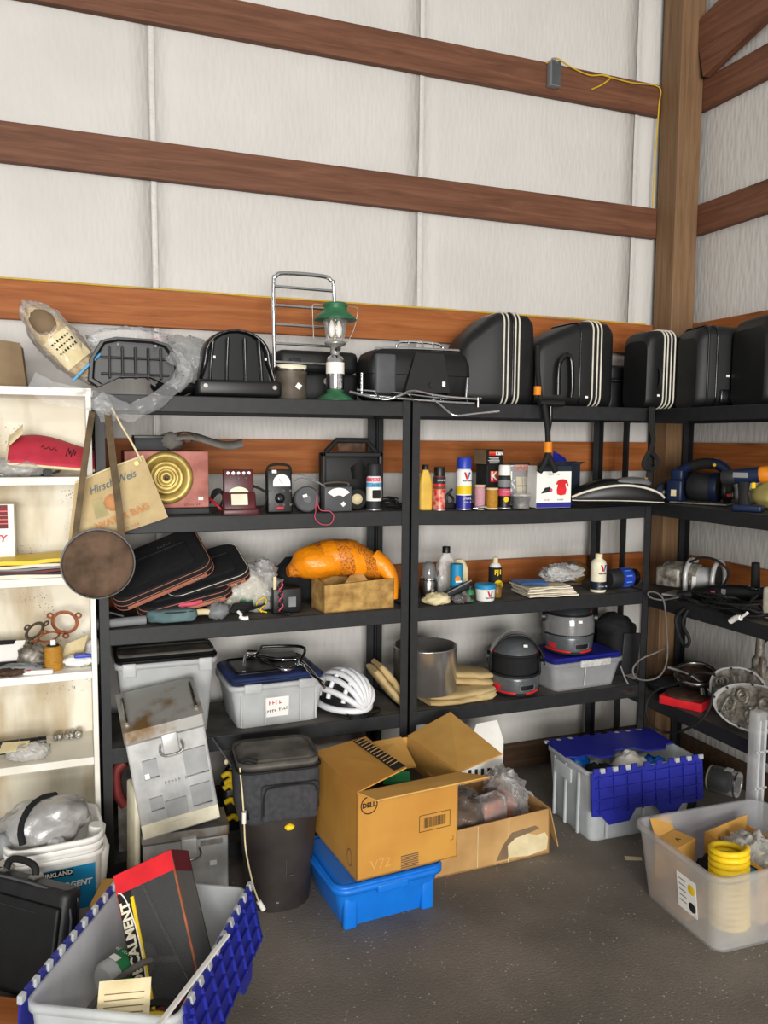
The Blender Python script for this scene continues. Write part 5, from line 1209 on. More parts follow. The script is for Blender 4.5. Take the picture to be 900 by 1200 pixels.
ob('base_band',G().box((0,-.003,.03),(.27,.004,.05)),'cream_face',t,bevel=.001); ob('price_sticker',G().box((-.085,-.0025,.225),(.016,.001,.02)),'white_label',t)
ob('hinge_strap',G().tube([(-.12,.03,.42),(-.12,.14,.475)],.006,6,sub=1),'dull_chrome',t); ob('hinge_strap',G().tube([(.12,.03,.42),(.12,.14,.475)],.006,6,sub=1),'dull_chrome',t)
# red and yellow handled saw behind
p=onY(148,935,3.0)
t=thing('hand_saw','red and yellow saw handle beside the shelf post','saw',(p.x,3.1,S5+.02))
ob('handle',G().tube([(0,0,.34),(-.03,0,.3),(-.025,0,.22),(0,0,.17)],.02,8),'dark_red',t); ob('grip',G().tube([(-.005,0,.35),(.03,0,.36),(.05,0,.33)],.018,8),'yellow',t); ob('blade',G().box((0,.02,.08),(.05,.006,.2)),'steel',t)
# yellow bungee hooks on the bottom shelf
p=onY(265,960,3.1)
t=thing('power_tool','yellow and black tool lying on bottom shelf behind the bin','tool',(p.x+.02,3.15,S5))
ob('body',G().rbox((.04,.03,.09),(.13,.1,.18),.02),'black_plastic',t)
for k,(xx,zz) in enumerate(((-.02,.24),(-.015,.19),(-.01,.13),(0,.06),(-.01,.21))): ob('yellow_cap',G().tube([(xx-.01,-.03,zz),(xx+.012,-.035,zz+.012),(xx+.03,-.03,zz-.006)],.011,7),'yellow',t)
ob('handle',G().tube([(.0,0,.18),(.0,0,.25),(.06,0,.26)],.016,8),'black_plastic',t)
# ================================================================== bin with soft bag, and pull cord
t=thing('waste_bin','tall dark brown plastic bin standing before the shelves','bin',(.665,2.79,0),math.radians(-4))
ob('tub',shell(.285,.255,.37,.8,.1,rim=.006,rimh=.012),'bin_brown',t); ob('lock_outline',G().tube([(.01,-.119,.2),(.01,-.117,.14),(.04,-.116,.14)],.0015,5,sub=1),'grey_plastic',t)
ob('scuff',G().box((-.02,-.1,.04),(.01,.02,.004)),'mid_grey',t)
t=thing('cooler_bag','soft black zip bag with dusty top resting on the bin','bag',(.655,2.785,.335),math.radians(-4))
g=G(); S=[]
for (z,k,yo) in ((0,.86,0),(.02,.97,0),(.1,1.0,0),(.17,1.0,.005),(.2,.97,.01)): S.append([(p_[0],p_[1]+yo,z) for p_ in rrect(.295*k,.25*k,.05,5)])
g.loft(S,0,True); ob('body',g,'grey_fabric',t)
ob('lid',G().rbox((0,.005,.212),(.29,.245,.03),.05),'dusty_black',t); ob('zipper',G().tube([(p_[0],p_[1]+.005,.195) for p_ in rrect(.3,.255,.05,4)],.004,6,sub=1,closed=True),'black_rubber',t)
ob('front_pocket',G().rbox((.03,-.128,.085),(.2,.03,.13),.02),'grey_fabric',t); ob('pocket_zip',G().tube([(-.065,-.144,.05),(-.06,-.146,.13),(-.03,-.146,.148),(.1,-.146,.148),(.125,-.144,.12)],.003,6,sub=4),'black_rubber',t)
ob('handle',G().tube([(-.13,-.09,.23),(-.11,-.1,.24),(-.08,-.11,.232)],.008,6),'black_rubber',t); ob('buckle',G().rbox((-.12,-.11,.05),(.03,.02,.04),.006),'black_gloss',t)
ob('tennis_tag',G().blob((.03,-.125,-.01),(.018,.012,.012),.1,2,seed=1),'yellow',t)
g=G(); g.tube([onY(281,900,2.7),onY(284,930,2.66),onY(286,960,2.63),onY(288,995,2.6),onY(296,1035,2.585),onY(303,1056,2.58)],.0028,6); g.cyl(onY(286,952,2.62),onY(286,965,2.62),.007,m=1); g.tube([onY(303,1056,2.58),onY(309,1066,2.575)],.009,7,m=1,sub=1)
one('pull_cord',g,['cream','white_plastic'],'thin pale cord with white plug hanging down the front of bin','cord')
g=G(); g.tube([onY(248,864,2.99),onY(262,884,2.99),onY(278,908,2.97)],.004,6); g.blob(onY(265,893,2.985),(.008,.008,.01),0,m=1)
one('antenna_rod',g,['grey_plastic','cream'],'thin dark rod with a cream bead beside aluminium box','rod')
# ================================================================== blue tub and big carton
t=tote('storage_tub','bright blue plastic tub under the big carton','' or TR(.99,2.685,0,rz=math.radians(4)),.4,.36,.155,'blue',.84,'tub',r=.04,rim=.014)
ob('lid',G().rbox((0,0,.158),(.415,.375,.02),.04),'blue',t)
for s_ in (-1,1): ob('corner_leg',G().rbox((s_*.15,-.158,.06),(.05,.03,.12),.01),'blue',t,TR())
ob('handle',G().rbox((0,-.188,.135),(.12,.02,.03),.008),'blue',t)
z0=.169; A=math.radians(5)
t=thing('carton','large open brown carton with barcode on the blue tub','carton',(.871,2.50,z0),A)
W,D,H=.40,.395,.315; th=.005
ob('front_side',G().slab([(0,0,0),(W,0,0),(W,0,H),(0,0,H)],-th),'cardboard',t); ob('left_side',G().slab([(0,0,0),(0,0,H),(0,D,H),(0,D,0)],-th),'cardboard',t)
ob('right_side',G().slab([(W,0,0),(W,D,0),(W,D,H),(W,0,H)],-th),'cardboard_in',t); ob('back_side',G().slab([(0,D,0),(0,D,H),(W,D,H),(W,D,0)],-th),'cardboard_in',t); ob('bottom',G().slab([(0,0,.001),(W,0,.001),(W,D,.001),(0,D,.001)],th),'cardboard_in',t)
lf=ob('flap',G().slab([(0,0,H),(.20,.02,H+.045),(.21,D-.01,H+.03),(0,D,H)],th),'cardboard',t)
ff=ob('flap',G().slab([(0,0,H),(W,0,H),(W+.065,-.105,H+.012),(.03,-.095,H+.006)],-th),'cardboard_in',t)
rf=ob('flap',G().slab([(W,0,H),(W+.19,.0,H+.035),(W+.20,D+.0,H+.07),(W,D,H)],th),'cardboard_in',t)
bf=ob('flap',G().slab([(.03,D,H),(W-.03,D,H),(W-.05,D-.17,H-.055),(.10,D-.19,H-.03)],-th),'cardboard_in',t)
# corrugated edge of the front and right flaps
for (a_,b_,n,par) in (((W+.065,-.105,H+.012),(.03,-.095,H+.006),60,ff),((W,0,H),(W+.19,.0,H+.035),28,rf)):
    g=G(); a_=Vector(a_); b_=Vector(b_)
    for k in range(n): c_=a_.lerp(b_,(k+.5)/n); g.box((c_.x,c_.y-.0006,c_.z+.0025 if par is rf else c_.z-.0025),(.0035,.002,.004))
    o_=ob('corrugation',g,'cardboard_old',par); o_['kind']='stuff'
ob('strapping_tape',G().slab([(.15,D-.02,H+.0295),(.19,D-.02,H+.035),(.2,.03,H+.0515),(.155,.03,H+.0425)],.0015),'ink',lf)
for k in range(12): 
    u=k/12; x=.152+.006*u; y=D-.04-(D-.08)*u; ob('tape_fray',G().slab([(x,y,H+.0315+.013*u),(x+.04,y+.012,H+.037+.015*u),(x+.04,y+.016,H+.037+.015*u),(x,y+.004,H+.0315+.013*u)],.0015),'cardboard_old',lf)
ob('blue_tape',G().slab([(.13,-.045,H+.004),(.40,-.035,H+.005),(.41,-.046,H+.0065),(.13,-.058,H+.005)],.002),'blue_tape',ff)
ob('paper_label',G().slab([(.17,D-.08,H-.018),(.2,D-.085,H-.019),(.195,D-.125,H-.032),(.165,D-.12,H-.03)],.003),'white_label',bf)
ob('hand_hole',G().rbox((W-.004-th,D*.45,H*.72),(.004,.085,.025),.0019),'cardboard_old',t)
ob('green_packet',G().box((0,0,0),(.1,.05,.012)),'green',t,TR(.21,.12,H-.03,rx=.35,rz=-.35))
ob('packed_carton',G().box((.2,.2,.12),(.34,.33,.22)),'charcoal',t,bevel=.004)
# print: logo ring, barcode, care marks
ob('logo_ring',G().lathe([(.032,0),(.032,.001),(.0285,.001),(.0285,0)],30,cap=False),'ink',t,FACE(.045,-.0004,H-.05)); words(t,'DELL',.023,FACE(.045,-.001,H-.05),'ink',bold=.0008)
fr=G(); 
for (x,z,w_,h_) in ((.305,.185,.125,.0018),(.305,.125,.125,.0018),(.2425,.155,.0018,.06),(.3675,.155,.0018,.06)): fr.box((x,-.0004,z),(w_,.001,h_))
ob('label_frame',fr,'ink',t)
g=G(); x=.262
while x<.35: w_=rnd.choice((.0012,.002,.003)); g.box((x,-.0004,.155),(w_,.001,.036)); x+=w_+rnd.choice((.0014,.0022,.003))
ob('barcode',g,'ink',t)
g=G()
for k in range(7): g.box((.205,-.0004,.01+.007*k),(.07,.001,.0035),T=None)
ob('tape_print',g,'gasket_dark',t); ob('tape_print',G().box((.225,-.0004,H-.03),(.07,.001,.02)),'gasket_dark',t)
ob('corner_mark',G().tube([(.37,-.0004,.07),(.382,-.0004,.07),(.382,-.0004,.085)],.001,4,sub=1),'ink',t)
ob('care_mark',G().tube([(-.0006,.06+.02*math.cos(a),.06+.03*math.sin(a)) for a in [2*PI*i/16 for i in range(16)]],.0012,4,sub=1,closed=True),'brown',t)
words(t,'V72',.05,FACE(.09,-.0006,.045),'cardboard_in')
# ================================================================== low carton with bags of parts
t=thing('carton','torn low carton full of bagged parts beside the large one','carton',(1.245,2.70,0),math.radians(1.5))
W,D,H=.535,.36,.19
ob('front_side',G().slab([(0,0,0),(W,0,0),(W-.005,0,H),(0,.0,H-.02)],-.005),'cardboard_old',t); ob('right_side',G().slab([(W,0,0),(W,D,0),(W,D,H),(W-.005,0,H)],-.005),'cardboard_old',t); ob('left_side',G().slab([(0,0,0),(0,0,H-.02),(0,D,H),(0,D,0)],-.005),'cardboard_old',t); ob('back_side',G().slab([(0,D,0),(0,D,H),(W,D,H),(W,D,0)],-.005),'cardboard_old',t); ob('bottom',G().slab([(0,0,.001),(W,0,.001),(W,D,.001),(0,D,.001)],.004),'cardboard_old',t)
ob('flap',G().slab([(W-.004,.0,H),(W-.004,.14,H),(W+.05,.12,.04),(W+.04,.0,.02)],-.004),'cardboard_old',t)
g=G(); pl=[(0,0),(.09,-.01),(.18,.0),(.185,.05),(.17,.075),(.13,.07),(.09,.085),(.03,.075),(-.005,.05)]; g.prism([(x,y) for x,y in pl],0,.002); ob('torn_patch',g,'cream',t,FACE(W-.195,-.0006,.02))
g=G(); g.prism([(-.05,-.0),(.0,.0),(.03,.08),(.1,.09),(.15,.1),(.13,.115),(.02,.105),(-.02,.06)],0,.0012); ob('water_stain',g,'bag_tan',t,FACE(W-.2,-.0004,.015))
ob('crease',G().box((.2,-.0005,.09),(.002,.001,.17)),'cream',t); ob('crease',G().box((.34,-.0005,.09),(.003,.001,.18)),'cream',t)
def inside(parent,name,g,m): return ob(name,g,m,parent)
tc=Vector((1.245,2.70,0))
t=thing('parts_bag','smoky plastic bag of brown parts in the low carton','plastic bag',(1.43,2.86,.006))
ob('parts',G().blob((0,0,.14),(.11,.1,.08),.3,3,seed=51,nu=24,flat=-.13),'brown',t); ob('film',G().blob((0,0,.15),(.13,.12,.1),.3,4,seed=52,flat=-.14,nu=36,nv=20),'film_smoke',t)
t=thing('parts_bag','clear plastic bag of copper parts spilling over low carton','plastic bag',(1.665,2.9,.006))
ob('parts',G().blob((-.02,0,.14),(.07,.09,.07),.35,4,seed=54,nu=24,flat=-.13),'copper_ring',t); ob('film',G().blob((.02,.02,.16),(.085,.12,.115),.3,4,seed=55,flat=-.15,nu=36,nv=20),'film',t)
t=thing('parts_bag','shiny boxed lens in clear film between the bags of parts','packet',(1.55,2.8,.14),math.radians(15)); ob('block',G().rbox((0,0,.04),(.11,.06,.09),.01),'copper_ring',t); ob('film',G().rbox((0,0,.045),(.13,.08,.11),.015),'film',t)
g=G(); g.tube([(1.66,2.98,.25),(1.78,2.96,.24),(1.84,2.93,.18),(1.86,2.9,.1)],.0,5); 
g=G(); g.sheet(lambda u,v:(1.66+.19*u+.01*noise.noise(Vector((u*5,v*5,0))),3.0-.2*v+.02*noise.noise(Vector((u*4,v*4,3))),.27-.2*u**1.6+.02*noise.noise(Vector((u*6,v*6,7)))),16,14)
one('plastic_sheet',g,'film','loose clear plastic sheet draped from low carton to the floor side','plastic sheet')
g=G(); p=onY(560,895,3.0)
t=thing('printed_box','white carton with black print behind the large brown carton','box',(1.66,3.12,0),math.radians(-6))
ob('body',G().box((0,.08,.165),(.24,.17,.33)),'white_plastic',t,bevel=.002); ob('flap',G().slab([(-.05,-.005,.33),(.12,-.005,.33),(.1,.03,.42),(.0,.03,.41)],.003),'white_plastic',t)
ob('print_block',G().box((.02,-.006,.27),(.05,.001,.035)),'ink',t)
for k in range(4): ob('print_block',G().box((-.04+.03*k,-.006,.2),(.014,.001,.03)),'charcoal',t)
# ================================================================== tote with blue hinged lid
A=math.radians(-2)
t=tote('tote','pale tote with navy hinged lid half open, full of clothes','' or TR(2.245,2.876,0,rz=A),.545,.335,.31,'milky_blue',.9,rim=.008)
W,D,H=.56,.345,.31
lp=toothed(W,.215,9)
b=ob('lid_half',G().prism(lp,0,.007),'navy',t,TR(0,D/2,H+.006,rz=PI)@TR(rx=math.radians(-2)),bevel=.002)
for k in (0,1,2,6,7,8): ob('hinge_knuckle',G().box((-W/2+W*(k+.85)/9+.005,.0,.003),(W/9*.35,.02,.009)),'milky_blue',b,bevel=.002)
f=ob('lid_half',G().prism([(x,-y) for x,y in reversed(lp)],0,.007),'navy',t,TR(0,-D/2-.012,H+.004)@TR(rx=math.radians(90-6)),bevel=.002)
for i in range(8): ob('rib',G().box((-W/2+W*(i+.5)/8,-.09,.0105),(.005,.16,.009)),'navy',f)
for j in range(4): ob('rib',G().box((0,-.02-.045*j,.0105),(W*.94,.005,.009)),'navy',f)
for k in (0,1,2,6,7,8): ob('hinge_knuckle',G().box((-W/2+W*(k+.85)/9+.005,.005,.002),(W/9*.35,.02,.012)),'milky_blue',f,bevel=.002)
for x_ in (-.18,0,.18): ob('rib',G().box((x_,-.169,.14),(.012,.01,.25)),'milky_blue',t,bevel=.002)
for y_ in (-.09,.01,.1): ob('rib',G().box((-.272,y_,.15),(.01,.012,.27)),'milky_blue',t,bevel=.002)
ob('handle_recess',G().box((-.283,.01,.25),(.008,.12,.06)),'milky_blue',t,bevel=.003)
Tt=TR(2.245,2.876,0,rz=A)
def cloth(label,x,y,z,r,seed,m,name='folded_shirt'): return one(name,G().blob((0,0,0),r,.28,3,seed=seed,nu=26,nv=16),m,label,'clothing',Tt@TR(x,y,z),group='clothes in the navy-lidded tote')
cloth('black garment packed in the navy-lidded tote',-.15,-.05,.2,(.085,.07,.085),61,'black_fabric'); cloth('white shirt packed in the navy-lidded tote',.03,-.02,.215,(.085,.085,.09),62,'shirt_white'); cloth('blue garment at the left side of navy-lidded tote',-.17,.07,.21,(.06,.05,.075),63,'blue'); cloth('light blue garment under the white shirt in tote',.165,-.02,.18,(.065,.085,.08),64,'blue')
cloth('pale blue bundle pressed against the tote side wall',-.1,.0,.075,(.11,.1,.05),66,'light_blue')
# ================================================================== clear tote at the right with hose and cartons
TR2=TR(2.195,2.135,0,rz=math.radians(-2))
t=tote('tote','clear open tote with label and yellow hose inside','' or TR2,.57,.43,.28,'milky_clear',.88,r=.045,rim=.012)
lb=ob('label',G().box((0,0,0),(.001,.095,.13)),'white_label',t,TR(-.272,-.06,.14,ry=math.radians(-7)))
ob('label_mark',G().lathe([(.018,0),(0,.001)],16),'yellow',lb,TR(-.0008,-.025,.03,ry=-PI/2)); ob('label_mark',G().lathe([(.018,0),(0,.001)],16),'charcoal',lb,TR(-.0008,-.025,-.035,ry=-PI/2))
for k in range(5): ob('label_line',G().box((-.0008,.02,.045-.02*k),(.0006,.035,.004)),'mid_grey',lb)
def inT(x,y,z,**k): return TR2@TR(x,y,z,**k)
t=thing('coil_hose','bright yellow coiled air hose standing in the clear tote','hose',T=inT(-.13,-.11,.012))
g=G(); n=13
P=[(.058*math.cos(2*PI*i/14),.058*math.sin(2*PI*i/14)*1.0,.02+.021*i/14) for i in range(14*n)]
g.tube(P,.0105,8,sub=1); ob('coil',g,'yellow',t,TR(rx=math.radians(-4)))
ob('fitting',G().cyl((.058,0,.005),(.058,0,.03),.008),'brass',t)
t=thing('small_carton','small open orange-brown carton in the clear tote corner','carton',T=inT(-.17,.13,.09,rz=math.radians(20)))
ob('body',G().box((0,0,.07),(.12,.09,.14)),'cardboard_in',t,bevel=.002); ob('flap',G().slab([(-.06,.045,.14),(.06,.045,.14),(.09,.08,.17),(-.03,.09,.19)],.002),'cardboard_in',t); ob('flap',G().slab([(.06,-.045,.14),(.06,.045,.14),(.1,.04,.12),(.1,-.04,.115)],.002),'cardboard_in',t); ob('print',G().tube([(-.01,-.02,.1405),(0,0,.1405),(.01,-.015,.1405)],.002,4,sub=1),'ink',t)
one('packed_carton',G().box((0,0,.045),(.14,.2,.09)),'cardboard_old','brown carton at the bottom of the clear tote','carton',inT(-.165,.08,.01),bevel=.003)
one('black_cloth',G().blob((0,0,0),(.06,.05,.05),.3,3.5,seed=71),'black_fabric','black cloth heap in the clear tote beside yellow hose','cloth',inT(-.07,.05,.14))
t=thing('mail_carton','open carton of bagged parts with blue label in clear tote','carton',T=inT(.07,.0,.03,rz=math.radians(8)))
W,D,H=.22,.25,.2
ob('left_side',G().slab([(-W/2,-D/2,0),(-W/2,-D/2,H),(-W/2,D/2,H+.02),(-W/2,D/2,0)],.003),'cardboard_in',t); ob('front_side',G().slab([(-W/2,-D/2,0),(W/2,-D/2,0),(W/2,-D/2,H-.02),(-W/2,-D/2,H)],.003),'cardboard_in',t); ob('back_side',G().slab([(-W/2,D/2,0),(W/2,D/2,0),(W/2,D/2,H+.04),(-W/2,D/2,H+.02)],.003),'cardboard_in',t); ob('right_side',G().slab([(W/2,-D/2,0),(W/2,-D/2,H),(W/2,D/2,H),(W/2,D/2,0)],.003),'cardboard_in',t); ob('flap',G().slab([(-W/2,-D/2,H),(W/2,-D/2,H-.02),(W/2,-D/2-.07,H-.06),(-W/2+.03,-D/2-.07,H-.05)],.003),'cardboard_in',t)
ob('blue_label',G().slab([(-W/2-.004,-D/2+.02,H-.11),(-W/2-.004,-D/2+.02,H-.01),(-W/2-.004,-.02,H-.01),(-W/2-.004,-.02,H-.11)],.001),'charcoal',t); ob('blue_label',G().slab([(-W/2-.006,-D/2+.03,H-.06),(-W/2-.006,-D/2+.03,H-.015),(-W/2-.006,-.03,H-.015),(-W/2-.006,-.03,H-.06)],.001),'sticker_blue',t)
ob('contents',G().blob((0,0,.12),(.09,.13,.09),.3,4,seed=73,nu=26),'old_cloth',t); ob('film',G().blob((0,0,.13),(.1,.14,.1),.35,5,seed=74,nu=32,nv=18),'film_milk',t)
# upright clear bin, jar, scrap
p=onY(880,850,2.44)
t=thing('storage_bin','clear ribbed storage bin standing on end beside right shelves','bin',T=TR(2.541,2.405,0))
ob('wall',G().rbox((0,0,.305),(.062,.055,.61),.018),'milky_clear',t)
for zz in (.15,.3,.45): ob('rib',G().box((0,-.028,zz),(.06,.006,.008)),'milky',t)
for xx in (-.018,.012): ob('rib',G().box((xx,-.028,.3),(.008,.006,.56)),'milky',t)
p=onZ(848,930,0)
t=thing('glass_jar','wide glass jar lying on the floor under right shelf','jar',T=TR(p.x,p.y,.062)@TR(rz=math.radians(25))@TR(rx=PI/2))
ob('glass',G().lathe([(.03,-.065),(.06,-.06),(.062,-.04),(.062,.05),(.058,.06),(.06,.065)],32),'glass',t); ob('lid',G().lathe([(.055,-.07),(.06,-.068),(.06,-.055),(.0,-.054)],30),'old_cloth',t); ob('rim',G().lathe([(.06,.058),(.064,.062),(.062,.068)],30,cap=False),'chrome',t); ob('label',G().box((0,.0635,.02),(.04,.002,.03)),'white_label',t); ob('contents',G().lathe([(.05,-.05),(.052,.02),(0,.025)],20),'charcoal',t)
p=onZ(742,1006,0); one('paper_scrap',G().slab([(-.035,-.012,.001),(.03,-.02,.001),(.036,.005,.001),(-.03,.018,.001)],.0012),'cream','torn cream paper scrap lying on the floor','paper',TR(p.x,p.y,0,rz=-.3))
p=onZ(800,950,0); one('black_boot_bag',G().blob((0,0,.025),(.09,.05,.03),.25,3,seed=77,flat=-.025),'black_fabric','flat black cloth on floor between the two right totes','cloth',TR(p.x,p.y+.02,0))

# ================================================================== right-hand shelves (front faces -x)
def RT(px,py,X,z,rz=0):
    p=onX(px,py,X); return TR(X,p.y,z,rz=-PI/2+rz)
# second shelf: circular saw, drill, bag
p=onX(818,595,2.72)
t=thing('circular_saw','navy cordless circular saw with black motor on right shelf','saw',T=TR(2.74,p.y,R2,rz=-PI/2+.5))
ob('base_plate',G().box((0,0,.006),(.26,.12,.008)),'steel',t,bevel=.002)
ob('motor',G().lathe([(.05,-.08),(.062,-.07),(.066,-.02),(.064,.04),(.055,.055)],26),'charcoal',t,TR(.02,0,.082,ry=PI/2))
ob('motor_ring',G().lathe([(.069,-.0),(.07,.02),(.066,.03)],26,cap=False),'navy_tool',t,TR(.05,0,.082,ry=PI/2))
ob('battery',G().rbox((-.115,0,.06),(.075,.1,.1),.012),'navy_tool',t); ob('battery_label',G().box((-.115,-.0515,.05),(.025,.001,.03)),'cream',t); ob('battery_top',G().rbox((-.11,0,.135),(.06,.08,.05),.012),'navy_tool',t)
ob('handle',G().tube([(-.11,0,.15),(-.06,0,.175),(.01,0,.19),(.07,0,.185),(.11,0,.15),(.115,0,.1)],.024,10),'navy_tool',t); ob('grip',G().tube([(-.05,-.003,.178),(.0,-.003,.19),(.045,-.003,.19)],.0265,10),'black_rubber',t)
ob('trigger_dot',G().cyl((.06,-.025,.185),(.06,-.03,.185),.007),'yellow',t); ob('guard',G().lathe([(.06,0),(.062,.006),(.06,.02),(0,.02)],24),'black_plastic',t,TR(.105,0,.07,ry=PI/2)); ob('lever',G().rbox((.13,-.03,.05),(.05,.03,.03),.008),'black_plastic',t); ob('red_mark',G().box((.135,-.046,.05),(.02,.001,.01)),'red',t)
p=onX(783,586,2.72)
t=thing('sanding_disc','round navy sander head between motorcycle seat and circular saw','sander',T=TR(2.66,p.y-.02,R2,rz=-.2))
Tg=TR(0,0,.047,rx=PI/2)
ob('disc',G().lathe([(.04,0),(.046,.004),(.046,.022),(.04,.028)],28),'navy_dark',t,Tg); ob('hub',G().lathe([(.012,.028),(.01,.036),(0,.036)],14),'steel',t,Tg)
for k in range(8): ob('hole',G().lathe([(.006,.026),(.006,.031),(.0045,.031),(.0045,.0265),(0,.0265)],10),'navy_dark',t,Tg@TR(.028*math.cos(k*PI/4),.028*math.sin(k*PI/4),0))
p=onX(878,600,2.66)
t=thing('cordless_drill','navy cordless drill with orange collar standing on its battery','drill',T=TR(2.64,p.y,R2,rz=-PI/2+.55))
ob('battery_foot',G().rbox((.01,0,.014),(.12,.07,.028),.01),'navy_tool',t); ob('handle',G().loft([[(p_[0]-.005,p_[1],.025) for p_ in rrect(.048,.04,.015,3)],[(p_[0]-.012,p_[1],.075) for p_ in rrect(.04,.036,.015,3)],[(p_[0]-.012,p_[1],.125) for p_ in rrect(.05,.04,.015,3)]],0,True),'black_rubber',t)
Tb=TR(0,0,.15,ry=PI/2-.12)
ob('body',G().lathe([(.024,-.095),(.03,-.085),(.031,-.02),(.033,.04),(.03,.065)],22),'navy_tool',t,Tb); ob('rear_cap',G().lathe([(.03,-.1),(.032,-.085),(.032,-.05),(.03,-.045)],22),'charcoal',t,Tb); ob('collar',G().lathe([(.033,.05),(.035,.056),(.034,.082),(.03,.088)],22),'orange',t,Tb); ob('gearbox',G().lathe([(.029,.085),(.03,.09),(.028,.115),(.024,.12)],22),'alu',t,Tb); ob('chuck',G().lathe([(.022,.118),(.023,.125),(.021,.16),(.012,.175)],18),'black_gloss',t,Tb)
ob('trigger',G().rbox((.026,0,.115),(.018,.02,.035),.006),'yellow',t); ob('label_plate',G().rbox((-.02,-.0325,.153),(.06,.003,.022),.003),'mid_grey',t)
p=onX(886,590,2.82); t=thing('cloth_bag','white and yellow cloth bag behind the cordless drill','bag',(2.88,p.y-.02,R2)); ob('yellow_cloth',G().blob((-.03,-.06,.06),(.07,.13,.062),.2,2.5,seed=81,flat=-.06),'yellow_cloth' if 'yellow_cloth' in MT else 'cream',t); ob('white_cloth',G().blob((.02,.04,.075),(.08,.2,.078),.2,2.5,seed=82,flat=-.075),'shirt_white',t)
# third shelf: chrome saw
p=onX(810,700,2.72)
t=thing('metal_saw','old polished metal circular saw with black cord','saw',T=TR(2.73,p.y+.0,R3,rz=-PI/2+.45))
ob('base_plate',G().box((.02,-.02,.008),(.27,.14,.01)),'alu',t,bevel=.003)
ob('motor',G().lathe([(.05,-.11),(.06,-.1),(.064,-.03),(.058,.0),(.058,.06)],26),'cast_alu',t,TR(-.03,0,.1,ry=PI/2)); ob('drum',G().lathe([(.055,.0),(.057,.01),(.057,.09),(.05,.1)],28),'alu',t,TR(.0,0,.09,ry=PI/2))
ob('blade_guard',G().tube([(.115,.075*math.cos(a),.09+.085*math.sin(a)) for a in [2*PI*i/16 for i in range(16)]],.011,8,sub=2,closed=True),'alu',t,TR(0,0,.008)); ob('blade',G().lathe([(.07,0),(.07,.003),(0,.003)],28),'charcoal',t,TR(.105,0,.09,ry=PI/2))
ob('band',G().tube([(-.01,-.07,.03),(-.01,-.075,.12),(-.01,-.02,.175),(-.01,.05,.165)],.012,8),'alu',t); ob('upright',G().box((.03,-.07,.06),(.018,.012,.1)),'white_plastic',t,bevel=.003); ob('bracket',G().prism([(-.05,0),(.06,0),(.03,.04),(0,.05)],0,.01),'alu',t,FACE(.06,-.075,.012))
ob('cord',G().tube([(.0,-.05,.17),(.06,-.06,.2),(.13,-.07,.195),(.18,-.06,.15),(.17,-.06,.1),(.15,-.07,.06)],.0055,7),'black_rubber',t); ob('body_plate',G().rbox((-.1,-.03,.09),(.12,.08,.09),.015),'cast_alu',t)
# hammer drill
p=onX(850,715,2.66)
t=thing('hammer_drill','black corded hammer drill with upright side handle','drill',T=TR(2.7,p.y+.03,R3,rz=-PI/2+.35))
ob('body',G().lathe([(.03,-.16),(.038,-.15),(.042,-.05),(.04,.05),(.034,.1),(.03,.12)],22),'black_plastic',t,TR(0,0,.062,ry=PI/2-.16)); ob('gear_neck',G().lathe([(.03,.1),(.032,.11),(.026,.16),(.02,.19)],20),'charcoal',t,TR(0,0,.062,ry=PI/2-.16)); ob('pistol_grip',G().tube([(-.13,0,.05),(-.18,-.02,.03),(-.22,-.03,.022)],.024,9),'black_plastic',t)
ob('side_handle',G().cyl((.12,0,.1),(.12,-.01,.215),.019,.017),'black_rubber',t); ob('handle_collar',G().lathe([(.034,0),(.036,.006),(.03,.012)],18),'black_gloss',t,TR(.12,0,.1)); ob('red_switch',G().rbox((-.05,-.043,.065),(.022,.006,.012),.002),'pink_red',t); ob('badge',G().box((-.0,-.043,.075),(.02,.002,.025)),'mid_grey',t)
t=thing('cable_bundle','tangle of thick black cords spilling over right shelf edge','cable',T=TR(2.6,onX(830,720,2.6).y,R3))
rr=random.Random(4)
for k in range(14):
    cy=rr.uniform(-.2,.12); r0=.045+.035*rr.random(); pts=[(.03+r0*.8*math.cos(a)+rr.uniform(-.01,.01),cy+r0*1.6*math.sin(a),.008+.0045*k+.008*math.sin(2*a+k)) for a in [2*PI*i/10 for i in range(10)]]
    ob('cord',G().tube(pts,.005,6,closed=True,sub=4),'black_rubber',t)
p0=Vector((2.6,onX(830,720,2.6).y,R3)); q=lambda px,py,X=2.545:tuple(onX(px,py,X)-p0)
ob('hanging_loop',G().tube([q(803,712,2.57),q(792,725),q(796,745),q(803,757),q(808,750),q(800,730),q(806,715,2.57)],.008,7),'black_rubber',t); ob('plug',G().tube([q(856,728),q(863,724),q(868,724)],.012,8),'white_plastic',t); ob('plug',G().tube([q(868,724),q(876,718)],.006,7,sub=1),'white_plastic',t)
p=onX(896,695,2.66); t=thing('jigsaw','cream coloured power tool at near end of hammer drill','tool',T=TR(2.68,p.y-.045,R3,rz=-PI/2)); ob('body',G().rbox((0,0,.075),(.09,.08,.13),.02),'power_white',t); ob('handle',G().tube([(-.03,0,.13),(.0,0,.17),(.05,0,.16)],.018,8),'black_plastic',t)
for k in range(1): ob('cord',G().tube([(-.06,-.04,.1),(-.09,-.05,.06),(-.05,-.06,.02),(.02,-.06,.03),(.06,-.05,.02)],.006,7),'black_rubber',t)
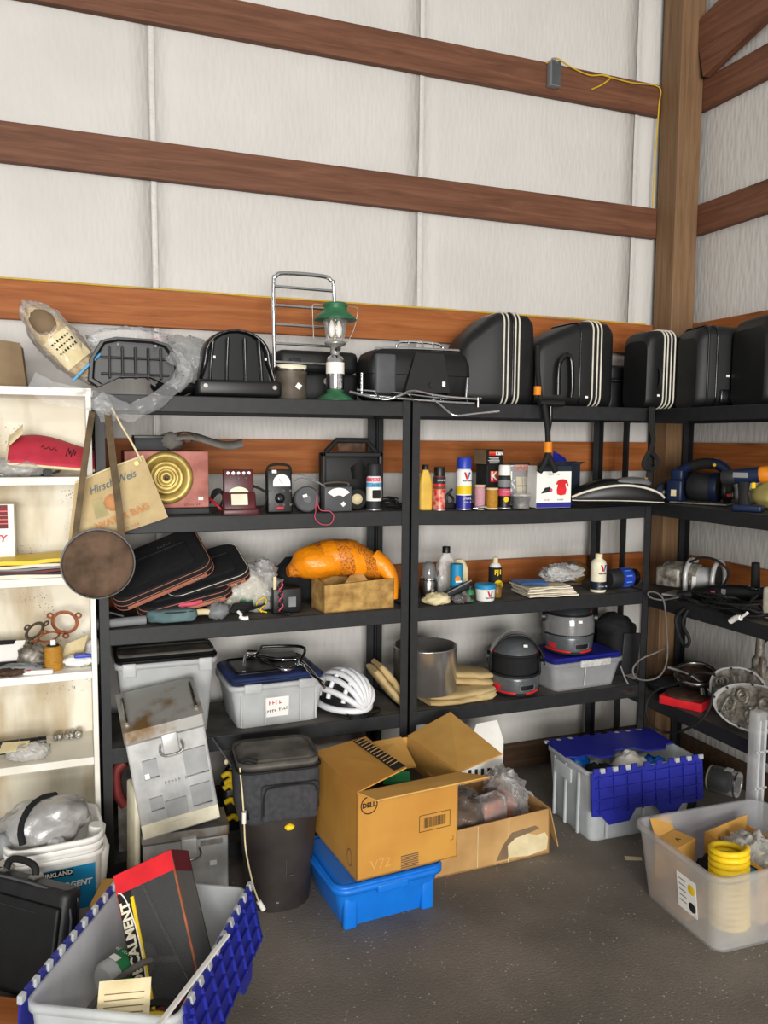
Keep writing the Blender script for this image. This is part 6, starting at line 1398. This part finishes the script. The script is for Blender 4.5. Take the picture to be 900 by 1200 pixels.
# long lead drooping round the corner post
Y0=3.0
g=G(); g.tube([onX(795,700,2.56),onY(776,703,2.99),onY(762,700,2.99),onY(760,694,3.0),onY(770,695,2.99),onY(778,705,2.98),onY(781,735,2.98),onY(782,770,2.98),onY(775,790,2.97),onY(760,797,2.97),onY(745,794,2.97),onY(742,783,2.98),onY(752,772,2.98),onY(768,765,2.98),onY(778,760,2.98)],.0042,7)
one('drooping_lead',g,'grey_leather','thin brown lead drooping in a loop around corner shelf post','cable')
g=G(); g.tube([onX(838,790,2.6),onX(815,788,2.56),onX(795,800,2.56),onX(775,806,2.56),onY(762,815,2.96),onY(757,830,2.94),onY(762,848,2.94),onY(778,858,2.94),onX(800,856,2.5),onX(820,845,2.5),onX(832,828,2.53),onX(836,805,2.56)],.0062,7)
one('drooping_cable',g,'black_rubber','heavy black cable looping below the lowest right shelf','cable')
# fourth shelf
p=onX(808,790,2.72)
t=thing('headlight_ring','tilted chrome headlight ring with bracket on the lowest right shelf','headlight',T=TR(2.76,p.y-.0,R4))
Tg=TR(0,0,.115)@TR(rx=math.radians(12),ry=math.radians(-14))
ob('ring',G().lathe([(.085,-.02),(.1,-.012),(.1,.012),(.088,.02),(.082,.012),(.082,-.012)],34,cap=False),'dull_chrome',t,Tg); ob('bowl',G().lathe([(.08,0),(.06,-.04),(.0,-.05)],28),'rust',t,Tg); ob('bracket',G().tube([(-.1,.08,.14),(-.04,.0,.12),(.0,-.08,.07),(.02,-.12,.03)],.014,8),'dull_chrome',t); ob('engine_block',G().blob((.05,-.1,.045),(.055,.06,.05),.35,5,seed=84,flat=-.045,nu=26),'cast_alu',t); ob('fork',G().tube([(-.03,-.06,.1),(-.04,-.09,.05),(-.05,-.1,.0)],.013,8),'dull_chrome',t); ob('pipe',G().tube([(.05,-.06,.13),(.06,-.13,.1),(.05,-.17,.06)],.02,8),'dull_chrome',t)
c=onX(800,823,2.66)
t=thing('red_box','flat red box with rusty round plate on it','box',T=TR(2.665,c.y-.02,R4,rz=math.radians(-62)))
ob('box',G().rbox((0,0,.02),(.2,.17,.04),.006),'bright_red',t); ob('plate',G().lathe([(.08,.04),(.095,.042),(.097,.048),(.09,.052),(.02,.056),(.0,.056)],36),'rust',t)
p=onX(865,830,2.66)
def cover(label,T,W,H,seed,mat='cast_alu'):
    t=thing('engine_cover',label,'engine part',T=T,group='cast engine covers on the lowest right shelf')
    n=28; out=lambda k:[((W/2*k)*math.copysign(abs(math.cos(a))**.8,math.cos(a)),(H/2*k)*math.sin(a)*(1-.25*math.cos(a))) for a in [2*PI*i/n for i in range(n)]]
    g=G(); g.prism(out(1),0,.012,smooth=False); ob('plate',g,mat,t,bevel=.003)
    g=G(); S=[[(x,y,.012) for x,y in out(1)],[(x,y,.03) for x,y in out(1)],[(x,y,.03) for x,y in out(.93)],[(x,y,.012) for x,y in out(.93)]]; g.loft(S,0,False,False,False); ob('rim',g,'alu',t)
    r2=random.Random(seed)
    for k in range(4): ob('hole',G().lathe([(.013,0),(.013,.012),(.01,.012),(.01,.001),(0,.001)],14),mat,t,TR(r2.uniform(-.3,.3)*W,r2.uniform(-.22,.22)*H,.012))
    for k in range(3): x=r2.uniform(-.25,.25)*W; ob('web',G().box((x,0,.017),(.012,H*.6,.012)),mat,t,TR(rz=r2.uniform(-.6,.6)),bevel=.003)
    for k in range(9):
        x=r2.uniform(-.32,.32)*W; y=r2.uniform(-.26,.26)*H; r_=r2.uniform(.014,.03); ob('boss',G().lathe([(r_,.01),(r_,.03),(r_*.55,.032),(r_*.5,.018)],18),mat,t,TR(x,y,0))
    for k in range(8):
        a=2*PI*k/8; ob('bolt',G().cyl((W/2*.965*math.cos(a)*.98,H/2*.93*math.sin(a)*(1-.25*math.cos(a)),.03),(W/2*.965*math.cos(a)*.98,H/2*.93*math.sin(a)*(1-.25*math.cos(a)),.035),.005,n=8),'charcoal',t)
    return t
cover('oval cast engine cover leaning at the edge of lowest right shelf',TR(2.64,onX(880,830,2.64).y+.01,R4+.108)@TR(rz=-PI/2+.3)@TR(rx=math.radians(58))@TR(rz=PI),.3,.2,3)
cover('round cast engine cover standing behind the oval one',TR(2.76,onX(862,810,2.76).y-.02,R4+.122)@TR(rz=-PI/2+.45)@TR(rx=math.radians(72))@TR(rz=.4),.24,.2,8)
p=onX(872,800,2.86)
t=thing('carburettor','cast carburettor with brass fittings standing behind the engine covers','carburettor',T=TR(2.84,p.y-.1,R4))
ob('float_bowl',G().lathe([(.035,.0),(.04,.01),(.04,.16),(.03,.2)],20),'cast_alu',t); ob('throat',G().cyl((-.06,0,.19),(.05,0,.19),.033),'cast_alu',t); ob('top_cap',G().lathe([(.03,.2),(.032,.26),(.02,.28),(.018,.36)],18),'cast_alu',t); ob('jet',G().cyl((0,-.04,.09),(0,-.06,.09),.012),'brass',t); ob('linkage',G().tube([(-.02,-.03,.28),(-.04,-.05,.22),(-.03,-.05,.17)],.006,6),'gasket_dark',t); ob('breather',G().tube([(.02,0,.33),(.05,-.01,.38),(.04,-.02,.46)],.006,6),'black_rubber',t)
p=onX(848,790,2.74); one('cylinder_jug',G().lathe([(.03,0),(.03,.05),(.042,.052),(.042,.058),(.03,.06),(.042,.066),(.042,.072),(.03,.074),(.028,.1),(0,.1)],22),'cast_alu','small finned cylinder between headlight ring and engine covers','engine part',TR(2.78,onX(852,795,2.76).y-.03,R4))
one('oil_rag',G().blob((0,0,.03),(.07,.1,.03),.3,3,seed=88,flat=-.03),'black_fabric','dark oily rag under the headlight ring on right shelf','cloth',TR(2.7,3.16,R4))
# ================================================================== things on the white bookcase
def BT(px,Y,z,rz=0): return TR(onY(px,500,Y).x,Y,z,rz=rz)
# shelf with red book
g=G()
t=thing('open_book','worn book with red pages lying open on bookcase','book',T=TR(onY(66,545,3.12).x,3.16,B2+.035,rz=math.radians(-4))@TR(rx=math.radians(24)))
def pg(u,v,dz): return (-.15+.3*u,-.085+.17*v,.05+.028*math.sin(v*2.4)*(1-.25*u)+.018*math.sin(u*5)*v-.03*u+dz)
g=G(); g.sheet(lambda u,v:pg(u,v,.006),18,10); ob('page',g,'book_red',t,solid=.002)
g=G(); g.sheet(lambda u,v:pg(u*1.04-.02,v*1.06-.03,.0),18,10); ob('page_block',g,'cream',t,solid=.009)
ob('curled_page',G().sheet(lambda u,v:(-.15-.01*u+.05*v,-.02+.1*u,.085+.05*v+.012*math.sin(u*4)),6,6),'cream',t,solid=.001)
ob('print',G().tube([pg(.35+.02*i,.45+.06*math.sin(i*2),.0085) for i in range(10)],.0016,4,sub=1),'ink',t); ob('print',G().tube([pg(.62+.012*i,.3+.4*((i*7)%5)/5,.0085) for i in range(10)],.0016,4,sub=1),'ink',t)
one('junk_bag',G().blob((0,0,.03),(.14,.09,.035),.3,4,seed=91,flat=-.03,nu=30),'film_milk','clear bag of grey odds and ends under the red book','plastic bag',BT(20,3.14,B2))
g=G(); g.blob((0,0,.022),(.12,.07,.022),.3,4,seed=92,flat=-.022,nu=26); one('metal_scraps',g,'cast_alu','dull grey metal scraps in the clear bag under red book','scraps',BT(22,3.15,B2))
one('round_fuse',G().cyl((0,-.02,.016),(0,.05,.016),.016),'charcoal','small black cylinder beside the red book','cylinder',BT(54,3.1,B2))
# shelf with magazines and red-white carton
t=thing('printed_box','white carton with red panel and bold lettering on bookcase','box',(onY(0,600,3.2).x-.1,3.2,B3+.05)); ob('carton',G().box((0,.05,.1),(.29,.1,.2)),'white_label',t,bevel=.001); ob('panel',G().box((.07,-.0006,.155),(.11,.001,.085)),'dark_red',t); words(t,'GEY',.034,FACE(.085,-.001,.075),'pink_red',bold=.0012,shear=.2); 
for k in range(4): ob('print_line',G().box((.09,-.0012,.13+.015*k),(.07,.001,.004)),'bright_red',t)
cols=['paper','charcoal','dark_red','mid_grey','paper','yellow']; labs=['bottom magazine, pale, in bookcase stack below the printed carton','dark magazine second from the bottom of the bookcase stack','dark red magazine in the middle of the bookcase stack','grey magazine under the cream one in bookcase stack','cream magazine just under the yellow one on bookcase','bright yellow magazine on top of the bookcase stack']
zz=B3
for k in range(6):
    th=[.011,.009,.008,.008,.01,.013][k]; g=G(); n=8; x0_=-.29; x1_=onY(80 if k!=5 else 79,660,3.05).x-.003*k
    S=[]
    for i in range(n+1):
        u=i/n; x=x0_+(x1_-x0_)*u; dz=.003*math.sin(u*5+k) if k<5 else .006*u+.002*math.sin(u*9)
        S.append([(x,3.05+.004*k,zz+dz*(k>0)),(x,3.26,zz+dz*(k>0)),(x,3.26,zz+th+dz),(x,3.05+.004*k,zz+th+dz)])
    g.loft(S,0,False); one('magazine',g,cols[k],labs[k],'magazine',group='magazines stacked on the bookcase'); zz+=th-.0005
# shelf with gaskets
def gasket(label,cx,cz,R,mm,Y,tilt,rz,ears=3,r=.006):
    t=thing('gasket_ring',label,'gasket',T=TR(cx,Y,cz)@TR(rz=rz)@TR(rx=PI/2-tilt),group='ring gaskets on the bookcase')
    g=G(); g.lathe([(R-r,0),(R-r,.003),(R+r,.003),(R+r,0),(R-r,0)],36,cap=False); ob('ring',g,mm,t)
    for k in range(ears):
        a=2*PI*k/ears+.5; ob('ear',G().lathe([(.006,0),(.006,.003),(.013,.003),(.013,0),(.006,0)],14,cap=False),mm,t,TR((R+r+.008)*math.cos(a),(R+r+.008)*math.sin(a),0))
    return t
p=onY(76,731,3.2); gasket('large copper coloured ring gasket leaning on bookcase back',p.x,p.z,.044,'copper_ring',3.23,-.3,-.2)
p=onY(40,741,3.16); gasket('dark oval ring gasket leaning left of the copper one',p.x,p.z,.034,'gasket_dark',3.19,-.5,.7)
p=onY(57,748,3.14); gasket('thin brown ring gasket in front of the other rings',p.x,p.z+.005,.036,'copper_ring',3.15,-.9,.3,4,.004)
p=onY(63,783,3.1)
t=thing('twine_spool','brown twine spool with white tip standing on bookcase','spool',(p.x,3.1,B4)); ob('twine',G().lathe([(.028,.0),(.031,.006),(.031,.08),(.026,.088)],22),'mustard',t); ob('tip',G().rbox((0,0,.1),(.018,.014,.02),.003),'white_label',t); ob('core',G().cyl((0,0,.085),(0,0,.092),.02),'ink',t)
g=G(); g.slab([(0,0,0),(.075,.02,.01),(.1,.05,.085),(.02,.03,.06)],.0015); p=onY(70,766,3.12); one('paper_tag',g,'cream','cream cardboard tag leaning behind the twine spool','tag',TR(p.x,3.15,B4+.01))
t=thing('white_sleeve','white paper sleeve with black stripe on bookcase shelf','sleeve',(onY(4,762,3.13).x,3.16,B4)); ob('sleeve',G().slab([(-.1,0,.03),(.05,-.01,.03),(.07,.04,.09),(-.08,.05,.09)],.006),'white_label',t); ob('stripe',G().slab([(-.08,.034,.083),(.03,.03,.083),(.038,.042,.094),(-.075,.046,.096)],.006),'ink',t); ob('support',G().box((-.02,.03,.02),(.15,.06,.04)),'charcoal',t)
lab=[('valve_cluster','dull metal valve parts heaped beside the gaskets','cast_alu',30,3.13,(.05,.04,.045)),('grey_tools','grey steel tool bits heaped along the bookcase shelf','mid_grey',10,3.09,(.09,.03,.018)),('rag_white','white and blue packets beside the twine spool','white_label',85,3.12,(.055,.045,.022)),('dark_lid','dark brown metal lid at shelf edge','rust',3,3.07,(.05,.03,.014))]
for k,(nm,lb,mm,px,Y,r_) in enumerate(lab): one(nm,G().blob((0,0,r_[2]),r_,.35,5,seed=95+k,flat=-r_[2],nu=28),mm,lb,'small parts',BT(px,Y,B4))
p=onY(88,775,3.1); one('blue_packet',G().rbox((0,0,.006),(.07,.04,.012),.004),'cobalt','flat blue packet lying on the white packets','packet',BT(92,3.11,B4+.036)); 
p=onY(36,776,3.08); g=G(); g.rbox((0,0,.007),(.1,.025,.014),.005); g.box((-.03,0,.0145),(.012,.026,.002),1); one('tube_packet',g,['white_label','bright_red'],'white and red tube lying in front of twine spool','tube',BT(36,3.065,B4,-.15))
one('clear_pouch',G().blob((0,0,.05),(.03,.02,.05),.3,4,seed=99,flat=-.05),'film_milk','small clear pouch against the bookcase side panel','pouch',BT(104,3.12,B4))
# lowest shelf: sockets and tools
for k,(px,r_) in enumerate(((65,.010),(70,.012),(79,.011),(84,.012),(92,.0145))):
    p=onY(px,868,3.25); t=thing('socket',['smallest chrome socket of a row on lowest bookcase shelf','second chrome socket of the row beside the smallest','middle chrome socket of the row on bookcase','fourth chrome socket of the row on bookcase','largest chrome socket at the end of the row'][k],'socket',(p.x,3.27,B5),group='chrome sockets on the bookcase'); ob('barrel',G().lathe([(r_*.7,-.02),(r_,-.018),(r_,.02),(r_*.7,.02),(r_*.6,.006),(0,.006)],14),'dull_chrome',t,TR(0,0,r_,rx=PI/2))
t=thing('flashlight','black metal flashlight lying on lowest bookcase shelf','flashlight',(onY(22,878,3.2).x,3.22,B5)); ob('barrel',G().cyl((-.12,0,.018),(.07,0,.018),.016),'black_plastic',t); ob('head',G().cyl((.065,0,.018),(.095,0,.018),.018),'black_gloss',t); ob('band',G().cyl((.0,0,.018),(.003,0,.018),.0172),'mid_grey',t)
t=thing('wood_handle','brown wooden handle tool lying before the flashlight','tool',(onY(26,886,3.14).x,3.15,B5)); ob('handle',G().tube([(-.02,0,.014),(.03,0,.016),(.055,0,.014)],.013,9),'brown',t); ob('shaft',G().tube([(-.16,0,.01),(-.02,0,.014)],.006,7,sub=1),'black_plastic',t)
one('clear_bag',G().blob((0,0,.03),(.07,.045,.03),.35,5,seed=101,flat=-.03,nu=30),'film_milk','small clear bag of parts at the lowest bookcase shelf edge','plastic bag',BT(22,3.09,B5)); p=onY(8,892,3.07); g=G(); g.slab([(-.05,-.02,.0),(.04,-.02,.004),(.05,.02,.02),(-.04,.03,.02)],.002); one('paper_tag',g,'cream','cream paper lying on the small clear bag','paper',BT(4,3.08,B5+.045))
# ================================================================== bucket, silver bag, briefcase, tote in front of the bookcase
t=thing('bucket','white square bucket with blue label holding a silver bag','bucket',(-.095,2.875,0),math.radians(4))
W,D,H=.30,.28,.36
ob('tub',shell(W,D,H,.9,.06,rim=.006,rimh=.02),'white_plastic',t)
for zz in (.29,.32): ob('rim_band',G().loft([[(p_[0],p_[1],zz+dz) for p_ in rrect((W+.012)*k,(D+.012)*k,.06,4)] for dz,k in ((0,.985),(.004,1),(.014,1),(.018,.985))],0,True,False,False),'white_plastic',t)
wy=lambda z:-(D/2*(.9+.1*z/(H-.02)))-.003
lb=ob('label',G().slab([(-.05,wy(.12),.12),(.12,wy(.12),.12),(.12,wy(.272),.272),(-.05,wy(.272),.272)],-.001),'sticker_blue',t); ob('label_band',G().slab([(-.05,wy(.245)-.001,.245),(.05,wy(.245)-.001,.245),(.05,wy(.268)-.001,.268),(-.05,wy(.268)-.001,.268)],-.001),'ink',lb); words(lb,'KIRKLAND',.02,FACE(0,wy(.257)-.003,.257),'white_label',bold=.0006); words(lb,'DETERGENT',.026,FACE(.035,wy(.215)-.003,.212),'white_label',bold=.0008,shear=.15)
p=Vector((-.115,2.875,.3))
t=thing('silver_bag','silver padded bag with dark strap lying in white bucket','bag',(p.x,p.y,.30))
ob('body',G().blob((0,0,.075),(.15,.11,.085),.16,2.6,seed=105,nu=40,nv=22),'silver_cloth',t,TR(ry=math.radians(-10)))
ob('strap',G().tube([(-.07,-.108,.06),(-.075,-.09,.105),(-.055,-.04,.145),(-.015,.01,.157),(.03,.04,.15)],.011,8),'black_fabric',t); ob('corner',G().blob((.03,-.105,.035),(.035,.02,.03),.2,3,seed=3),'silver_cloth',t); ob('tab',G().blob((-.13,-.07,.05),(.03,.03,.045),.2,3,seed=6),'mid_grey',t)
t=thing('white_bottle','white plastic bottle in corner of the white bucket','bottle',T=TR(.005,2.845,.02)@TR(ry=.12)); ob('body',G().lathe([(.045,0),(.048,.01),(.048,.26),(.03,.3),(.024,.305)],22),'white_plastic',t); ob('cap',G().lathe([(.028,.305),(.028,.335),(.025,.338)],20),'white_plastic',t)
# briefcase
A=math.radians(-42)
t=thing('briefcase','black leather briefcase standing behind the front tote','briefcase',T=TR(-.265,2.585,.0,rz=A)@TR(rx=math.radians(-12)))
W=.46
ob('body',G().rbox((.0,.04,.165),(W,.08,.33),.03),'black_leather' if 'black_leather' in MT else 'black_grain',t); ob('front_pocket',G().rbox((.0,-.006,.15),(W*.94,.02,.27),.009),'black_grain',t)
ob('handle',G().tube([(-.06,.05,.325),(-.05,.05,.362),(0,.05,.372),(.05,.05,.362),(.06,.05,.325)],.011,9),'black_rubber',t)
for s_ in (-1,1): ob('handle_ring',G().cyl((s_*.06,.03,.33),(s_*.06,.07,.33),.012),'steel',t)
ob('zipper',G().tube([(-W/2+.01,.02,.3),(0,.0,.333),(W/2-.02,.02,.3),(W/2+.001,.03,.15),(W/2,.03,.03)],.004,6),'grey_plastic',t); ob('zipper',G().tube([(W/2-.02,.05,.325),(W/2+.001,.05,.29),(W/2+.003,.06,.15),(W/2,.06,.03)],.004,6),'black_gloss',t); ob('seam',G().box((0,-.0165,.262),(W*.6,.002,.004)),'charcoal',t)
one('tan_carton',G().box((0,0,.1),(.2,.16,.2)),'cardboard_in','tan carton standing between bucket and red window box','carton',TR(.13,2.66,0,rz=-.3),bevel=.003)
one('plywood_offcut',G().box((0,0,.02),(.3,.4,.04)),'girt_low','orange plywood offcut on the floor under the briefcase','board',TR(-.30,2.30,0,rz=-.5),bevel=.003)
TL=TR(.16,2.19,0,rz=math.radians(-28))
t=tote('tote','pale tote with navy flaps down, full of packaging, in front','' or TL,.38,.56,.31,'milky_blue',.9,rim=.008)
W,D,H=.56,.39,.31
lp=toothed(W,.19,9)
for s_ in (1,-1):
    T_=TR(s_*(D/2+.008),0,H+.004,rz=s_*PI/2)@TR(rx=math.radians(90-(12 if s_>0 else 4)))
    f=ob('lid_half',G().prism([(x,-y) for x,y in reversed(lp)],0,.007),'navy',t,T_,bevel=.002)
    for i in range(8): ob('rib',G().box((-W/2+W*(i+.5)/8,-.08,.0105),(.005,.15,.009)),'navy',f)
    for j in range(4): ob('rib',G().box((0,-.02-.042*j,.0105),(W*.94,.005,.009)),'navy',f)
    for k in range(9): ob('hinge_knuckle',G().box((-W/2+W*(k+.85)/9+.005,.006,.002),(W/9*.35,.022,.014)),'milky_blue',f,bevel=.002)
def L(x,y,z,**k): return TL@TR(x,y,z,**k)
# red window box
c=Vector((.16,2.3,.2))
t=thing('window_box','red and black display box with clear window leaning in the front tote','box',T=TR(.215,2.25,.265)@TR(rz=math.radians(-24))@TR(ry=math.radians(-27))@TR(rx=math.radians(-32)))
W,H,D=.19,.42,.10
fr=G(); fr.box((0,0,H/2-.012-.21+.21),(W,D,.03)); 
ob('back_panel',G().box((0,D/2,0),(W,.004,H)),'black_plastic',t); ob('left_panel',G().box((-W/2,0,0),(.004,D,H)),'burgundy',t); ob('right_panel',G().box((W/2,0,H*.43),(.004,D,H*.14)),'burgundy',t); ob('right_panel',G().box((W/2,0,-H*.44),(.004,D,H*.12)),'burgundy',t); ob('window',G().box((W/2,0,0),(.001,D,H*.74)),'window_film',t); ob('bottom_panel',G().box((0,0,-H/2),(W,D,.004)),'burgundy',t); ob('top_panel',G().box((0,0,H/2),(W,D,.004)),'burgundy',t)
ob('front_frame',G().box((-W*.39,-D/2,0),(W*.22,.004,H)),'ink',t); ob('front_frame',G().box((W*.1,-D/2,-H*.44),(W*.8,.004,H*.12)),'burgundy',t); ob('front_frame',G().box((0,-D/2-.001,H*.435),(W,.004,H*.13)),'bright_red',t); ob('front_frame',G().box((-W*.27,-D/2-.001,-.02),(.01,.004,H*.74)),'yellow',t); ob('front_edge',G().box((W*.49,-D/2,0),(.006,.004,H)),'copper_ring',t)
ob('side_print',G().box((-W/2-.0025,0,H*.36),(.001,D,H*.28)),'bright_red',t)
ob('window',G().box((W*.11,-D/2,.0),(W*.76,.001,H*.74)),'window_film',t); ob('window_ridge',G().tube([(-.01,-D/2-.003,H*.36),(.03,-D/2-.003,.0),(.075,-D/2-.003,-H*.37)],.003,5),'window_film',t)
words(t,'DECALMENT',.04,FACE(-W*.40,-D/2-.0025,.02,PI/2),'cream_face',bold=.0014,sx=.95); ob('logo_outline',G().tube([(-W*.5+.075*1*math.sin(a)*.5+.004,-D/2-.0025,-.02+.18*math.cos(a)) for a in [PI*i/14 for i in range(15)]],.0022,5,sub=1),'white_label',t)
for k in range(3): ob('print_stripe',G().box((.01+.03*k,-D/2-.0025,-H*.44),(.003,.001,H*.09)),'bright_red',t,TR())
# hoses, label roll, tag, stick
t=thing('rubber_hose','dull brown rubber hose curled in the front tote','hose',T=L(0,0,0)); 
ob('hose',G().tube([(-.14,-.2,.13),(-.1,-.1,.2),(-.02,0,.24),(.06,.06,.22)],.009,8),'grey_leather',t); ob('hose',G().tube([(-.15,-.22,.12),(-.08,-.17,.19),(.03,-.13,.2),(.12,-.12,.17),(.13,-.02,.13),(.0,.03,.1)],.011,8),'grey_leather',t)
t=thing('jug','milky jug with green label lying in the front tote','jug',T=L(-.095,.03,.19)@TR(rz=1.1)@TR(ry=PI/2)); ob('jug',G().lathe([(.04,-.06),(.05,-.05),(.05,.07),(.03,.1),(.018,.11)],24),'milky',t); ob('label',G().lathe([(.0512,-.03),(.0512,.05)],24,cap=False),'green',t); marks(t,8,.016,TR(-.0525,0,.01)@TR(ry=-PI/2)@TR(rz=PI/2),'white_label')
ob('barcode',G().box((-.051,0,-.02),(.003,.03,.018)),'white_label',t)
p=onZ(143,1178,.33); t=thing('paper_tag','cream printed instruction card standing in the front tote','card',T=TR(p.x,p.y+.02,.255)@TR(rz=math.radians(-12))@TR(rx=math.radians(-35))); ob('card',G().rbox((0,0,.03),(.125,.002,.15),.0009),'cream',t)
for k in range(9): ob('print_line',G().box((0,-.0016,.075-.014*k),(.095,.0006,.0022)),'bag_tan',t)
ob('hole',G().lathe([(.0045,0),(.0045,.0012),(.003,.0012),(.003,.0003)],12,cap=False),'cream',t,FACE(0,-.0008,.095))
t=thing('white_rod','long white plastic rod leaning on edge of the front tote','rod',T=TR()); a=onZ(258,1105,.34); b=onZ(185,1205,.33); g=G(); g.box((0,0,0),((a-b).length*1.3,.014,.007)); ob('rod',g,'white_plastic',t,TR((a.x+b.x)/2,(a.y+b.y)/2,.335,rz=math.atan2(a.y-b.y,a.x-b.x)),bevel=.002)
t=thing('cable_bundle','black and yellow cable bundle at near corner of front tote','cable',T=L(.09,-.19,.12)); 
for k,mm in enumerate(('black_rubber','yellow','yellow','black_rubber')): ob('lead',G().tube([(-.06,.02*k,.03+.02*k),(0,-.01+.02*k,.06+.02*k),(.06,.01*k,.05+.022*k)],.009,7),mm,t)
one('packed_carton',G().box((0,0,.05),(.26,.2,.1)),'cardboard_in','brown carton at the bottom of the front tote','carton',L(.02,-.14,.012),bevel=.003)
